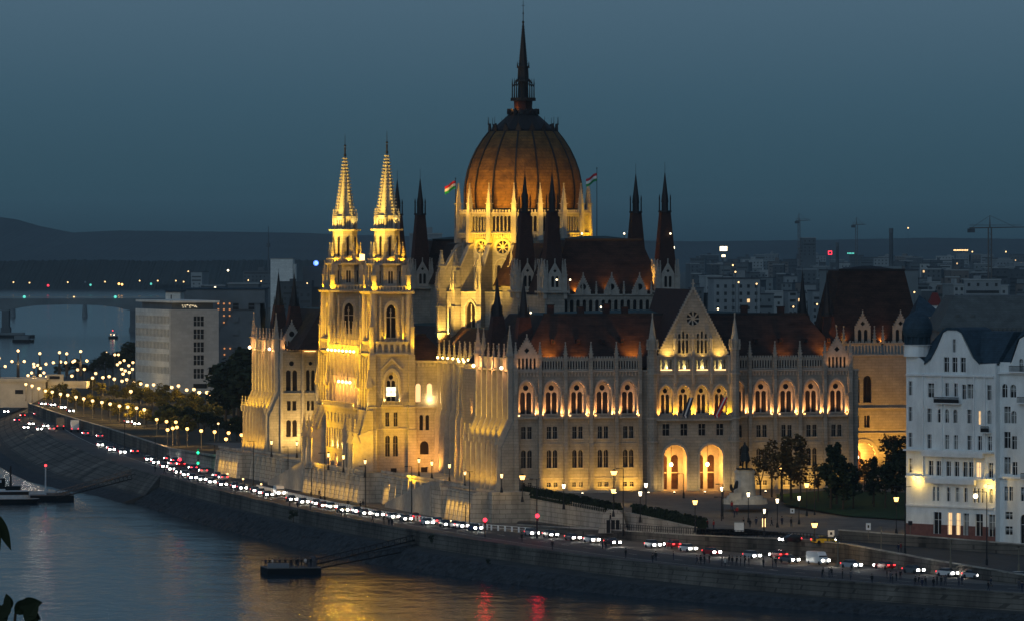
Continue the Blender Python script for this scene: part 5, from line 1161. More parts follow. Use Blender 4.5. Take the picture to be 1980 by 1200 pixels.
# ============================================================ OTHER BUILDINGS
def bldg_faces(mb, F, L, z0, z1, cols, rows, ww, wh, mwall, zfirst, dz, depth=.35, kind='rect', skip=()):
    hs = []
    for r in range(rows):
        for c in range(cols):
            if (r, c) in skip: continue
            hs.append(arch(L * (c + .5) / cols, ww, zfirst + r * dz, zfirst + r * dz + wh, kind, 6))
    mb.wall(F, [(0, z0), (L, z0), (L, z1), (0, z1)], hs, 0, depth, mwall)
    return hs
def win_part(F, lp, d, t, lit=None, name='window', fr='whitetrim'):
    mb = MB(); mb.add([F(a, d, z) for a, z in lp], [list(range(len(lp)))], lit or 'glass')
    if not lit and name == 'window' and random.random() < .45: xa_ = min(a for a, z in lp); xb_ = max(a for a, z in lp); zb_ = min(z for a, z in lp); zt2 = max(z for a, z in lp) - .35; mb.fbox(F, xa_, xb_, d + .001, d + .002, zb_ + (zt2 - zb_) * random.choice((0, .35, .5)), zt2, 'curtain')
    x0 = min(a for a, z in lp); x1 = max(a for a, z in lp); z0 = min(z for a, z in lp); z1 = max(z for a, z in lp); c = (x0 + x1) / 2
    mb.fbox(F, c - .05, c + .05, d + .003, d + .07, z0, z1, fr); mb.fbox(F, x0, x1, d + .003, d + .06, z0 + (z1 - z0) * .64, z0 + (z1 - z0) * .64 + .08, fr)
    return mb.obj(name, t)
# -- white art nouveau apartment house on the right
t = thing('apartment_house', 'tall white apartment house with curved gable and domed corner at the right', 'building')
Lp, Rp = Vector((74.2, 1100)), Vector((89.6, 1083)); FA = FL(Lp, Rp); LA = (Rp - Lp).length; k_ = LA / 172.0     # 172 photo pixels wide
def sx(px): return (px - 1752) * k_
def sz(py): return 50 - (py - 475) * 1092 / F_PX
mb = MB(); hs = []; W_ = []
def addw(px, py0, py1, wpx, kind='rect', lit=None): lp = arch(sx(px), wpx * k_, sz(py1), sz(py0), kind, 6); hs.append(lp); W_.append((lp, lit))
for px in (1830, 1846, 1862): addw(px, 690, 718, 10)
for px in (1760,): 
    for y0 in (738, 788, 838, 888): addw(px, y0, y0 + 27, 7)
for px in (1831, 1848): addw(px, 740, 765, 7)
for px in (1800, 1876): addw(px, 741, 768, 12)
for px in (1864, 1912): addw(px, 742, 770, 8)
for px, q in ((1797, 'rect'), (1817, 'round'), (1831, 'round'), (1847, 'round'), (1874, 'rect'), (1912, 'round')): addw(px, 790, 816, 8, q)
addw(1894, 792, 818, 5, 'rect', 'litglass')
for px in (1797, 1831, 1848, 1874, 1894, 1913): addw(px, 840, 867, 8)
for px in (1800, 1815, 1834, 1850, 1866, 1877, 1892, 1915): addw(px, 891, 919, 9, 'rect', 'litglass' if px == 1892 else None)
for px in (1806, 1814, 1834, 1851, 1867, 1884, 1891, 1899, 1916): addw(px, 941, 968, 7 if px not in (1806, 1814, 1884, 1891, 1899) else 5)
for px, w__, l_ in ((1813, 15, None), (1837, 8, 'litglass'), (1853, 8, 'litglass'), (1868, 10, None), (1893, 14, None), (1917, 12, None)): addw(px, 990, 1032, w__, 'rect', l_)
gz = sz(720)
outl = [(0, -5.5), (LA, -5.5), (LA, sz(700)), (sx(1893), sz(702)), (sx(1880), sz(690)), (sx(1868), sz(665)), (sx(1858), sz(643)), (sx(1850), sz(638)), (sx(1832), sz(638)), (sx(1824), sz(643)), (sx(1812), sz(672)), (sx(1800), sz(695)), (sx(1788), sz(702)), (sx(1775), sz(690)), (0, sz(672))]
hs.append(arch(sx(1845), 6 * k_, sz(680), sz(655), 'rect')); W_.append((hs[-1], None))
mb.wall(FA, outl, hs, 0, .35, 'whiteplaster')
for z, p in ((sz(727), .35), (sz(873), .9), (sz(925), .5), (sz(980), .3)): mb.fbox(FA, .2 if p < .9 else 0, LA - .3, .003, p, z, z + .35, 'whitetrim')
for px in (1786, 1822, 1884, 1905): mb.fbox(FA, sx(px) - .12, sx(px) + .12, .003, .25, sz(925), sz(722), 'whitetrim')
mb.wall(FA, [(0.01, -5.5), (LA, -5.5), (LA, sz(1014)), (0.01, sz(1014))], [arch(sx(px), w__ * k_ + .1, sz(1032), sz(1014) - .02, 'rect') for px, w__ in ((1813, 15), (1837, 8), (1853, 8), (1868, 10), (1893, 14), (1917, 12))], .12, .115, 'redbase')
mb.obj('facade_wall', t)
for lp, lit in W_: win_part(FA, lp, -.3, t, lit)
mb = MB()
for (a, b_, z) in ((1788, 1906, sz(878)), (1795, 1890, sz(930))): mb.fbox(FA, sx(a), sx(b_), .36, 1.0, z - .4, z + .55, 'whitetrim')
mb.obj('balcony', t)
for (a, b_, z) in ((1812, 1860, sz(778)), (1902, 1917, sz(832))):
    mb = MB(); mb.fbox(FA, sx(a), sx(b_), .01, .9, z - .2, z, 'whitetrim')
    n_ = int((sx(b_) - sx(a)) / .25)
    for i in range(n_ + 1): q = sx(a) + i * .25; mb.fbox(FA, q - .04, q + .04, .84, .9, z, z + 1.0, 'iron')
    mb.fbox(FA, sx(a), sx(b_), .82, .92, z + 1.0, z + 1.1, 'iron'); mb.fbox(FA, sx(a), sx(b_), .86, .88, z, z + .7, 'iron'); mb.obj('iron_balcony', t)
# body behind
def body(mb, F, L, dep, z0, z1, m): mb.fbox(F, 0.05, L - .05, -dep, -.36, z0, z1, m)
mb = MB(); body(mb, FA, LA, 14, -5.5, sz(702) - .2, 'whiteplaster'); mb.obj('body_wall', t)
mb = MB(); G = lambda s_, d, z: FA(s_, d, z)
mb.add([FA(1.5, -.5, sz(700)), FA(LA, -.5, sz(700)), FA(LA, -14, sz(700)), FA(1.5, -14, sz(700)), FA(4.5, -5, sz(640)), FA(LA, -5, sz(640)), FA(LA, -11, sz(640)), FA(4.5, -11, sz(640))], [(0, 1, 5, 4), (1, 2, 6, 5), (2, 3, 7, 6), (3, 0, 4, 7), (4, 5, 6, 7)], 'blueroof')
gp = [(sx(1788), sz(703)), (sx(1800), sz(693)), (sx(1812), sz(670)), (sx(1824), sz(640)), (sx(1832), sz(635)), (sx(1850), sz(635)), (sx(1860), sz(640)), (sx(1872), sz(663)), (sx(1884), sz(688)), (sx(1895), sz(701))]
vs = [FA(a, .18, z + .25) for a, z in gp] + [FA(a, -8, z + .25) for a, z in gp]; mb.add(vs, [(i, i + 1, 11 + i, 10 + i) for i in range(9)], 'blueroof')
vs = [FA(a, .18, z + .25) for a, z in gp] + [FA(a, .18, z - .25) for a, z in gp]; mb.add(vs, [(i, i + 1, 11 + i, 10 + i) for i in range(9)], 'blueroof')
mb.obj('roof', t)
cx, cy, _ = FA(1.4, -1.6, 0)
mb = MB(); mb.ring(cx, cy, sz(690), sz(668), 2.6, 2.5, 16, 'whiteplaster'); mb.ring(cx, cy, sz(668), sz(650), 2.1, 2.1, 12, 'blueroof'); mb.ring(cx, cy, sz(668), sz(667), 2.8, 2.8, 16, 'whitetrim')
for k in range(12): a = k * math.pi / 6; mb.tube((cx + 2.3 * math.cos(a), cy + 2.3 * math.sin(a), sz(668)), (cx + 2.3 * math.cos(a), cy + 2.3 * math.sin(a), sz(650)), .18, .18, 'blueroof', 5)
mb.obj('corner_turret', t)
mb = MB(); mb.lathe(cx, cy, [(2.5, sz(652)), (2.75, sz(645)), (2.85, sz(636)), (2.7, sz(626)), (2.25, sz(616)), (1.6, sz(609)), (.8, sz(604)), (.1, sz(602)), (.05, sz(596))], 18, 'blueroof'); mb.obj('dome', t, True)
lamp('POINT', FA(sx(1776), 1.3, sz(929)), 45, (1, .62, .12), t, radius=.15); lamp('POINT', FA(sx(1914), 1.3, sz(938)), 45, (1, .62, .12), t, radius=.15)
for px, py in ((1776, 926), (1914, 935)):
    mb = MB(); mb.fbox(FA, sx(px) - .06, sx(px) + .06, .01, 1.2, sz(py) + .2, sz(py) + .3, 'iron'); c_ = FA(sx(px), 1.2, sz(py)); mb.ball(c_, .36, 'bulborange'); mb.obj('wall_lamp', t)
# -- second white house with gable at the frame edge
t = thing('apartment_house', 'white gabled house cut off by the right edge of the photo', 'building')
L2, R2 = Vector((90.4, 1084)), Vector((118, 1062)); FB = FL(L2, R2); LB = (R2 - L2).length; kb = LB / 300
def sxb(px): return (px - 1927) * .118
def szb(py): return 50 - (py - 475) * 1080 / F_PX
mb = MB(); hs = []; W_ = []
for px, py0, py1, w__, q in [(1968, 693, 718, .9, 'round'), (1937, 742, 768, 1.2, 'round'), (1953, 743, 768, 1.3, 'round'), (1942, 786, 818, 1.4, 'rect'), (1954, 794, 818, 1.2, 'round'), (1942, 835, 866, 1.4, 'rect'), (1955, 843, 868, 1.1, 'rect'), (1942, 884, 916, 1.4, 'rect'), (1956, 893, 918, 1.1, 'rect'), (1940, 941, 968, .8, 'rect'), (1949, 941, 968, .8, 'rect'), (1972, 941, 968, 1.1, 'rect'), (1945, 990, 1004, 1.6, 'rect'), (1945, 1018, 1034, 1.6, 'rect'), (1973, 994, 1050, 1.5, 'round')] + [(px, py, py + 28, 1.3, 'rect') for px in (1990, 2010, 2030, 2050) for py in (740, 790, 840, 890, 941)]:
    lp = arch(sxb(px), w__, szb(py1), szb(py0), q, 6); hs.append(lp)
mb.wall(FB, [(0, -5.6), (LB, -5.6), (LB, szb(700)), (sxb(2040), szb(700)), (sxb(2010), szb(650)), (sxb(1990), szb(640)), (sxb(1965), szb(655)), (sxb(1950), szb(700)), (0, szb(700))], hs, 0, .35, 'whiteplaster')
for z in (szb(723), szb(925)): mb.fbox(FB, 0, LB, .003, .5, z, z + .35, 'whitetrim')
mb.obj('facade_wall', t)
for lp in hs: win_part(FB, lp, -.3, t)
mb = MB(); body(mb, FB, LB, 14, -5.6, szb(702), 'whiteplaster'); mb.obj('body_wall', t)
mb = MB(); mb.add([FB(0, -.5, szb(700)), FB(LB, -.5, szb(700)), FB(LB, -14, szb(700)), FB(0, -14, szb(700)), FB(2, -6, szb(630)), FB(LB, -6, szb(630))], [(0, 1, 5, 4), (2, 3, 4, 5), (3, 0, 4), (1, 2, 5)], 'blueroof')
gp = [(sxb(1948), szb(702)), (sxb(1962), szb(655)), (sxb(1990), szb(636)), (sxb(2012), szb(646)), (sxb(2044), szb(702))]
vs = [FB(a, .15, z) for a, z in gp] + [FB(a, -8, z) for a, z in gp]; mb.add(vs, [(i, i + 1, 6 + i, 5 + i) for i in range(4)], 'blueroof'); mb.obj('roof', t)
for z, a, b_ in ((szb(718), 1950, 2000), (szb(778), 1965, 2000), (szb(925), 1972, 2000)):
    mb = MB(); mb.fbox(FB, sxb(a), sxb(b_), .01, .9, z - .2, z + .02, 'whitetrim')
    for i in range(int((b_ - a) * .118 / .25)): q = sxb(a) + i * .25; mb.fbox(FB, q, q + .07, .8, .88, z, z + 1.0, 'iron')
    mb.fbox(FB, sxb(a), sxb(b_), .8, .9, z + 1, z + 1.1, 'iron'); mb.obj('iron_balcony', t)
# -- grey mansard block and blue roofs behind the white house
t = thing('mansard_block', 'broad grey mansard roofed block behind the white houses', 'building', (0, 0, 0))
def pz(py, Y): return ZY(py, Y)
Y0 = 1190; x0, x1 = PY(1812, Y0).x, PY(2060, Y0).x
mb = MB(); mb.box(x0 + .5, x1, Y0 + .4, Y0 + 40, -3, pz(640, Y0), 'greybldg'); mb.obj('wall', t)
mb = MB(); a = pz(640, Y0) + .01; b_ = pz(572, Y0 + 8)
mb.add([(x0, Y0, a), (x1, Y0, a), (x1, Y0 + 40, a), (x0, Y0 + 40, a), (x0 + 4, Y0 + 8, b_), (x1, Y0 + 8, b_), (x1, Y0 + 32, b_), (x0 + 4, Y0 + 32, b_)], [(0, 1, 5, 4), (2, 3, 7, 6), (3, 0, 4, 7), (4, 5, 6, 7)], 'greymansard'); mb.obj('roof', t)
mb = MB()
for i in range(30): mb.box(x0 + 1 + i * .9, x0 + 1.5 + i * .9, Y0 - .3, Y0 + .3, a, a + .7, 'greymansard')
mb.obj('eaves_crenellation', t)
for q in (1850, 1880): mb = MB(); c_ = PY(q, Y0 + 4); mb.box(c_.x - .4, c_.x + .4, Y0 + 3, Y0 + 4, a + 2, a + 3.4, 'greymansard'); mb.obj('roof_hatch', t)
t = thing('blue_roofed_house', 'low house with blue tent roof and white wall behind the domed corner', 'house')
Y0 = 1240; x0, x1 = PY(1776, Y0).x, PY(1822, Y0).x
mb = MB(); mb.box(x0 + .3, x1, Y0 + .2, Y0 + 16, -3, pz(612, Y0), 'whiteplaster'); mb.obj('wall', t)
mb = MB(); a = pz(612, Y0) + .01; mb.add([(x0 - 1, Y0 - .5, a), (x1 + .5, Y0 - .5, a), (x1 + .5, Y0 + 17, a), (x0 - 1, Y0 + 17, a), ((x0 + x1) / 2 - 1.8, Y0 + 8, pz(570, Y0 + 8))], [(0, 1, 4), (1, 2, 4), (2, 3, 4), (3, 0, 4)], 'blueroof'); mb.obj('roof', t)
mb = MB(); mb.box(x0 + 3.7, x0 + 4.4, Y0 + .1, Y0 + .19, pz(630, Y0), pz(619, Y0), 'glass'); mb.obj('window', t)
t = thing('red_roofed_house', 'small red roofed house behind the blue tent roof', 'house')
Y0 = 1330; x0, x1 = PY(1800, Y0).x, PY(1822, Y0).x
mb = MB(); mb.box(x0, x1 + 3, Y0, Y0 + 9, -3, pz(590, Y0), 'whiteplaster'); mb.obj('wall', t)
mb = MB(); a = pz(590, Y0) + .01; mb.add([(x0 - .4, Y0 - .4, a), (x1, Y0 - .4, a), (x1, Y0 + 9, a), (x0 - .4, Y0 + 9, a), (x0 + .6, Y0 + 4, pz(566, Y0)), (x1 - .8, Y0 + 4, pz(566, Y0))], [(0, 1, 5, 4), (1, 2, 5), (2, 3, 4, 5), (3, 0, 4)], 'redroof'); mb.obj('roof', t)
# -- left office building
t = thing('office_building', 'pale office slab with five rows of narrow window slits beyond the park', 'building')
c0 = PY(328, 2120); F1 = FL((PY(262, 2165).x, 2165), (c0.x, c0.y)); L1 = math.hypot(PY(262, 2165).x - c0.x, 2165 - c0.y); F2 = FL((c0.x, c0.y), (PY(424, 2130).x, 2126)); L2_ = math.hypot(PY(424, 2130).x - c0.x, 6)
zo = lambda py: ZY(py, 2125)
mb = MB(); hs = []
for r, (ya, yb) in enumerate(((611, 626), (636, 651), (661, 674), (684, 698), (709, 722))):
    for c in range(24): hs.append(arch(L1 * (c + .6) / 24.6, L1 / 24.6 * .7, zo(yb) - .1 * 0, zo(ya), 'rect'))
mb.wall(F1, [(0, zo(760)), (L1, zo(760)), (L1, zo(598)), (0, zo(598))], hs, 0, .25, 'office'); mb.obj('facade_wall', t)
mb = MB(); mb.wall(F2, [(0, zo(760)), (L2_, zo(760)), (L2_, zo(598)), (0, zo(598))], [arch(L2_ * .595, 3.9, zo(yb), zo(ya), 'rect') for ya, yb in ((611, 630), (636, 655), (661, 680), (686, 705), (712, 731))] + [arch(L2_ * .63, 5.5, zo(750), zo(741), 'rect')], 0, .5, 'officegrey'); mb.obj('end_wall', t)
for r, (ya, yb) in enumerate(((611, 626), (636, 651), (661, 674), (684, 698), (709, 722))):
    mb = MB(); mb.fbox(F1, .3, L1 - .2, -.36, -.26, zo(yb) - .3, zo(ya) + .3, 'slit'); mb.obj('window_band', t)
for ya, yb in ((611, 630), (636, 655), (661, 680), (686, 705), (712, 731), (741, 750)):
    mb = MB(); c = L2_ * .595; mb.fbox(F2, c - 2.8, c + 3, -.56, -.5, zo(yb) - .2, zo(ya) + .2, 'glass')
    if ya < 740:
        for i in (-1, 1): mb.fbox(F2, c + i * .65 - .12, c + i * .65 + .12, -.49, -.3, zo(yb), zo(ya), 'officegrey')
        mb.fbox(F2, c - 1.95, c + 1.95, -.49, -.35, (zo(ya) + zo(yb)) / 2 - .1, (zo(ya) + zo(yb)) / 2 + .1, 'officegrey')
    mb.obj('window', t)
mb = MB(); v0 = F1(.4, -.6, 0); v1 = F1(L1 - .1, -.6, 0); v2 = F2(L2_ - .1, -.6, 0); v3 = (v2[0] + v0[0] - v1[0], v2[1] + v0[1] - v1[1])
def slab(z0, z1, m, g=0):
    cxx = (v0[0] + v2[0]) / 2; cyy = (v0[1] + v2[1]) / 2; pts = []
    for v in (v0, v1, v2, v3): pts.append((cxx + (v[0] - cxx) * (1 + g), cyy + (v[1] - cyy) * (1 + g)))
    mb.add([(x, y, z0) for x, y in pts] + [(x, y, z1) for x, y in pts], [(0, 1, 5, 4), (1, 2, 6, 5), (2, 3, 7, 6), (3, 0, 4, 7), (4, 5, 6, 7), (3, 2, 1, 0)], m)
slab(zo(760), zo(598) - .02, 'officegrey', -.09); slab(zo(598), zo(585), 'greybldg', -.12); mb.obj('top_floor', t)
mb = MB(); slab(zo(585) + .01, zo(581), 'office', .04); mb.obj('roof_slab', t)
mb = MB()
for i in range(14): a = F2(L2_ * .28 + i * .42, -1.2, zo(592)); mb.ball((a[0] + random.uniform(-.2, .2), a[1] - .9, a[2] + random.uniform(-.5, .5)), .10, 'bulbwhite', 4, 3)
mb.obj('terrace_lights', t)
# -- grey block behind, penthouse box and sky blue roof
t = thing('office_building', 'dark grey block with small square windows behind the pale office slab', 'building')
Yg = 2330; xa, xb = PY(352, Yg).x, PY(512, Yg).x; zg = lambda py: ZY(py, Yg)
Fg = FS(Yg); mb = MB(); hs = []
for px in (456, 486, 508, 428):
    for ya in (586, 610, 635, 660): hs.append(arch(PY(px, Yg).x, 11 * Yg / F_PX, zg(ya + 12), zg(ya), 'rect'))
mb.wall(Fg, [(xa, -4), (xb, -4), (xb, zg(560)), (xa, zg(560))], hs[:-4], 0, .5, 'greybldg'); mb.box(xa, xb, Yg + .55, Yg + 30, -4, zg(560), 'greybldg'); mb.obj('wall', t)
mb = MB(); mb.box(xa - .5, xb + .5, Yg - .4, Yg + 31, zg(560) + .01, zg(557), 'blueroof'); mb.obj('roof', t)
for h in hs[:-4]: mb = MB(); mb.add([Fg(a, -.45, z) for a, z in h], [(0, 1, 2, 3)], 'glass'); mb.fbox(Fg, h[0][0], h[1][0], -.44, -.38, (h[0][1] + h[2][1]) / 2 - .12, (h[0][1] + h[2][1]) / 2 + .12, 'greybldg'); mb.obj('window', t)
mb = MB()
for px, py in ((422, 587), (433, 587), (444, 587), (422, 598), (433, 598), (444, 598), (433, 610), (444, 610), (433, 623), (434, 673), (445, 673), (434, 685)): c_ = PY(px, Yg - .2, zg(py)); mb.ball(c_, .38, 'orangespot', 6, 4)

mb.obj('stair_lights', t)
t = thing('office_building', 'white boxy penthouse block on top of the slab at the left', 'building')
Yw = 2290; mb = MB(); mb.box(PY(320, Yw).x, PY(349, Yw).x, Yw, Yw + 25, -4, ZY(565, Yw), 'office'); mb.obj('wall', t); mb = MB(); mb.box(PY(319, Yw).x, PY(352, Yw).x, Yw - .5, Yw + 26, ZY(565, Yw) + .01, ZY(560, Yw), 'blueroof'); mb.obj('roof', t)
mb = MB(); mb.box(PY(330, Yw).x, PY(332, Yw).x, Yw - .06, Yw - .01, ZY(578, Yw), ZY(570, Yw), 'glass'); mb.obj('window', t)
t = thing('tower_block', 'lone pale concrete tower block rising above the trees left of the palace', 'building')
Yt = 4200; mb = MB(); mb.box(PY(523, Yt).x, PY(566, Yt).x, Yt, Yt + 40, -4, ZY(500, Yt), 'office'); mb.obj('wall', t)
mb = MB(); mb.box(PY(565.2, Yt).x, PY(571, Yt).x, Yt + 2, Yt + 30, -4, ZY(511, Yt), 'office'); mb.obj('stair_tower', t); mb = MB(); mb.box(PY(522, Yt).x, PY(567, Yt).x, Yt - .6, Yt + 41, ZY(500, Yt) + .01, ZY(499, Yt), 'greybldg'); mb.obj('roof', t)
# blue round company sign on a roof
t = thing('illuminated_sign', 'round blue glowing roof sign with a white bow shaped mark', 'sign')
Ys = 3900; c_ = PY(611, Ys, ZY(509, Ys)); Fs = FS(Ys)
mb = MB(); mb.prism(Fs, arch(c_.x, 3.6, c_.z, 0, 'circle'), 0, .5, 'blue'); mb.obj('disc', t)
mb = MB(); mb.prism(Fs, [(c_.x - .5, c_.z + 1.1), (c_.x + .3, c_.z + 1.1), (c_.x + 1.1, c_.z + .5), (c_.x + 1.1, c_.z - .5), (c_.x + .3, c_.z - 1.1), (c_.x - .5, c_.z - 1.1), (c_.x - .5, c_.z - .7), (c_.x + .2, c_.z - .7), (c_.x + .6, c_.z - .3), (c_.x + .6, c_.z + .3), (c_.x + .2, c_.z + .7), (c_.x - .5, c_.z + .7)], .51, .8, 'signwhite')
mb.fbox(Fs, c_.x - 1.0, c_.x, .51, .8, c_.z - .2, c_.z + .2, 'signwhite'); mb.obj('emblem', t)
mb = MB(); mb.box(c_.x - 9, c_.x + 14, Ys + 1, Ys + 25, -4, c_.z - 2.2, 'far3'); mb.box(c_.x - .3, c_.x + .3, Ys + .6, Ys + 1.1, c_.z - 2.3, c_.z + .2, 'iron'); mb.obj('rooftop_block', t)
# ---- far city blocks
rc = random.Random(21); proto_ct = 0
KINDS = ['pale grey', 'dark grey', 'light', 'slate dark', 'whitish', 'brownish']
def cityblock(px, Y, wpx, py_top, mi, idx, where):
    x0 = PY(px - wpx / 2, Y).x; x1 = PY(px + wpx / 2, Y).x; zt = ZY(py_top, Y); w_ = x1 - x0
    global proto_ct
    z0 = -5; dep = rc.uniform(12, 26)
    t = thing('city_block', '%s flat-topped block, %s from left in the %s' % (KINDS[mi], od(idx), where), 'building', ((x0 + x1) / 2, Y, z0), rc.uniform(-.25, .25), 'distant city blocks')
    h = w_ / 2; H = zt - z0
    mb = MB(); mb.box(-h, h, 0, dep, 0, H, 'far%d' % mi)
    if rc.random() < .6: q = rc.uniform(-.5, .3) * h; mb.box(q, q + h * .4, dep * .3, dep * .6, H + .01, H + rc.uniform(1.5, 3.5), 'far%d' % mi)
    mb.obj('wall', t)
    mb = MB(); mb.box(-h - .3, h + .3, -.3, dep + .3, H + .001 if False else H - .35, H + .25, 'farroof' if rc.random() < .6 else 'far4'); mb.obj('roof', t)
    nf = int(H / 3.2); nw = max(2, int(w_ / 3.4))
    if nf * nw <= 160:
        mb = MB()
        for r in range(max(0, nf - 5), nf):
            if rc.random() < .35: mb.box(-h + .8, h - .8, -.06, -.01, r * 3.2 + 1.0, r * 3.2 + 2.3, 'farwin')
            else:
                for c in range(nw):
                    xx = -h + (c + .5) * w_ / nw; mb.box(xx - .6, xx + .6, -.06, -.01, r * 3.2 + 1.0, r * 3.2 + 2.5, 'farwin' if rc.random() > .012 else 'litglass')
        mb.obj('windows', t)
rows = [(560, 3000, 1338, 1985, 'nearest roofscape right of the palace', 22, 24, 15), (545, 3500, 1340, 1985, 'second roofscape right of the palace', 24, 24, 12), (532, 4100, 1330, 1985, 'middle city band on the right', 24, 26, 12), (518, 4900, 1335, 1985, 'fourth city band on the right', 24, 26, 10), (506, 6000, 1330, 1985, 'far city band on the right', 24, 28, 8), (498, 7200, 1335, 1990, 'farthest city band below the hills', 22, 30, 7)]
for (py, Y, xa_, xb_, where, n_, wp, jit) in rows:
    for i in range(n_):
        px = xa_ + (xb_ - xa_) * (i + rc.uniform(.2, .8)) / n_
        cityblock(px, Y + rc.uniform(-180, 180), rc.uniform(.6, 1.5) * wp, py + rc.uniform(-jit, jit * .6), rc.choice([0, 0, 1, 1, 2, 3, 3, 4, 5]), i, where)
for i, (px, Y, wp, py) in enumerate(((590, 2900, 26, 556), (470, 3100, 60, 548), (415, 3300, 40, 552), (575, 3400, 60, 545), (830, 2700, 50, 452), (865, 2900, 60, 470), (900, 3000, 40, 462), (500, 5200, 60, 524), (620, 4600, 40, 530), (380, 5200, 22, 526))): cityblock(px, Y, wp, py, [3, 1, 1, 3, 2, 1, 3, 1, 3, 4][i], i, 'gaps left of the dome')
for px, py, Y in ((1565, 460, 5600), (1551, 480, 5600)): cityblock(px, Y, 26 if px > 1555 else 12, py, 1, 0 if px > 1555 else 1, 'pair of high towers in the haze')
# long white building on the right and lit roofs
cityblock(1680, 2850, 190, 522, 0, 0, 'long wing group'); cityblock(1900, 2700, 70, 541, 2, 0, 'stepped group'); cityblock(1425, 2600, 90, 538, 2, 0, 'low group beside the crane gable')
# chimneys
for px, py, hpx, lb in ((1723, 443, 9, 'tall slim dark factory chimney, the right one of the two'), (1619, 470, 7, 'shorter slim factory chimney left of the tall one')):
    Y = 4600; c_ = PY(px, Y); t = thing('factory_chimney', lb, 'chimney', (c_.x, Y, -5)); H = ZY(py, Y) + 5; r_ = hpx * Y / F_PX / 2
    mb = MB(); mb.ring(0, 0, 0, H, r_ * 1.2, r_ * .8, 12, 'far3'); mb.obj('shaft', t); mb = MB(); mb.ring(0, 0, H - 3, H + .5, r_ * .95, r_ * .95, 12, 'far1'); mb.obj('cap', t)
# tower cranes
def crane(px, py, Y, jl, jr, lb, ang=0.1):
    c_ = PY(px, Y); t = thing('tower_crane', lb, 'crane', (c_.x, Y, -5), ang); H = ZY(py, Y) + 5; k = Y / F_PX
    mb = MB(); q = .9
    for sx_ in (-q, q):
        for sy_ in (-q, q): mb.tube((sx_, sy_, 0), (sx_, sy_, H), .22, .22, 'far5', 4)
    n_ = int(H / 3)
    for i in range(n_): mb.tube((-q if i % 2 else q, -q, i * 3), (q if i % 2 else -q, -q, i * 3 + 3), .14, .14, 'far5', 4)
    mb.obj('mast', t)
    mb = MB(); mb.tube((-jl * k, 0, H), (jr * k, 0, H + .5), .35, .25, 'far5', 4); mb.tube((0, 0, H + 7), (jr * k * .7, 0, H + .6), .1, .1, 'far5', 4); mb.tube((0, 0, H + 7), (-jl * k * .9, 0, H), .1, .1, 'far5', 4); mb.tube((-jl * k, 0, H + 1.6), (jr * k * .9, 0, H + 1.6), .15, .1, 'far5', 4); mb.obj('jib', t)
    mb = MB(); mb.tube((0, 0, H), (0, 0, H + 7), .5, .15, 'far5', 4); mb.obj('tower_top', t)
    mb = MB(); mb.box(-jl * k - 1, -jl * k + 3, -1, 1, H - 2.6, H - .4, 'far3'); mb.obj('counterweight', t)
crane(1914, 441, 3300, 40, 70, 'large crane with long jib at the right of the skyline')
crane(1545, 427, 5400, 6, 22, 'small faint crane above the twin high blocks'); crane(1656, 435, 5400, 8, 18, 'small faint crane left of the tall chimney', -.1)
crane(519, 447, 5200, 1, 2, 'slim distant mast tower left of the twin spires') if False else None
c_ = PY(519, 5200); t = thing('radio_mast', 'faint slim mast above the pale tower block', 'mast', (c_.x, 5200, -5)); mb = MB(); mb.tube((0, 0, 0), (0, 0, ZY(438, 5200) + 5), 1.2, .3, 'far1'); mb.obj('shaft', t); mb = MB(); mb.ring(0, 0, ZY(478, 5200) + 5, ZY(470, 5200) + 5, 1.8, 1.6, 8, 'far1'); mb.obj('platform', t)
# floodlight masts of the stadium, red and green signs
def glowthing(name, lb, cat, px, py, Y, r, m, pole=True):
    c_ = PY(px, Y, ZY(py, Y)); t = thing(name, lb, cat, (c_.x, Y, c_.z)); mb = MB(); mb.fbox(W0, -r, r, 0, .3, -r * .6, r * .6, m); mb.obj('lamp_panel', t)
    if pole: mb = MB(); mb.tube((0, .3, -c_.z - 5), (0, .3, -r * .6), .4, .3, 'far1'); mb.obj('mast', t)
glowthing('stadium_floodlight', 'bright white floodlight panel, the upper and larger one', 'floodlight', 1399, 481, 5200, 3.2, 'bulbwhite'); glowthing('stadium_floodlight', 'small white floodlight just below the bright upper panel', 'floodlight', 1399, 495, 5000, 1.5, 'bulbwhite')
c_ = PY(1605, 4500, ZY(489, 4500)); t = thing('illuminated_sign', 'small square red outline sign glowing on the skyline', 'sign', tuple(c_))
mb = MB()
for a in ((-1.5, 1.5, 1.0, 1.5), (-1.5, 1.5, -1.5, -1.0), (-1.5, -1.0, -1.0, 1.0), (1.0, 1.5, -1.0, 1.0)): mb.fbox(W0, a[0], a[1], 0, .3, a[2], a[3], 'red')
mb.obj('frame', t); mb = MB(); mb.tube((0, .2, -1.6), (0, .2, -20), .3, .3, 'far1'); mb.obj('post', t)
c_ = PY(1645, 4500, ZY(490, 4500)); t = thing('illuminated_sign', 'long thin green glowing sign right of the red square', 'sign', tuple(c_))
mb = MB()
for i in range(5): mb.fbox(W0, -2.6 + i * 1.1, -1.9 + i * 1.1, 0, .3, -.5, .5, 'cyan')
mb.obj('letters', t); mb = MB(); mb.tube((0, .2, -1), (0, .2, -20), .3, .3, 'far1'); mb.obj('post', t)
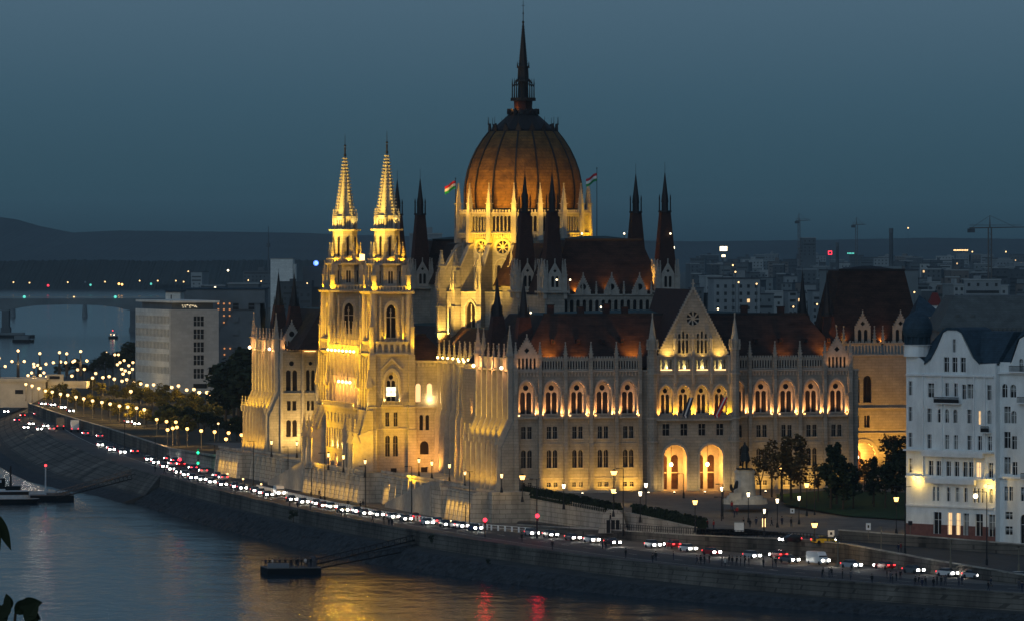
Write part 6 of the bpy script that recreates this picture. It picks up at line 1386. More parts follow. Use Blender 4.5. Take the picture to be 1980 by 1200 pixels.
# scattered lit points across the far city and far shore
def farlamp(px, py, Y, r, m, i, where, zg_=-5):
    c_ = PY(px, Y, ZY(py, Y)); t = thing('street_lamp', 'tiny lit lamp, %s from the left %s' % (od(i), where), 'lamp', (c_.x, Y, zg_), 0, 'distant lamps'); h = c_.z - zg_
    mb = MB(); mb.ball((0, 0, h), r, m, 6, 4); mb.obj('lamp_head', t); mb = MB(); mb.tube((0, 0, 0), (0, 0, h - r), .15, .1, 'far1', 4); mb.obj('pole', t)
for i, (px, py) in enumerate(((1417, 513), (1422, 526), (1428, 546), (1463, 549), (1534, 593), (1580, 588), (1768, 565), (1756, 441), (1880, 487), (1945, 487))): farlamp(px, py, 2400 if py > 500 else 6500, .35 if py > 500 else .8, 'bulb', i, 'over the right roofs')
for i in range(9): farlamp(1845 + i * 3.2, 484, 6800, .8, 'bulb', i, 'in the dense lit strip far right')
for i, (px, py, m_) in enumerate(((26, 546, 'bulb'), (57, 547, 'bulb'), (93, 552, 'red'), (131, 546, 'bulb'), (165, 546, 'far4'), (175, 551, 'cyan'), (203, 545, 'bulb'), (230, 549, 'bulborange'), (236, 550, 'bulborange'), (270, 543, 'bulb'), (292, 549, 'cyan'), (305, 543, 'bulb'), (340, 543, 'bulb'), (355, 545, 'bulb'), (416, 556, 'bulbwhite'), (441, 523, 'bulbwhite'), (364, 525, 'bulb'), (480, 542, 'bulb'), (505, 544, 'bulb'), (594, 548, 'bulb'))): farlamp(px, py, 7600 if px < 400 else 3000, (1.5 if m_ != 'bulb' else .95) * (1 if px < 400 else .35), m_, i, 'along the far river shore', -12)
# ---- far bridge
t = thing('road_bridge', 'long low concrete bridge crossing the river far away on the left', 'bridge')
Yb = 4300; zt = ZY(577, Yb); zb = ZY(588, Yb)
mb = MB(); xs = [-60, 10, 40, 75, 130, 190, 225, 255, 300, 420]; def_ = {10: 601, 40: 594, 75: 590, 130: 588.5, 190: 590, 225: 594, 255: 601}
pts = [(PY(x, Yb).x, zt) for x in xs[::-1]] + [(PY(x, Yb).x, ZY(def_.get(x, 592), Yb)) for x in xs]
mb.prism(FS(Yb), pts[::-1], -14, 0, 'far0'); mb.obj('deck', t)
for x in (10, 258): mb = MB(); c_ = PY(x, Yb); mb.box(c_.x - 2.6, c_.x + 2.6, Yb + .3, Yb + 13.5, -14, zb - 2, 'far1'); mb.box(c_.x - 3.4, c_.x + 3.4, Yb - .5, Yb + 14.5, -14, -10, 'far1'); mb.obj('pier', t)
mb = MB(); mb.box(PY(-60, Yb).x, PY(420, Yb).x, Yb - .3, Yb - .1, zt + .5, zt + 1.3, 'far4'); mb.obj('railing', t)
for i, (x, m_) in enumerate(((47, 'cyan'), (223, 'cyan'), (143, 'bulb'))): 
    mb = MB(); c_ = PY(x, Yb - 1, zt + 1.2); mb.ball(c_, 1.1 if m_ == 'cyan' else .5, m_, 6, 4); mb.obj('signal_lamp', t)
# bridge towers beyond (thin pylons)
for i, x in enumerate((25, 164)):
    Yq = 5200; c_ = PY(x, Yq); t = thing('marker_pylon', ('left' if i == 0 else 'right') + ' one of two grey pylons standing in the river beyond the bridge', 'pylon', (c_.x, Yq, -13)); mb = MB(); mb.ring(0, 0, 0, 14 if i else 13, 2.6, 1.5, 8, 'far0'); mb.obj('shaft', t); mb = MB(); mb.ring(0, 0, 13, 18, .5, .2, 6, 'far1'); mb.obj('top', t)
# ---- Margaret bridge approach at the left: cream abutment, deck, ramp
t = thing('bridge_abutment', 'cream stone bridge abutment with one dark window at the left edge', 'bridge')
Ya = 2065; za = lambda py: ZY(py, Ya)
mb = MB(); x0, x1 = PY(-40, Ya).x, PY(88, Ya).x
mb.wall(FS(Ya), [(x0, -7), (x1, -7), (x1, za(737)), (x0, za(737))], [arch(PY(37, Ya).x, 16 * Ya / F_PX, za(761), za(753), 'rect')], 0, .5, 'creamwall'); mb.box(x0, x1, Ya + .55, Ya + 24, -7, za(737), 'creamwall')
for px in (50, 60, 70, 80): c_ = PY(px, Ya).x; mb.box(c_ - .35, c_ + .35, Ya - .5, Ya + .1, -7, za(740), 'creamwall')
mb.obj('wall', t); mb = MB(); mb.box(x0, x1 + .5, Ya - .8, Ya + 25, za(737) + .01, za(731), 'creamwall'); mb.obj('parapet', t)
mb = MB(); c_ = PY(37, Ya).x; mb.box(c_ - 1.5, c_ + 1.5, Ya + .4, Ya + .5, za(761), za(753), 'glass'); mb.obj('window', t)
t = thing('bridge_ramp', 'low golden lit bridge ramp deck right of the cream abutment', 'bridge')
mb = MB(); x2 = PY(165, Ya).x; mb.box(x1 + .6, x2, Ya + 2, Ya + 20, za(750), za(738), 'creamwall'); mb.box(x1 + .6, x2, Ya + 1.6, Ya + 1.95, za(744), za(736), 'creamwall'); mb.obj('deck', t)
mb = MB(); 
for q in (x1 + 4, x1 + 9): mb.box(q, q + 1, Ya + 6, Ya + 14, -6.5, za(750) - .02, 'creamwall')
mb.obj('pier', t)
lamp('SPOT', (x1 + 6, Ya - 16, 1.5), 400, YEL, t, (x1 + 6, Ya + 2, za(744)), 90, 1, .3); lamp('SPOT', (x1 - 12, Ya - 25, -2), 450, (1, .6, .2), t, (x1 - 12, Ya, -2), 100, 1, .3)
mb = MB(); mb.box(PY(90, Ya + 8).x, PY(122, Ya + 8).x, Ya + 7, Ya + 10, za(738) + .01, za(724), 'creamwall'); mb.box(PY(96, Ya + 8).x, PY(116, Ya + 8).x, Ya + 6.9, Ya + 6.98, za(733), za(727), 'glass'); mb.obj('shelter', t)
# ============================================================ TREES
def leaf_mesh(name, seed, rx, rz, cz, n_, leaf, mkey, trunk_h):
    rr = random.Random(seed); mb = MB()
    lobes = [(rr.uniform(-.62, .62) * rx, rr.uniform(-.62, .62) * rx, cz + rr.uniform(-.6, .85) * rz, rr.uniform(.22, .46)) for _ in range(15)]
    if seed >= 100: lobes = [(rr.uniform(-.6, .6) * rx * (1.05 - k / 15), rr.uniform(-.6, .6) * rx * (1.05 - k / 15), cz - rz * .8 + rz * 2.0 * k / 15, .42 - .018 * k) for k in range(15)]
    for i in range(n_):
        lx, ly, lz, lr = rr.choice(lobes)
        v = Vector((rr.gauss(0, 1), rr.gauss(0, 1), rr.gauss(0, 1))).normalized() * (rr.random() ** .35)
        p = Vector((lx + v.x * rx * lr, ly + v.y * rx * lr, lz + v.z * rz * lr))
        q = Matrix.Rotation(rr.uniform(0, 6.3), 3, 'Z') @ Matrix.Rotation(rr.uniform(-1.4, 1.4), 3, 'X'); s_ = leaf * rr.uniform(.6, 1.3)
        mb.add([p + q @ Vector(k) * s_ for k in ((-.5, 0, -.35), (.5, .06, -.3), (.42, 0, .38), (-.4, -.05, .42))], [(0, 1, 2, 3)], mkey)
    cr_ = mb
    tb = MB(); tb.tube((0, 0, -.5), (.1, 0, trunk_h), .22, .14, 'bark', 7)
    for lx, ly, lz, lr in lobes[:6]: tb.tube((.1, 0, trunk_h * rr.uniform(.75, 1)), (lx, ly, lz), .10, .03, 'bark', 5)
    return cr_, tb
PROT = {}
def tree(kind, loc, h, label, group, cat='tree', name='park_tree', sw=1.0, rot=0):
    """kind: olive, dark, autumn; scaled copies share mesh data"""
    if kind not in PROT:
        key = {'olive': 'leafA', 'dark': 'leafB', 'autumn': 'leafC', 'bare': 'leafC', 'bush': 'leafB', 'cone': 'leafB'}[kind]
        L_ = []
        for sd in range(3):
            n_ = {'bare': 260, 'bush': 500, 'autumn': 520}.get(kind, 1000)
            c_, t_ = leaf_mesh('crown', sd * 7 + len(kind) + (100 if kind == 'cone' else 0), 3.0, 3.3, 5.6 if kind != 'bush' else 3.6, n_, .52, key, 3.4)
            co = c_.obj('crown'); to = t_.obj('trunk'); L_.append((co.data, to.data)); bpy.data.objects.remove(co); bpy.data.objects.remove(to)
        PROT[kind] = L_
    cm, tm = PROT[kind][int(rot * 10) % 3]
    t = thing(name, label, cat, loc, rot, group); s_ = h / 9.0; t.scale = (s_ * sw, s_ * sw, s_)
    for nm, me in (('crown', cm), ('trunk', tm)): o = bpy.data.objects.new(nm, me); C.objects.link(o); o.parent = t
    return t
rt = random.Random(8)
# rows of olive trees lit by the park lamps
ti = 0
def z_park(px, py): return P(px, py, -3.5)
TREES = []
for k in range(13): f = k / 12; TREES.append((98 + f * 270, 778 + f * 68, 6.0, 'olive', 'front park row'))
for k in range(11): f = k / 10; TREES.append((170 + f * 250, 762 + f * 62, 6.2, 'olive', 'middle park row'))
for k in range(8): f = k / 7; TREES.append((262 + f * 180, 775 + f * 40, 6.2, 'olive', 'rear park row'))
for k in range(9): f = k / 8; TREES.append((330 + f * 140, 822 + f * 32, 5.8, 'dark', 'dark row before the palace'))
cnt = {}
for px, py, h, kd, row in TREES:
    i = cnt.get(row, 0); cnt[row] = i + 1
    v = z_park(px + rt.uniform(-6, 6), py + rt.uniform(-3, 3)); tree(kd, v, h * rt.uniform(.85, 1.2), '%s leafed park tree, %s from the left in the %s' % ('olive' if kd == 'olive' else 'dark', od(i), row), 'trees in the riverside park', sw=1.35, rot=rt.uniform(0, 6))
for i, (px, Y, h, sw) in enumerate(((436, 1760, 15, 1.4), (452, 1700, 19, 1.3), (470, 1640, 22, 1.2), (484, 1600, 20, 1.1), (462, 1830, 21, 1.4), (492, 1690, 24, 1.0))):
    c_ = PY(px, Y, -3.5); tree('dark', c_, h, 'tall black tree between office slab and palace, %s from the left' % od(i), 'tall dark trees left of the palace', sw=sw, rot=i * 1.3)
for i, (px, py, h) in enumerate(((112, 725, 5), (128, 722, 6), (146, 722, 8), (160, 720, 6), (188, 718, 8), (204, 716, 11), (218, 716, 9), (236, 720, 11), (252, 720, 15), (262, 722, 14), (175, 722, 5))):
    Y = 2480; c_ = PY(px, Y, -6); tree('dark', c_, h, 'dark riverbank tree behind the bridge ramp, %s from the left' % od(i), 'trees behind the bridge ramp', sw=1.3, rot=i * .9)
# right side trees on the square
sqt = [(1470, 960, 8.5, 'bare'), (1492, 955, 10, 'bare'), (1512, 962, 11.5, 'autumn'), (1530, 958, 12.5, 'autumn'), (1548, 965, 9, 'autumn'), (1606, 985, 12, 'cone'), (1630, 988, 10.5, 'cone'), (1650, 982, 9, 'dark'), (1618, 968, 11, 'cone'), (1690, 975, 9, 'cone'), (1712, 980, 9, 'dark'), (1732, 975, 11, 'cone'), (1752, 982, 10, 'dark'), (1720, 940, 10.5, 'autumn'), (1748, 945, 11, 'dark'), (1672, 950, 7, 'autumn'), (1582, 965, 7, 'autumn')]
for i, (px, py, h, kd) in enumerate(sqt):
    v = P(px, py, -2.6); v.z = plat(v.x, v.y) - .1; v2 = P(px, py, v.z); tree(kd, v2, h, '%s tree on the square, %s from the left' % ({'bare': 'sparse half bare', 'autumn': 'brownish autumn', 'dark': 'dense black', 'cone': 'pointed black'}[kd], od(sorted(x[0] for x in sqt).index(px))), 'trees on the square', sw=.95, rot=i * 1.1)
# bushes on the quay and bank
for i, (px, py, z, h, lb) in enumerate(((567, 1008, -8, 3.2, 'dark bush growing out of the quay wall left of the pontoon'), (835, 1050, -7.2, 2.2, 'dark bush on the promenade edge above the gangway end'), (944, 1092, -10, 1.6, 'small dark bush on the rocky bank below the quay wall'))):
    v = P(px, py, z); tree('bush', v, h, lb, None, 'bush', 'bush', sw=1.2, rot=i)

# ============================================================ LAMPS
def globe_lamp(loc, h, label, group, bulb='bulb', power=0, r=.42, col=(1, .68, .3), name='street_lamp', arm=0):
    t = thing(name, label, 'street lamp', loc, 0, group)
    mb = MB(); mb.tube((0, 0, -.3), (0, 0, h - r * .7), .11, .07, 'polegrey'); mb.ring(0, 0, -.3, .5, .2, .16, 8, 'polegrey'); mb.obj('pole', t)
    mb = MB(); mb.ball((0, -arm, h), r, bulb, 10, 6); mb.obj('lamp_globe', t)
    mb = MB(); mb.ring(0, -arm, h + r * .8, h + r * 1.2, r * .7, .05, 8, 'iron'); mb.obj('lamp_cap', t)
    if power: lamp('POINT', (0, -arm, h + .1), power, col, t, radius=r + .05)
    return t
row1 = [(50, 742), (62, 745), (75, 750), (88, 755), (101, 757), (117, 761), (131, 763), (147, 767), (162, 770), (179, 774), (197, 777), (213, 780), (231, 784), (247, 786), (264, 788), (279, 791)]
for i, (px, py) in enumerate(row1): globe_lamp(P(px, py, 2.0) - Vector((0, 0, 5.5)), 5.5, 'lit globe lamp, %s from the left in the front row of the park' % od(i), 'globe lamps in the riverside park', power=420 if i % 2 else 520, col=(1, .62, .2), r=.5)
row2 = [(150, 714), (163, 713), (139, 726), (179, 730), (185, 721), (199, 729), (211, 727), (221, 732), (236, 736), (245, 733), (259, 738), (272, 741), (284, 744), (297, 743), (332, 748), (345, 745), (361, 753), (375, 752), (385, 758), (400, 758), (408, 762), (414, 759), (423, 757), (438, 769), (452, 767), (253, 756)]
for i, (px, py) in enumerate(row2): globe_lamp(P(px, py, 3.2) - Vector((0, 0, 6.5)), 6.5, 'lit lamp, %s along the rear street of the park from the left' % od(i), 'street lamps along the rear park street', power=480 if i % 2 else 0, col=(1, .62, .2), r=.55)
row3 = [(303, 810), (322, 814), (340, 815), (324, 830), (334, 827), (342, 825), (362, 828), (389, 832), (415, 834), (442, 836), (467, 840), (437, 848), (422, 818), (446, 818), (471, 819)]
for i, (px, py) in enumerate(row3): globe_lamp(P(px, py, 1.2) - Vector((0, 0, 4.7)), 4.7, 'bright park lamp, %s in the cluster before the farthest pavilion' % od(i), 'park lamps beside the palace', power=320 if i in (0, 3, 6, 8, 10) else 0, r=.45 if i < 12 else .3, bulb='bulborange' if i < 12 else 'bulb', col=(1, .6, .2))
for i, (px, py) in enumerate(((229, 685), (240, 696), (249, 706), (232, 700), (227, 704), (235, 713), (242, 716), (250, 719), (257, 700), (256, 713), (238, 722), (222, 685), (205, 681))): globe_lamp(P(px, py, 4.0) - Vector((0, 0, 9)), 9, 'lit lamp at the ramp corner left of the office slab, %s of the cluster' % od(i), 'lamps clustered at the ramp corner', power=120 if i in (4, 7, 9) else 0, r=.55)
# bridge candelabra with three globes
def candelabra(loc, h, label, power=0):
    t = thing('bridge_candelabra', label, 'street lamp', loc, 0, 'three-armed bridge lamps'); mb = MB(); mb.sq(0, 0, -.2, h * .55, .55, .4, 'iron'); mb.tube((0, 0, h * .5), (0, 0, h - .4), .3, .15, 'iron'); mb.obj('column', t)
    mb = MB(); mb.tube((-2.2, 0, h * .55), (2.2, 0, h * .55), .12, .12, 'iron'); mb.obj('arms', t)
    for q, zz in ((-2.2, h * .55 + .5), (2.2, h * .55 + .5), (0, h)): mb = MB(); mb.ball((q, 0, zz), .5, 'bulb'); mb.obj('lamp_globe', t)
    if power: lamp('POINT', (0, -1.2, h * .55), power, (1, .66, .3), t, radius=.5)
for i, (px, pyb, H) in enumerate(((-2, 733, 8), (35, 730, 10), (77, 736, 10), (115, 730, 9.5), (156, 726, 9), (129, 726, 8), (66, 752, 8.5), (78, 756, 8.5), (73, 746, 7.5))):
    z0 = 3.0 if pyb < 740 else 1.5; c_ = P(px, pyb, z0); 
    c_ = PY(px, 2075 + (i % 3) * 8, ZY(pyb, 2075)); candelabra(c_, H * .95, 'ornate lamp with three lit globes, %s along the bridge approach' % od(i), 60 if i in (1, 4, 6) else 0)
# ornate lanterns on the terrace and square
def lantern(loc, h, label, power=160, bulb='bulb', r=.30, name='lantern', group='ornate lanterns by the palace'):
    t = thing(name, label, 'street lamp', loc, 0, group)
    mb = MB(); mb.ring(0, 0, -.2, .9, .32, .16, 8, 'iron'); mb.tube((0, 0, .8), (0, 0, h - .75), .09, .07, 'iron'); mb.ring(0, 0, h - .8, h - .65, .25, .25, 8, 'iron'); mb.obj('post', t)
    mb = MB(); mb.ring(0, 0, h - .65, h + .15, r * .6, r, 8, bulb); mb.obj('lantern_glass', t)
    mb = MB(); mb.ring(0, 0, h + .16, h + .5, r * 1.1, .05, 8, 'iron'); mb.obj('cap', t)
    if power: lamp('POINT', (0, 0, h - .2), power, (1, .60, .16), t, radius=r + .1)
    return t
def on(px, py, z): return P(px, py, z)
for i, (px, py) in enumerate(((525, 853), (574, 855), (635, 877), (664, 881), (706, 890), (810, 888), (835, 893), (869, 898), (899, 911), (970, 917))):
    v = on(px, py, 3.4); lantern(Vector((v.x, v.y, .0)), 3.4, 'ornate lantern on the river terrace, %s from the left' % od(i), 60)
for i, (px, py, zl, pw, r) in enumerate(((1010, 920, 4.0, 420, .6), (1090, 937, 3.2, 160, .35), (1187, 911, 5.0, 520, .7), (1238, 951, 3.0, 130, .35), (1249, 935, 3.4, 130, .35), (1344, 968, 1.8, 300, .5), (1396, 942, 2.6, 130, .32), (1447, 953, 2.0, 130, .32), (1503, 965, 1.3, 110, .3), (1545, 960, 1.5, 110, .28), (1510, 905, 4.5, 320, .62), (1560, 935, 3.2, 240, .5), (1688, 918, 4.0, 90, .3), (1733, 962, 2.4, 240, .5), (1575, 1012, -1.0, 480, .6), (1186, 946, 3.0, 200, .5), (1478, 985, .6, 60, .22))):
    v = on(px, py, zl); g = plat(v.x, v.y); lantern(Vector((v.x, v.y, g)), zl - g, 'lit lantern on the square, %s from the left edge of the paving' % od(sorted([1010, 1090, 1187, 1238, 1249, 1344, 1396, 1447, 1503, 1545, 1510, 1560, 1688, 1733, 1575, 1186, 1478]).index(px)), pw * .34, 'bulbwhite' if r < .4 else 'bulborange', r)
# lamps by the road in front of the white house
def arm_lamp(px, pyt, pyb, zb, arm, label, lit=True, cat='street lamp', dbl=False, grp='tall slender quay masts', m='iron'):
    b_ = P(px, pyb, zb); H = ZY(pyt, b_.y) - zb; t = thing('street_lamp', label, cat, b_, 0, grp)
    mb = MB(); mb.tube((0, 0, -.3), (0, 0, H), .13, .07, m); mb.ring(0, 0, -.3, .9, .24, .2, 8, m); mb.obj('pole', t)
    mb = MB(); mb.tube((0, 0, H), (-arm, 0, H + .05), .06, .05, m)
    if dbl: mb.tube((0, 0, H), (arm * .7, 0, H + .05), .06, .05, m)
    mb.obj('arm', t)
    mb = MB(); mb.fbox(W0, -arm - .45, -arm + .25, -.16, .16, H - .08, H + .1, m); mb.obj('lamp_head', t)
    if lit: mb = MB(); mb.ball((-arm, 0, H - .75), .45, 'bulbwhite'); mb.obj('lamp_globe', t); lamp('POINT', (-arm, 0, H - .75), 60, (1, .68, .3), t, radius=.5)
    return t
arm_lamp(1908, 950, 1090, -6.8, 2.0, 'tall dark street lamp with a glowing globe before the white houses', True, grp=None)
arm_lamp(1750, 940, 1068, -5.8, 1.6, 'tall dark pole with double arm left of the white house corner', False, dbl=True, grp=None)
tall = [(490, 852, 942, -6.6), (557, 863, 938, -6.6), (628, 875, 968, -6.6), (602, 905, 958, -6.6), (707, 900, 985, -6.6), (796, 901, 1005, -6.6), (908, 911, 1020, -6.6), (900, 975, 1020, -6.6), (1205, 905, 1032, -6.0), (1038, 925, 1036, -6.4), (1398, 935, 1020, -5), (1395, 960, 1022, -5), (346, 805, 885, -6.5), (300, 842, 900, -6.5), (415, 850, 900, -6.5), (241, 815, 868, -6.5), (1322, 915, 960, -1), (1575, 905, 1000, -3.5)]
for i, (px, a, b_, z) in enumerate(tall): arm_lamp(px, a, b_, z, 1.0, 'slender dark unlit mast with short arm, %s from the left' % od(sorted(q[0] for q in tall).index(px)), False, dbl=(i % 3 == 0))
for i, (px, a, b_) in enumerate(((1620, 1044, 1092), (1704, 1018, 1068), (1838, 1042, 1092), (1970, 1060, 1100))): arm_lamp(px, a, b_, -6.3 if px > 1700 else -5.6, .1, 'pale lit road marker post, %s from the left along the tram road' % od(sorted((1620, 1704, 1838, 1970)).index(px)), False, 'post', grp='pale posts by the tram road', m='polegrey')
# traffic lights
def traffic_light(px, pyt, pyb, zb, glow, label, n_=1):
    b_ = P(px, pyb, zb); H = ZY(pyt, b_.y) - zb; t = thing('traffic_light', label, 'traffic light', b_)
    mb = MB(); mb.tube((0, 0, -.2), (0, 0, H), .09, .07, 'iron'); mb.obj('pole', t)
    for k in range(n_):
        zz = H - .5 - k * 2.6; mb = MB(); mb.fbox(W0, -.22, .22, .1, .45, zz - .9, zz + .4, 'iron'); mb.obj('housing', t)
        mb = MB(); q = {'red': .1, 'green': -.6}[glow]; mb.ball((0, -.5, zz + q), .42 if glow == 'red' else .36, glow); mb.obj('signal_light', t)
    lamp('POINT', (0, -1.0, H - .5), 12, (1, .02, .04) if glow == 'red' else (.05, 1, .4), t, radius=.3, glossy=(glow == 'red' and px > 900))
traffic_light(1039, 992, 1036, -6.4, 'red', 'traffic light showing red before the pale retaining wall')
traffic_light(383, 866, 905, -6.5, 'green', 'traffic lights glowing green on the quay road at the left', 2)
traffic_light(938, 1000, 1036, -6.4, 'red', 'traffic light with a small red glow below the near fluted pavilion')
traffic_light(348, 884, 912, -6.5, 'red', 'red traffic signal above the queue of cars at the left')
# little lit bollards along quay beneath the terrace
for i, (px, py) in enumerate(((440, 915), (470, 925), (505, 935), (428, 908), (557, 930))): globe_lamp(P(px, py, -5.4) - Vector((0, 0, 1.1)), 1.1, 'small lit bollard on the pavement below the terrace, %s from the left' % od(i), 'low lit bollards by the terrace', power=14, r=.24, name='bollard_lamp')

# ============================================================ VEHICLES
CAR = {}
def shell(secs, m_of, n_=0):
    """loft of cross sections: each (x, half width bottom, half width top, z0, z1)"""
    mb = MB()
    for (a, b_) in zip(secs, secs[1:]):
        for (i, j) in ((0, 1), (1, 2), (2, 3), (3, 0)):
            def pt(s_, k): x, wb, wt, z0, z1 = s_; return [(x, -wb, z0), (x, wb, z0), (x, wt, z1), (x, -wt, z1)][k]
            mb.add([pt(a, i), pt(b_, i), pt(b_, j), pt(a, j)], [(0, 1, 2, 3)], m_of)
    for s_ in (secs[0], secs[-1]): x, wb, wt, z0, z1 = s_; mb.add([(x, -wb, z0), (x, wb, z0), (x, wt, z1), (x, -wt, z1)], [(0, 1, 2, 3)], m_of)
    return mb
def car_parts(kind):
    if kind in CAR: return CAR[kind]
    if kind == 'sedan': body = [(-2.2, .70, .66, .42, .80), (-2.1, .86, .80, .28, .95), (-1.2, .88, .84, .24, 1.0), (1.0, .88, .84, .24, .98), (1.9, .86, .78, .26, .84), (2.2, .76, .66, .36, .70)]; cab = [(-1.75, .74, .70, .96, .98), (-1.05, .76, .62, .98, 1.42), (.25, .76, .62, .98, 1.44), (1.05, .78, .72, .96, .99)]; roof = [(-1.05, .63, .60, 1.425, 1.46), (.25, .63, .60, 1.445, 1.48)]; xw = (-1.35, 1.35); L = 2.2
    elif kind == 'hatch': body = [(-1.95, .74, .70, .38, .9), (-1.85, .86, .82, .28, 1.0), (.8, .87, .84, .24, 1.0), (1.6, .84, .76, .28, .86), (1.95, .74, .64, .38, .70)]; cab = [(-1.85, .76, .70, 1.0, 1.05), (-1.5, .76, .64, 1.0, 1.5), (.1, .76, .64, 1.0, 1.52), (.95, .78, .72, .98, 1.01)]; roof = [(-1.5, .65, .60, 1.505, 1.54), (.1, .65, .60, 1.525, 1.56)]; xw = (-1.2, 1.25); L = 1.95
    else: body = [(-2.6, .94, .90, .35, 2.15), (-2.5, .97, .92, .3, 2.3), (1.0, .97, .90, .3, 2.3), (1.75, .96, .86, .3, 1.35), (2.5, .92, .82, .35, 1.1), (2.6, .85, .75, .45, .95)]; cab = [(1.02, .92, .80, 1.36, 2.2), (1.72, .88, .84, 1.36, 1.42)]; roof = [(-2.4, .8, .78, 2.305, 2.36), (.9, .8, .78, 2.305, 2.36)]; xw = (-1.7, 1.7); L = 2.6
    CAR[kind] = (body, cab, roof, xw, L); return CAR[kind]
CM = {}
def car_meshes(kind, paint):
    k = (kind, paint)
    if k in CM: return CM[k]
    body, cab, roof, xw, L = car_parts(kind); out = {}
    def data(mb, nm): o = mb.obj(nm); d = o.data; bpy.data.objects.remove(o); return d
    b_ = shell(body, 'paint_' + paint)
    out['body'] = [(data(b_, 'body'), None)]; out['cabin_glass'] = [(data(shell(cab, 'carglass'), 'cabin_glass'), None)]; out['roof'] = [(data(shell(roof, 'paint_' + paint), 'roof'), None)]
    mw = MB(); mw.add(*(lambda n_: ([(.33 * math.cos(2 * math.pi * i / n_), y, .33 * math.sin(2 * math.pi * i / n_)) for y in (-.11, .11) for i in range(n_)], [(i, (i + 1) % n_, n_ + (i + 1) % n_, n_ + i) for i in range(n_)] + [list(range(n_)), list(range(n_, 2 * n_))]))(12), 'tyre'); wd = data(mw, 'wheel')
    yw = .80 if kind != 'van' else .88
    out['wheel'] = [(wd, (x, s_ * yw, .33)) for x in xw for s_ in (-1, 1)]
    mh = MB(); mh.box(-.06, .06, -.25, .25, -.17, .17, 'headlight'); hd = data(mh, 'headlight'); mt = MB(); mt.box(-.05, .05, -.2, .2, -.1, .1, 'taillight'); td = data(mt, 'taillight')
    zh = .66 if kind != 'van' else .85; out['headlight'] = [(hd, (L + .0, s_ * .62, zh)) for s_ in (-1, 1)]; out['taillight'] = [(td, (-L - .0, s_ * .66, .82 if kind != 'van' else 1.1)) for s_ in (-1, 1)]
    CM[k] = out; return out
def car(v, heading, kind, paint, label, group, lights=0, name='car'):
    t = thing(name, label, 'van' if kind == 'van' else 'car', v, heading, group)
    for nm, lst in car_meshes(kind, paint).items():
        for d, l_ in lst:
            o = bpy.data.objects.new(nm, d); C.objects.link(o); o.parent = t
            if l_: o.location = l_
    L = car_parts(kind)[4]
    if lights: lamp('SPOT', (L + .35, 0, .75), lights, (1, .93, .8), t, (L + 6, 0, -.6), 70, .8, .25)
    return t
def quay_info(px, py):
    """point on the quay road seen at this pixel and the direction of the road there"""
    z = -6.5
    for _ in range(8):
        v = P(px, py, z); best = None
        for i in range(NT - 1):
            a, b_ = T_[i], T_[i + 1]
            if b_.y >= v.y >= a.y or (i == 0 and v.y < a.y): f = (v.y - a.y) / (b_.y - a.y); z = a.z + (b_.z - a.z) * f; best = (b_ - a).normalized(); break
    v = P(px, py, z); v.z = z; return v, best
rcx = random.Random(5)
cars = []   # px, py, direction (1 towards camera), kind, paint
near = [(1262, 1058, 1, 'hatch', 'silver'), (1300, 1058, -1, 'hatch', 'red'), (1330, 1065, 1, 'sedan', 'white'), (1376, 1072, 1, 'sedan', 'red'), (1454, 1079, 1, 'hatch', 'silver'), (1505, 1078, -1, 'hatch', 'red'), (1526, 1087, 1, 'sedan', 'grey'), (1582, 1090, 1, 'van', 'white'), (1646, 1097, 1, 'sedan', 'silver'), (1710, 1099, -1, 'sedan', 'red'), (1766, 1107, 1, 'sedan', 'grey'), (1832, 1113, 1, 'sedan', 'white'), (1882, 1117, 1, 'sedan', 'silver'), (1974, 1121, 1, 'hatch', 'white')]
mid = [(1028, 1035, 1, 'hatch', 'silver'), (1064, 1038, 1, 'sedan', 'black'), (1107, 1044, 1, 'sedan', 'grey'), (1144, 1048, 1, 'sedan', 'white'), (1184, 1053, 1, 'sedan', 'black')]
lft = [(918, 1025, 1), (893, 1021, 1), (862, 1018, 1), (826, 1014, 1), (784, 1007, 1), (730, 999, 1), (690, 992, 1), (662, 990, 1), (640, 983, 1), (612, 977, 1), (586, 974, 1), (564, 969, 1), (540, 958, 1, 'van', 'white'), (518, 960, 1), (494, 952, 1), (468, 947, 1), (430, 940, 1), (408, 935, 1), (390, 930, 1), (372, 927, 1), (358, 921, 1), (344, 916, 1), (331, 910, 1), (318, 905, 1), (287, 891, 1), (236, 877, 1), (193, 863, 1), (76, 832, 1), (50, 829, 1), (325, 890, -1), (338, 894, -1), (333, 900, -1), (350, 901, -1), (373, 908, -1), (393, 914, -1), (420, 923, -1), (432, 927, -1), (213, 869, -1), (260, 876, -1), (193, 846, -1), (165, 841, -1), (256, 842, -1), (284, 841, -1), (100, 832, -1), (33, 815, -1), (44, 806, -1), (70, 803, -1), (37, 780, -1), (12, 798, 1), (455, 944, 1), (880, 1019, -1), (845, 1012, -1), (800, 1004, -1), (760, 1003, 1), (705, 996, 1), (625, 981, 1), (505, 956, 1), (300, 897, 1), (215, 872, 1), (60, 822, 1), (88, 826, 1)]
lists = [('towards the right edge', near), ('below the pale retaining wall', mid), ('below the river terrace', lft)]
paints = ['silver', 'white', 'black', 'grey', 'blue', 'silver', 'grey', 'red']
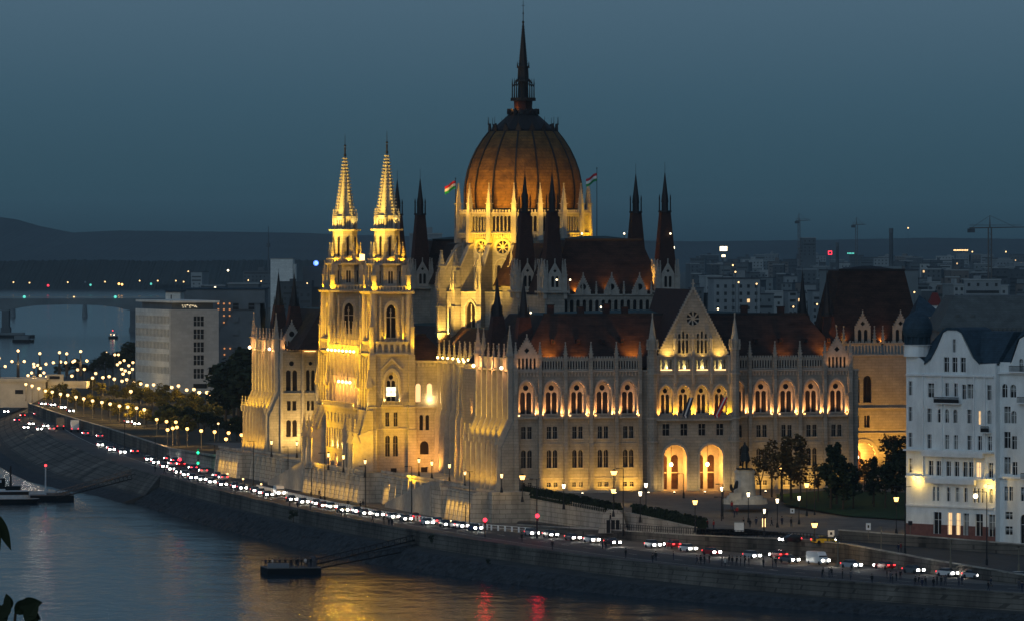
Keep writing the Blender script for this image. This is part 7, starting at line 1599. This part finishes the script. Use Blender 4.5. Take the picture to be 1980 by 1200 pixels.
for where, L0 in lists:
    order = sorted(range(len(L0)), key=lambda i: -L0[i][0])
    for rank, i in enumerate(order):
        q = L0[i]; px, py, dr = q[:3]; kind = q[3] if len(q) > 3 else rcx.choice(['sedan', 'hatch', 'sedan']); paint = q[4] if len(q) > 4 else rcx.choice(paints)
        v, d = quay_info(px, py); hd_ = math.atan2(-d.y * dr, -d.x * dr) if True else 0
        v.z += .004
        lb = '%s %s with %s, %s from right %s' % (paint, {'sedan': 'saloon', 'hatch': 'hatchback', 'van': 'van'}[kind], 'lit headlights' if dr > 0 else 'red tail lights', od(rank), where)
        car(v, hd_, kind, paint, lb, 'cars on the quay road', lights=(110 if dr > 0 and rank % 2 == 0 else 0))
vq = P(1528, 1048, -5.2); car(vq, R(180 + 24), 'hatch', 'black', 'dark car with bright bluish headlights on the tram road below the lawn', 'cars on the tram road', 140)
vq = P(1592, 1050, -5.2); car(vq, R(24), 'sedan', 'yellow', 'yellow taxi with red tail lights on the tram road', 'cars on the tram road')
for i, (px, py, pt_) in enumerate(((82, 783, 'silver'), (100, 785, 'black'), (120, 790, 'white'), (136, 797, 'grey'), (248, 818, 'silver'), (262, 822, 'black'))):
    car(P(px, py, -3.5), R(-75), 'sedan', pt_, '%s car on the upper park street behind the grey retaining wall, %s from the left' % (pt_, od(i)), 'cars on the park street', 120 if i in (1, 2, 4) else 0)
# two lorries at the left
for i, (px, py, pt_, lb) in enumerate(((116, 829, 'grey', 'dull orange box lorry, left one of two on the far quay road'), (144, 834, 'white', 'pale box lorry with dark cab, right one of two on the far quay road'))):
    v, d = quay_info(px, py); t = thing('lorry', lb, 'lorry', v, math.atan2(d.y, d.x), 'lorries on the far quay road')
    mb = MB(); mb.box(-3.6, 1.6, -1.2, 1.2, .9, 3.6, 'wood' if i == 0 else 'paint_white'); mb.obj('cargo_box', t); mb = MB(); mb.box(1.7, 3.6, -1.1, 1.1, .6, 2.9, 'paint_' + pt_); mb.box(3.61, 3.65, -1, 1, 1.7, 2.7, 'carglass'); mb.obj('cab', t)
    for x in (-2.4, 2.6):
        for y in (-1.05, 1.05): mb = MB(); mb.tube((x, y - .15, .5), (x, y + .15, .5), .5, .5, 'tyre', 12); mb.obj('wheel', t)
    for y in (-.95, .95): mb = MB(); mb.box(-3.68, -3.61, y - .15, y + .15, 1.0, 1.2, 'taillight'); mb.obj('taillight', t)

# ============================================================ PEOPLE
def person_mesh(pose, coat):
    """one continuous skinned body: pelvis root, tapering limbs"""
    me = bpy.data.meshes.new('person'); 
    sw, ar, lean = {'stand': (0, .08, 0), 'walk': (.28, .30, .04), 'lean': (.06, -.25, .14), 'sit': (0, .2, .05)}[pose]
    V = [(0, 0, .95, .15, .12), (0, lean * .3, 1.15, .145, .11), (0, lean * .7, 1.38, .17, .12), (0, lean, 1.50, .06, .06), (0, lean * 1.1, 1.58, .06, .06), (0, lean * 1.2 - .01, 1.70, .10, .11)]
    E = [(0, 1), (1, 2), (2, 3), (3, 4), (4, 5)]
    for s_ in (-1, 1):
        k = len(V); f = sw * s_
        V += [(s_ * .10, f * .1, .88, .10, .10), (s_ * .11, -f * .5 - .02, .50, .062, .062), (s_ * .12, -f, .10, .042, .045), (s_ * .12, -f - .15, .035, .035, .03)]
        E += [(0, k), (k, k + 1), (k + 1, k + 2), (k + 2, k + 3)]
        k = len(V); g = -sw * s_
        V += [(s_ * .20, lean * .9, 1.41, .06, .06), (s_ * .25, lean - g * .3 + .01, 1.14, .048, .048), (s_ * .24, lean - g * .8 - ar * .6, .92, .034, .034), (s_ * .24, lean - g * .9 - ar * .8, .83, .03, .02)]
        E += [(2, k), (k, k + 1), (k + 1, k + 2), (k + 2, k + 3)]
    me.from_pydata([v[:3] for v in V], E, []); o = bpy.data.objects.new('person', me); C.objects.link(o)
    md = o.modifiers.new('skin', 'SKIN'); sm = o.modifiers.new('sub', 'SUBSURF'); sm.levels = 1
    for i, v in enumerate(V): me.skin_vertices[0].data[i].radius = v[3:5]; me.skin_vertices[0].data[i].use_root = (i == 0)
    dg = bpy.context.evaluated_depsgraph_get(); ev = o.evaluated_get(dg); out = bpy.data.meshes.new_from_object(ev)
    bpy.data.objects.remove(o)
    for k in (coat, 'jeans', 'skin', 'hair'): out.materials.append(M[k])
    for p in out.polygons:
        z = p.center.z; y = p.center.y
        p.material_index = 3 if z > 1.72 or (z > 1.60 and y > lean * 1.2 + .02) else (2 if z > 1.50 or (z < .88 and abs(p.center.x) > .2) else (0 if z > .82 else 1)); p.use_smooth = True
    return out
PM = {}
def hair_mesh():
    mb = MB(); mb.ball((0, 0, 1.73), .118, 'hair', 8, 5, 1.05); o = mb.obj('hair'); d = o.data; bpy.data.objects.remove(o); return d
HAIR = hair_mesh()
def person(v, pose, coat, rz, label, group):
    k = (pose, coat)
    if k not in PM: PM[k] = person_mesh(pose, coat)
    o = bpy.data.objects.new('person', PM[k]); C.objects.link(o); o.location = v; o.rotation_euler = (0, 0, rz); tag(o, label, 'person', group)
    h = bpy.data.objects.new('hair', HAIR); C.objects.link(h); h.parent = o; h.location = (0, {'stand': .02, 'walk': .06, 'lean': .18, 'sit': .07}[pose], 0)
    s_ = rp_.uniform(.94, 1.06); o.scale = (s_, s_, s_); return o
rp_ = random.Random(77)
ppl = [(1348, 1090), (1355, 1091), (1362, 1090), (1372, 1088), (1396, 1094), (1402, 1095), (1410, 1090), (1416, 1092), (1424, 1093), (1432, 1094), (1440, 1094), (1448, 1093), (1476, 1096), (1494, 1097), (1500, 1096), (1590, 1116), (1603, 1116), (1608, 1115), (1629, 1118), (1645, 1121), (1686, 1128), (1715, 1118), (1722, 1124), (1726, 1128), (1733, 1122), (1741, 1120), (1770, 1132), (1776, 1130), (1783, 1136), (1790, 1132), (1805, 1136), (1812, 1130), (1820, 1132), (1828, 1131), (1854, 1132), (1860, 1130), (1911, 1141), (1916, 1134), (1970, 1138), (1976, 1144), (1302, 1082), (1262, 1088), (1268, 1084), (1210, 1078), (1165, 1060), (1172, 1062), (1068, 1062), (1009, 1047), (922, 1033), (752, 1016), (758, 1018), (720, 1010), (742, 1012), (560, 981), (575, 983), (600, 985), (660, 998), (668, 1000), (455, 953), (300, 912), (318, 916), (345, 925)]
o_x = sorted(p[0] for p in ppl)
for i, (px, py) in enumerate(ppl):
    v, d = quay_info(px, py); coat = rp_.choice(['coat_black', 'coat_black', 'coat_navy', 'coat_grey', 'coat_black']); pose = rp_.choice(['stand', 'stand', 'walk', 'lean'])
    if i == 5: coat = 'coat_white'
    person(v, pose, coat, rp_.uniform(0, 6.28), 'person in %s coat %s on the quay promenade, %s from the left' % (coat[5:], {'stand': 'standing', 'walk': 'walking', 'lean': 'leaning forward'}[pose], od(o_x.index(px))), 'people on the quay promenade')
up = [(1188, 1027, -6.0), (1193, 1027, -6.0), (1212, 1029, -5.9), (1180, 1010, -3.6), (620, 971, -6.6), (673, 981, -6.6), (697, 985, -6.6), (617, 960, -6.6), (702, 981, -6.6)]
for i, (px, py, z) in enumerate(up): person(P(px, py, z), rp_.choice(['stand', 'walk']), 'coat_black', rp_.uniform(0, 6), 'person in black coat on the pavement under the terrace or portal, %s from the left' % od(sorted(q[0] for q in up).index(px)), 'people on the upper pavement')
sqp = [(1415, 985), (1420, 1000), (1425, 995), (1438, 1018), (1450, 1020), (1462, 1017), (1480, 1012), (1483, 1000), (1492, 1018), (1512, 1016), (1530, 1018), (1355, 1015), (1368, 1020), (1380, 1022), (1345, 1022), (1737, 1067), (1742, 1066)]
for i, (px, py) in enumerate(sqp):
    z = plat(P(px, py, -3.5).x, P(px, py, -3.5).y) if px < 1700 else -5.6
    person(P(px, py, z), rp_.choice(['stand', 'walk']), rp_.choice(['coat_black', 'coat_navy', 'coat_red']), rp_.uniform(0, 6), 'dark figure on the square paving, %s from the left' % od(sorted(q[0] for q in sqp).index(px)), 'people on the square')

# ============================================================ MONUMENT
vm_ = P(1440, 968, -.6); t = thing('equestrian_monument', 'dark bronze rider on horse seen from behind on a pale rounded pedestal', 'monument', (vm_.x, vm_.y, -.6), 0)
mb = MB(); mb.ring(0, 0, -.5, .5, 4.6, 4.4, 16, 'marble'); mb.ring(0, 0, .5, 1.1, 3.7, 3.5, 16, 'marble'); mb.ring(0, 0, 1.1, 5.6, 2.2, 1.9, 16, 'marble'); mb.ring(0, 0, 5.6, 6.0, 2.1, 2.1, 16, 'marble'); mb.ring(0, 0, 6.0, 6.3, 1.9, 1.8, 16, 'marble'); mb.obj('pedestal', t)
def skin_obj(name, V, E, m, parent, sub=1):
    me = bpy.data.meshes.new(name); me.from_pydata([v[:3] for v in V], E, []); o = bpy.data.objects.new(name, me); C.objects.link(o)
    o.modifiers.new('skin', 'SKIN'); sm = o.modifiers.new('sub', 'SUBSURF'); sm.levels = sub
    for i, v in enumerate(V): me.skin_vertices[0].data[i].radius = (v[3], v[3]); me.skin_vertices[0].data[i].use_root = (i == 0)
    dg = bpy.context.evaluated_depsgraph_get(); out = bpy.data.meshes.new_from_object(o.evaluated_get(dg)); bpy.data.objects.remove(o)
    out.materials.append(M[m])
    for p in out.polygons: p.use_smooth = True
    o = bpy.data.objects.new(name, out); C.objects.link(o); o.parent = parent; return o
Z0 = 6.3   # horse facing away and slightly left
V = [(0, 0, Z0 + 2.4, .62), (0, 1.0, Z0 + 2.5, .60), (0, 1.7, Z0 + 2.9, .42), (-.1, 2.2, Z0 + 3.7, .28), (-.15, 2.6, Z0 + 4.0, .24), (-.2, 3.1, Z0 + 3.6, .14), (0, -.9, Z0 + 2.5, .64), (.1, -1.45, Z0 + 2.3, .16), (.2, -1.6, Z0 + 1.5, .14), (.15, -1.55, Z0 + .8, .08)]
E = [(0, 1), (1, 2), (2, 3), (3, 4), (4, 5), (0, 6), (6, 7), (7, 8), (8, 9)]
for s_, fy in ((-1, -1.0), (1, -.8)): k = len(V); V += [(s_ * .38, fy, Z0 + 1.9, .34), (s_ * .42, fy + .15, Z0 + 1.3, .18), (s_ * .42, fy - .15, Z0 + .8, .13), (s_ * .42, fy, Z0 + .08, .13)]; E += [(6, k), (k, k + 1), (k + 1, k + 2), (k + 2, k + 3)]
for s_, fy in ((-1, 1.3), (1, 1.6)): k = len(V); V += [(s_ * .34, fy, Z0 + 1.9, .26), (s_ * .36, fy + .1, Z0 + 1.1, .15), (s_ * .36, fy, Z0 + .08, .12)]; E += [(1, k), (k, k + 1), (k + 1, k + 2)]
skin_obj('horse', V, E, 'bronze', t)
V = [(0, .2, Z0 + 3.2, .40), (0, .15, Z0 + 3.9, .42), (0, .15, Z0 + 4.5, .46), (0, .2, Z0 + 4.85, .16), (0, .25, Z0 + 5.2, .24), (0, .25, Z0 + 5.45, .14)]; E = [(0, 1), (1, 2), (2, 3), (3, 4), (4, 5)]
for s_ in (-1, 1): k = len(V); V += [(s_ * .55, .2, Z0 + 4.4, .22), (s_ * .8, .35, Z0 + 3.8, .16), (s_ * .5, .8, Z0 + 3.5, .12), (s_ * .55, .4, Z0 + 2.9, .26), (s_ * .78, .4, Z0 + 2.0, .16), (s_ * .78, .5, Z0 + 1.3, .12)]; E += [(2, k), (k, k + 1), (k + 1, k + 2), (0, k + 3), (k + 3, k + 4), (k + 4, k + 5)]
skin_obj('rider', V, E, 'bronze', t)
mb = MB(); mb.ring(0, -.35, Z0 + 2.3, Z0 + 4.7, .95, .50, 10, 'bronze'); mb.ring(0, -.8, Z0 + 1.7, Z0 + 3.2, 1.05, .8, 10, 'bronze'); mb.obj('cloak', t)
mb = MB(); mb.box(-1.6, 1.6, -2.1, 3.4, 6.301, 6.5, 'bronze'); mb.obj('plinth_plate', t)
t2 = thing('statue_group', 'dark bronze figure group at the left foot of the pale pedestal', 'statue', (vm_.x - 2.0, vm_.y - 3.4, -.1)); mb = MB(); mb.box(-1.2, 1.2, -.6, .6, -.4, 1.3, 'marble'); mb.obj('base', t2)
V = [(0, 0, 1.7, .45), (.1, 0, 2.5, .5), (.25, 0, 3.2, .38), (.4, 0, 3.8, .26), (-.6, 0, 1.8, .4), (-.9, 0, 2.6, .32), (-.8, 0, 3.1, .2)]; skin_obj('figures', V, [(0, 1), (1, 2), (2, 3), (0, 4), (4, 5), (5, 6)], 'bronze', t2)

# ============================================================ BOATS, PONTOONS, GANGWAYS
def pontoon(px, py, L, W, label):
    v = P(px, py, -13); t = thing('landing_pontoon', label, 'pontoon', (v.x, v.y, -13), R(12)); mb = MB(); mb.box(-L / 2, L / 2, -W / 2, W / 2, -.4, 1.2, 'hull'); mb.obj('hull', t)
    mb = MB(); mb.box(-L / 2 + .05, L / 2 - .05, -W / 2 + .05, W / 2 - .05, 1.2, 1.35, 'wood'); mb.obj('deck', t); return t, v
t, v = pontoon(562, 1108, 10.5, 8, 'dark moored landing pontoon crowded with people at the centre left')
mb = MB(); mb.box(-5.2, -1.0, -3.95, -3.8, 1.36, 2.3, 'steel'); mb.obj('screen', t)
mb = MB()
for i in range(18): mb.box(-5.1 + i * .6, -5.05 + i * .6, 3.7, 3.75, 1.36, 2.4, 'iron'); mb.box(-5.1 + i * .6, -5.05 + i * .6, -3.75, -3.7, 1.36, 2.4, 'iron')
mb.box(-5.15, 5.15, 3.68, 3.78, 2.4, 2.5, 'iron'); mb.box(-5.15, 5.15, -3.78, -3.68, 2.4, 2.5, 'iron'); mb.obj('railing', t)
mb = MB(); mb.ring(4.1, -1, 1.36, 3.4, .9, .5, 8, 'coat_grey'); mb.obj('tarpaulin', t)
Mx = Matrix.Translation((v.x, v.y, -13)) @ Matrix.Rotation(R(12), 4, 'Z')
for i in range(17):
    x = -4.8 + i * .56; q = Mx @ Vector((x, rp_.uniform(-3.2, 2), 1.36)); person(q, 'stand', 'coat_white' if i in (2, 13) else rp_.choice(['coat_black', 'coat_navy', 'coat_black']), rp_.uniform(0, 6), 'person waiting on the landing pontoon, %s from the left' % od(i), 'people on the pontoon')
def gangway(a, b_, wd, label, m='iron'):
    a, b_ = Vector(a), Vector(b_); d = (b_ - a).normalized(); s_ = Vector((0, wd, 0)); t = tag(bpy.data.objects.new('gangway', None), label, 'gangway'); C.objects.link(t); t.location = a
    mb = MB(); o = Vector((0, 0, 0)); e = b_ - a; u = Vector((0, 0, .25)); mb.add([o, e, e + s_, o + s_, o + u, e + u, e + s_ + u, o + s_ + u], [(0, 1, 2, 3), (4, 5, 6, 7), (0, 1, 5, 4), (2, 3, 7, 6), (0, 3, 7, 4), (1, 2, 6, 5)], m); mb.obj('walkway', t)
    mb = MB()
    for side in (Vector((0, 0, 0)), s_):
        n_ = max(3, int((b_ - a).length / 2.2)); h = Vector((0, 0, 1.15))
        for i in range(n_ + 1): p = e * (i / n_) + side; mb.tube(p, p + h, .05, .05, m, 4)
        mb.tube(side + h, e + side + h, .07, .07, m, 4)
        for i in range(n_): p = e * (i / n_) + side; q = e * ((i + 1) / n_) + side; mb.tube(p, q + h, .04, .04, m, 4)
    mb.obj('truss', t)
ga = P(610, 1092, -11.6); gangway(ga, P(820, 1040, -8.2), 1.6, 'dark truss gangway from the crowded pontoon up to the quay'); gangway(P(612, 1100, -12.4), P(858, 1052, -9.6), .5, 'thin dark mooring boom below the gangway of the crowded pontoon')
t, v = pontoon(82, 966, 15, 6, 'dark landing pontoon behind the moored boat at the left'); 
mb = MB(); mb.tube((-2.4 + 3.2, 0, 1.3), (.8, 0, 8.4), .22, .18, 'cab'); mb.ball((.8, 0, 8.6), .32, 'taillight'); mb.obj('mast', t)
mb = MB(); mb.box(-7, 6.8, 2.6, 2.7, 1.3, 2.2, 'cab'); mb.box(1, 6.8, -2.6, 2.5, 1.36, 1.75, 'wood'); mb.obj('rail', t)
gangway(P(108, 958, -11.2), P(252, 916, -6.6), 2.2, 'broad pale gangway rising from the left pontoon to the quay', 'wood'); gangway(P(110, 963, -12.0), P(262, 924, -8.6), .5, 'thin dark boom beside the pale gangway at the left')
t = thing('river_boat', 'white cabin cruiser with pale roof moored at the lower left', 'boat', P(22, 972, -13), R(8))
mb = MB(); n_ = 14; prof_ = []
for (z, k) in ((-.4, .86), (.2, .94), (1.1, 1.0), (1.25, 1.0)):
    prof_.append([((math.cos(2 * math.pi * i / 24)) * 11 * k * (1 if math.cos(2 * math.pi * i / 24) < 0 else .62), math.copysign(abs(math.sin(2 * math.pi * i / 24)) ** .7, math.sin(2 * math.pi * i / 24)) * 2.5 * k, z) for i in range(24)])
for r0, r1, m_ in ((0, 1, 'hull'), (1, 2, 'hull'), (2, 3, 'cab')): mb.add(prof_[r0] + prof_[r1], [(i, (i + 1) % 24, 24 + (i + 1) % 24, 24 + i) for i in range(24)], m_)
mb.add(prof_[3], [list(range(24))], 'wood'); mb.obj('hull', t)
def oval(mb, x0, x1, hw, z0, z1, m, n_=20, p_=.6):
    cx = (x0 + x1) / 2; hx = (x1 - x0) / 2; P_ = [(cx + hx * math.copysign(abs(math.cos(2 * math.pi * i / n_)) ** p_, math.cos(2 * math.pi * i / n_)), hw * math.copysign(abs(math.sin(2 * math.pi * i / n_)) ** p_, math.sin(2 * math.pi * i / n_))) for i in range(n_)]
    mb.add([(x, y, z0) for x, y in P_] + [(x, y, z1) for x, y in P_], [(i, (i + 1) % n_, n_ + (i + 1) % n_, n_ + i) for i in range(n_)] + [list(range(n_)), list(range(n_, 2 * n_))], m)
mb = MB(); oval(mb, -7.5, 4.6, 1.9, 1.26, 2.1, 'cab'); mb.obj('cabin', t); mb = MB(); oval(mb, -7.3, 4.3, 1.82, 2.11, 2.9, 'glass'); mb.obj('windows', t); mb = MB(); oval(mb, -7.7, 4.8, 2.1, 2.91, 3.1, 'cab'); mb.obj('roof', t)
mb = MB(); mb.box(-3.5, -1.5, -.7, .7, 3.11, 3.5, 'cab'); mb.tube((-1, 0, 3.1), (-1, 0, 5.2), .05, .03, 'iron'); mb.obj('roof_gear', t)
t = thing('river_boat', 'dark work boat with a dark mast behind the white cruiser', 'boat', P(10, 948, -13), R(8)); mb = MB(); oval(mb, -9, 4, 2.2, -.4, 1.2, 'hull'); mb.obj('hull', t); mb = MB(); oval(mb, -6, 0, 1.6, 1.21, 3.2, 'hull'); mb.box(-5, -1, -1.65, -1.61, 2.2, 2.9, 'cab'); mb.obj('wheelhouse', t); mb = MB(); mb.tube((1.4, 0, 1.2), (1.4, 0, 6.4), .35, .2, 'iron'); mb.obj('mast', t)
t = thing('river_boat', 'small dark boat with lights alone on the far water', 'boat', P(219, 654, -13)); k = 1.0
mb = MB(); oval(mb, -3.2, 3.2, 5, -.3, 1.6, 'hull'); mb.obj('hull', t); mb = MB(); oval(mb, -2.4, 2.2, 3.5, 1.61, 4.0, 'cab'); mb.obj('cabin', t); mb = MB(); mb.tube((0, 0, 4), (0, 0, 7), .15, .1, 'iron'); mb.obj('mast', t)
for x, z, m_ in ((.9, 2.6, 'bulbwhite'), (-1.3, 2.9, 'bulb'), (0, 5.5, 'taillight')): mb = MB(); mb.ball((x, -5.2, z), .38, m_, 6, 4); mb.obj('boat_lamp', t)
for i, (px, py, L) in enumerate(((20, 652, 34), (45, 661, 14))):
    t = thing('river_barge', ('long flat pale barge' if i == 0 else 'short dark barge with cabin') + ' lying at the left edge of the far water', 'barge', P(px, py, -13), R(-4)); mb = MB(); oval(mb, -L / 2, L / 2, 4, -.3, 1.8, 'hull', 20, .4); mb.obj('hull', t); mb = MB(); oval(mb, -L * .42, L * .3, 3.2, 1.81, 3.4 if i == 0 else 4.4, 'far0', 20, .4); mb.obj('superstructure', t)

# ============================================================ RAILINGS, SIGNS, FOREGROUND
def railing(pts, label, h=1.0, step=1.2, m='iron', wd=.06):
    t = tag(bpy.data.objects.new('railing', None), label, 'railing'); C.objects.link(t); t.location = pts[0]; o = Vector(pts[0]); mb = MB(); mr_ = MB()
    for a, b_ in zip(pts, pts[1:]):
        a, b_ = Vector(a), Vector(b_); n_ = max(1, int((b_ - a).length / step))
        for i in range(n_): p = a.lerp(b_, i / n_) - o; mb.box(p.x - wd, p.x + wd, p.y - wd, p.y + wd, p.z, p.z + h, m)
        mr_.tube(a - o + Vector((0, 0, h)), b_ - o + Vector((0, 0, h)), .05, .05, m, 4); mr_.tube(a - o + Vector((0, 0, h * .5)), b_ - o + Vector((0, 0, h * .5)), .035, .035, m, 4)
    mb.obj('posts', t)['kind'] = 'stuff'; mr_.obj('rails', t)
rl = []
for px, py in ((497, 945), (560, 960), (640, 978), (740, 997), (850, 1012), (950, 1024), (1030, 1030)): v, d = quay_info(px, py); rl.append(v)
railing(rl, 'long railing of pale posts between quay road and terrace pavement', 1.05, 2.0, 'whitetrim', .17)
railing([v + Vector((0, .3, .55 + .22 + .02)) + Vector((0, 0, v.z * 0)) for v in [Vector((a.x, a.y, a.z)) for a in A_[1:5]]], 'thin dark railing on top of the embankment wall', 1.1, .9)
railing([P(1008, 1004, -6.3) + Vector((0, 1.2, 6.5)), P(1200, 1028, -6) + Vector((0, 2.5, 4.4))], 'short railing inside the hedge above the retaining wall', .9, 1.2)
def sign(px, pyt, pyb, zb, w_, h, m, label, post='polegrey'):
    b_ = P(px, pyb, zb); H = ZY(pyt, b_.y) - zb; t = thing('road_sign', label, 'sign', b_); mb = MB(); mb.tube((0, 0, -.1), (0, 0, H), .06, .06, post); mb.obj('post', t); mb = MB(); mb.fbox(W0, -w_ / 2, w_ / 2, .08, .14, H - h, H, m); mb.obj('plate', t)
    mb = MB(); mb.fbox(W0, -w_ / 6, w_ / 6, .141, .16, H - h * .7, H - h * .3, 'iron'); mb.obj('symbol', t)
sign(1679, 1010, 1040, -4.4, .9, 1.3, 'whitetrim', 'white road sign on a post left of the white house'); sign(1532, 982, 1018, -3.8, .8, .9, 'whitetrim', 'small white sign with dark symbol by the lawn'); sign(1607, 1024, 1045, -4.6, 1.2, 1.2, 'whitetrim', 'pale box sign right of the yellow taxi'); sign(1760, 1006, 1040, -4.4, .8, .8, 'iron', 'dark triangular sign post by the white house corner')
v = P(1429, 1024, -4.3); t = thing('kiosk_box', 'small pale street cabinet by the railing left of the lit post', 'cabinet', v); mb = MB(); mb.box(-.9, .9, -.5, .5, -.2, 1.5, 'whitetrim'); mb.obj('cabinet', t); mb = MB(); mb.box(-1, 1, -.6, .6, 1.5, 1.6, 'steel'); mb.obj('lid', t)
v = P(1477, 1038, -5.0); t = thing('light_pillar', 'slim post with two upright lit strips by the tram road', 'post', v); mb = MB(); mb.tube((0, 0, -.2), (0, 0, 5.4), .12, .1, 'iron'); mb.obj('post', t)
for q in (-.25, .25): mb = MB(); mb.box(q - .06, q + .06, -.2, -.12, 2.0, 3.6, 'bulb'); mb.obj('light_strip', t)
# row of small ground spots before the south facade
for i, x in enumerate((11, 18, 25, 30.5, 37, 44, 50)):
    v = L2W(x, -14, -.45); t = thing('ground_light', 'small white ground light on the square, %s from the left' % od(i), 'ground light', v, 0, 'ground lights before the facade'); mb = MB(); mb.ring(0, 0, -.2, .1, .22, .2, 8, 'iron'); mb.obj('housing', t); mb = MB(); mb.ring(0, 0, .1, .22, .2, .15, 8, 'bulbwhite'); mb.obj('lens', t)
# dark leaves close to the camera
def leaf(mb, p, L, W, ang, tilt):
    q = Matrix.Rotation(tilt, 3, 'Z') @ Matrix.Rotation(ang, 3, 'Y'); n_ = 7; vs = []
    for i in range(n_ + 1): f = i / n_; w_ = W * math.sin(math.pi * f ** .8) ; bend = .12 * L * f * f; vs += [Vector(p) + q @ Vector((-w_ / 2, bend, f * L)), Vector(p) + q @ Vector((0, bend + .1 * w_, f * L)), Vector(p) + q @ Vector((w_ / 2, bend, f * L))]
    mb.add(vs, [(3 * i, 3 * i + 1, 3 * i + 4, 3 * i + 3) for i in range(n_)] + [(3 * i + 1, 3 * i + 2, 3 * i + 5, 3 * i + 4) for i in range(n_)], 'leafB')
Yl = 12.0
def LP(px, py): return PY(px, Yl, ZY(py, Yl))
t = thing('leafy_branch', 'blurred dark leafy shoot close to the viewer at the bottom left corner', 'branch', LP(20, 1290)); o = LP(20, 1290)
mb = MB(); mb.tube((0, 0, 0), LP(30, 1185) - o, .006, .003, 'bark'); mb.tube((0, 0, 0), (0, 0, -.5), .008, .01, 'bark'); mb.obj('stem', t)
mb = MB()
for px, py, L, W, a in ((14, 1200, .05, .03, -.7), (28, 1185, .045, .03, .9), (36, 1172, .05, .032, 1.4), (20, 1178, .035, .022, -.3), (44, 1180, .045, .03, 2.0), (55, 1190, .04, .028, 2.6), (6, 1195, .045, .026, .3), (48, 1200, .05, .03, .6)): leaf(mb, LP(px, py) - o, L, W, a, random.uniform(-.5, .5))
mb.obj('leaves', t)
t = thing('leafy_branch', 'single dark pointed leaf hanging in from the left edge', 'branch', LP(-30, 985)); o = LP(-30, 985); mb = MB(); mb.tube((0, 0, 0), LP(-6, 992) - o, .004, .003, 'bark'); mb.obj('stem', t)
mb = MB(); leaf(mb, LP(-8, 990) - o, .085, .022, math.pi - .38, .1); leaf(mb, LP(-14, 1000) - o, .07, .02, math.pi - .2, -.1); mb.obj('leaves', t)
# ============================================================ HAZE
hz = bpy.data.materials.new('haze'); hz.use_nodes = True; n = hz.node_tree; n.nodes.clear(); ho = n.nodes.new('ShaderNodeOutputMaterial'); pv = n.nodes.new('ShaderNodeVolumePrincipled')
pv.inputs['Color'].default_value = (.62, .82, .92, 1); pv.inputs['Density'].default_value = HAZE; pv.inputs['Anisotropy'].default_value = 0.0; n.links.new(pv.outputs[0], ho.inputs['Volume']); M['haze'] = hz
hz.cycles.homogeneous_volume = True
mb = MB(); mb.box(-9500, 12500, -250, 17500, -20, 190, 'haze')
if HAZE > 0: hzo = mb.obj('haze'); hzo['kind'] = 'stuff'
scene.cycles.volume_bounces = 0
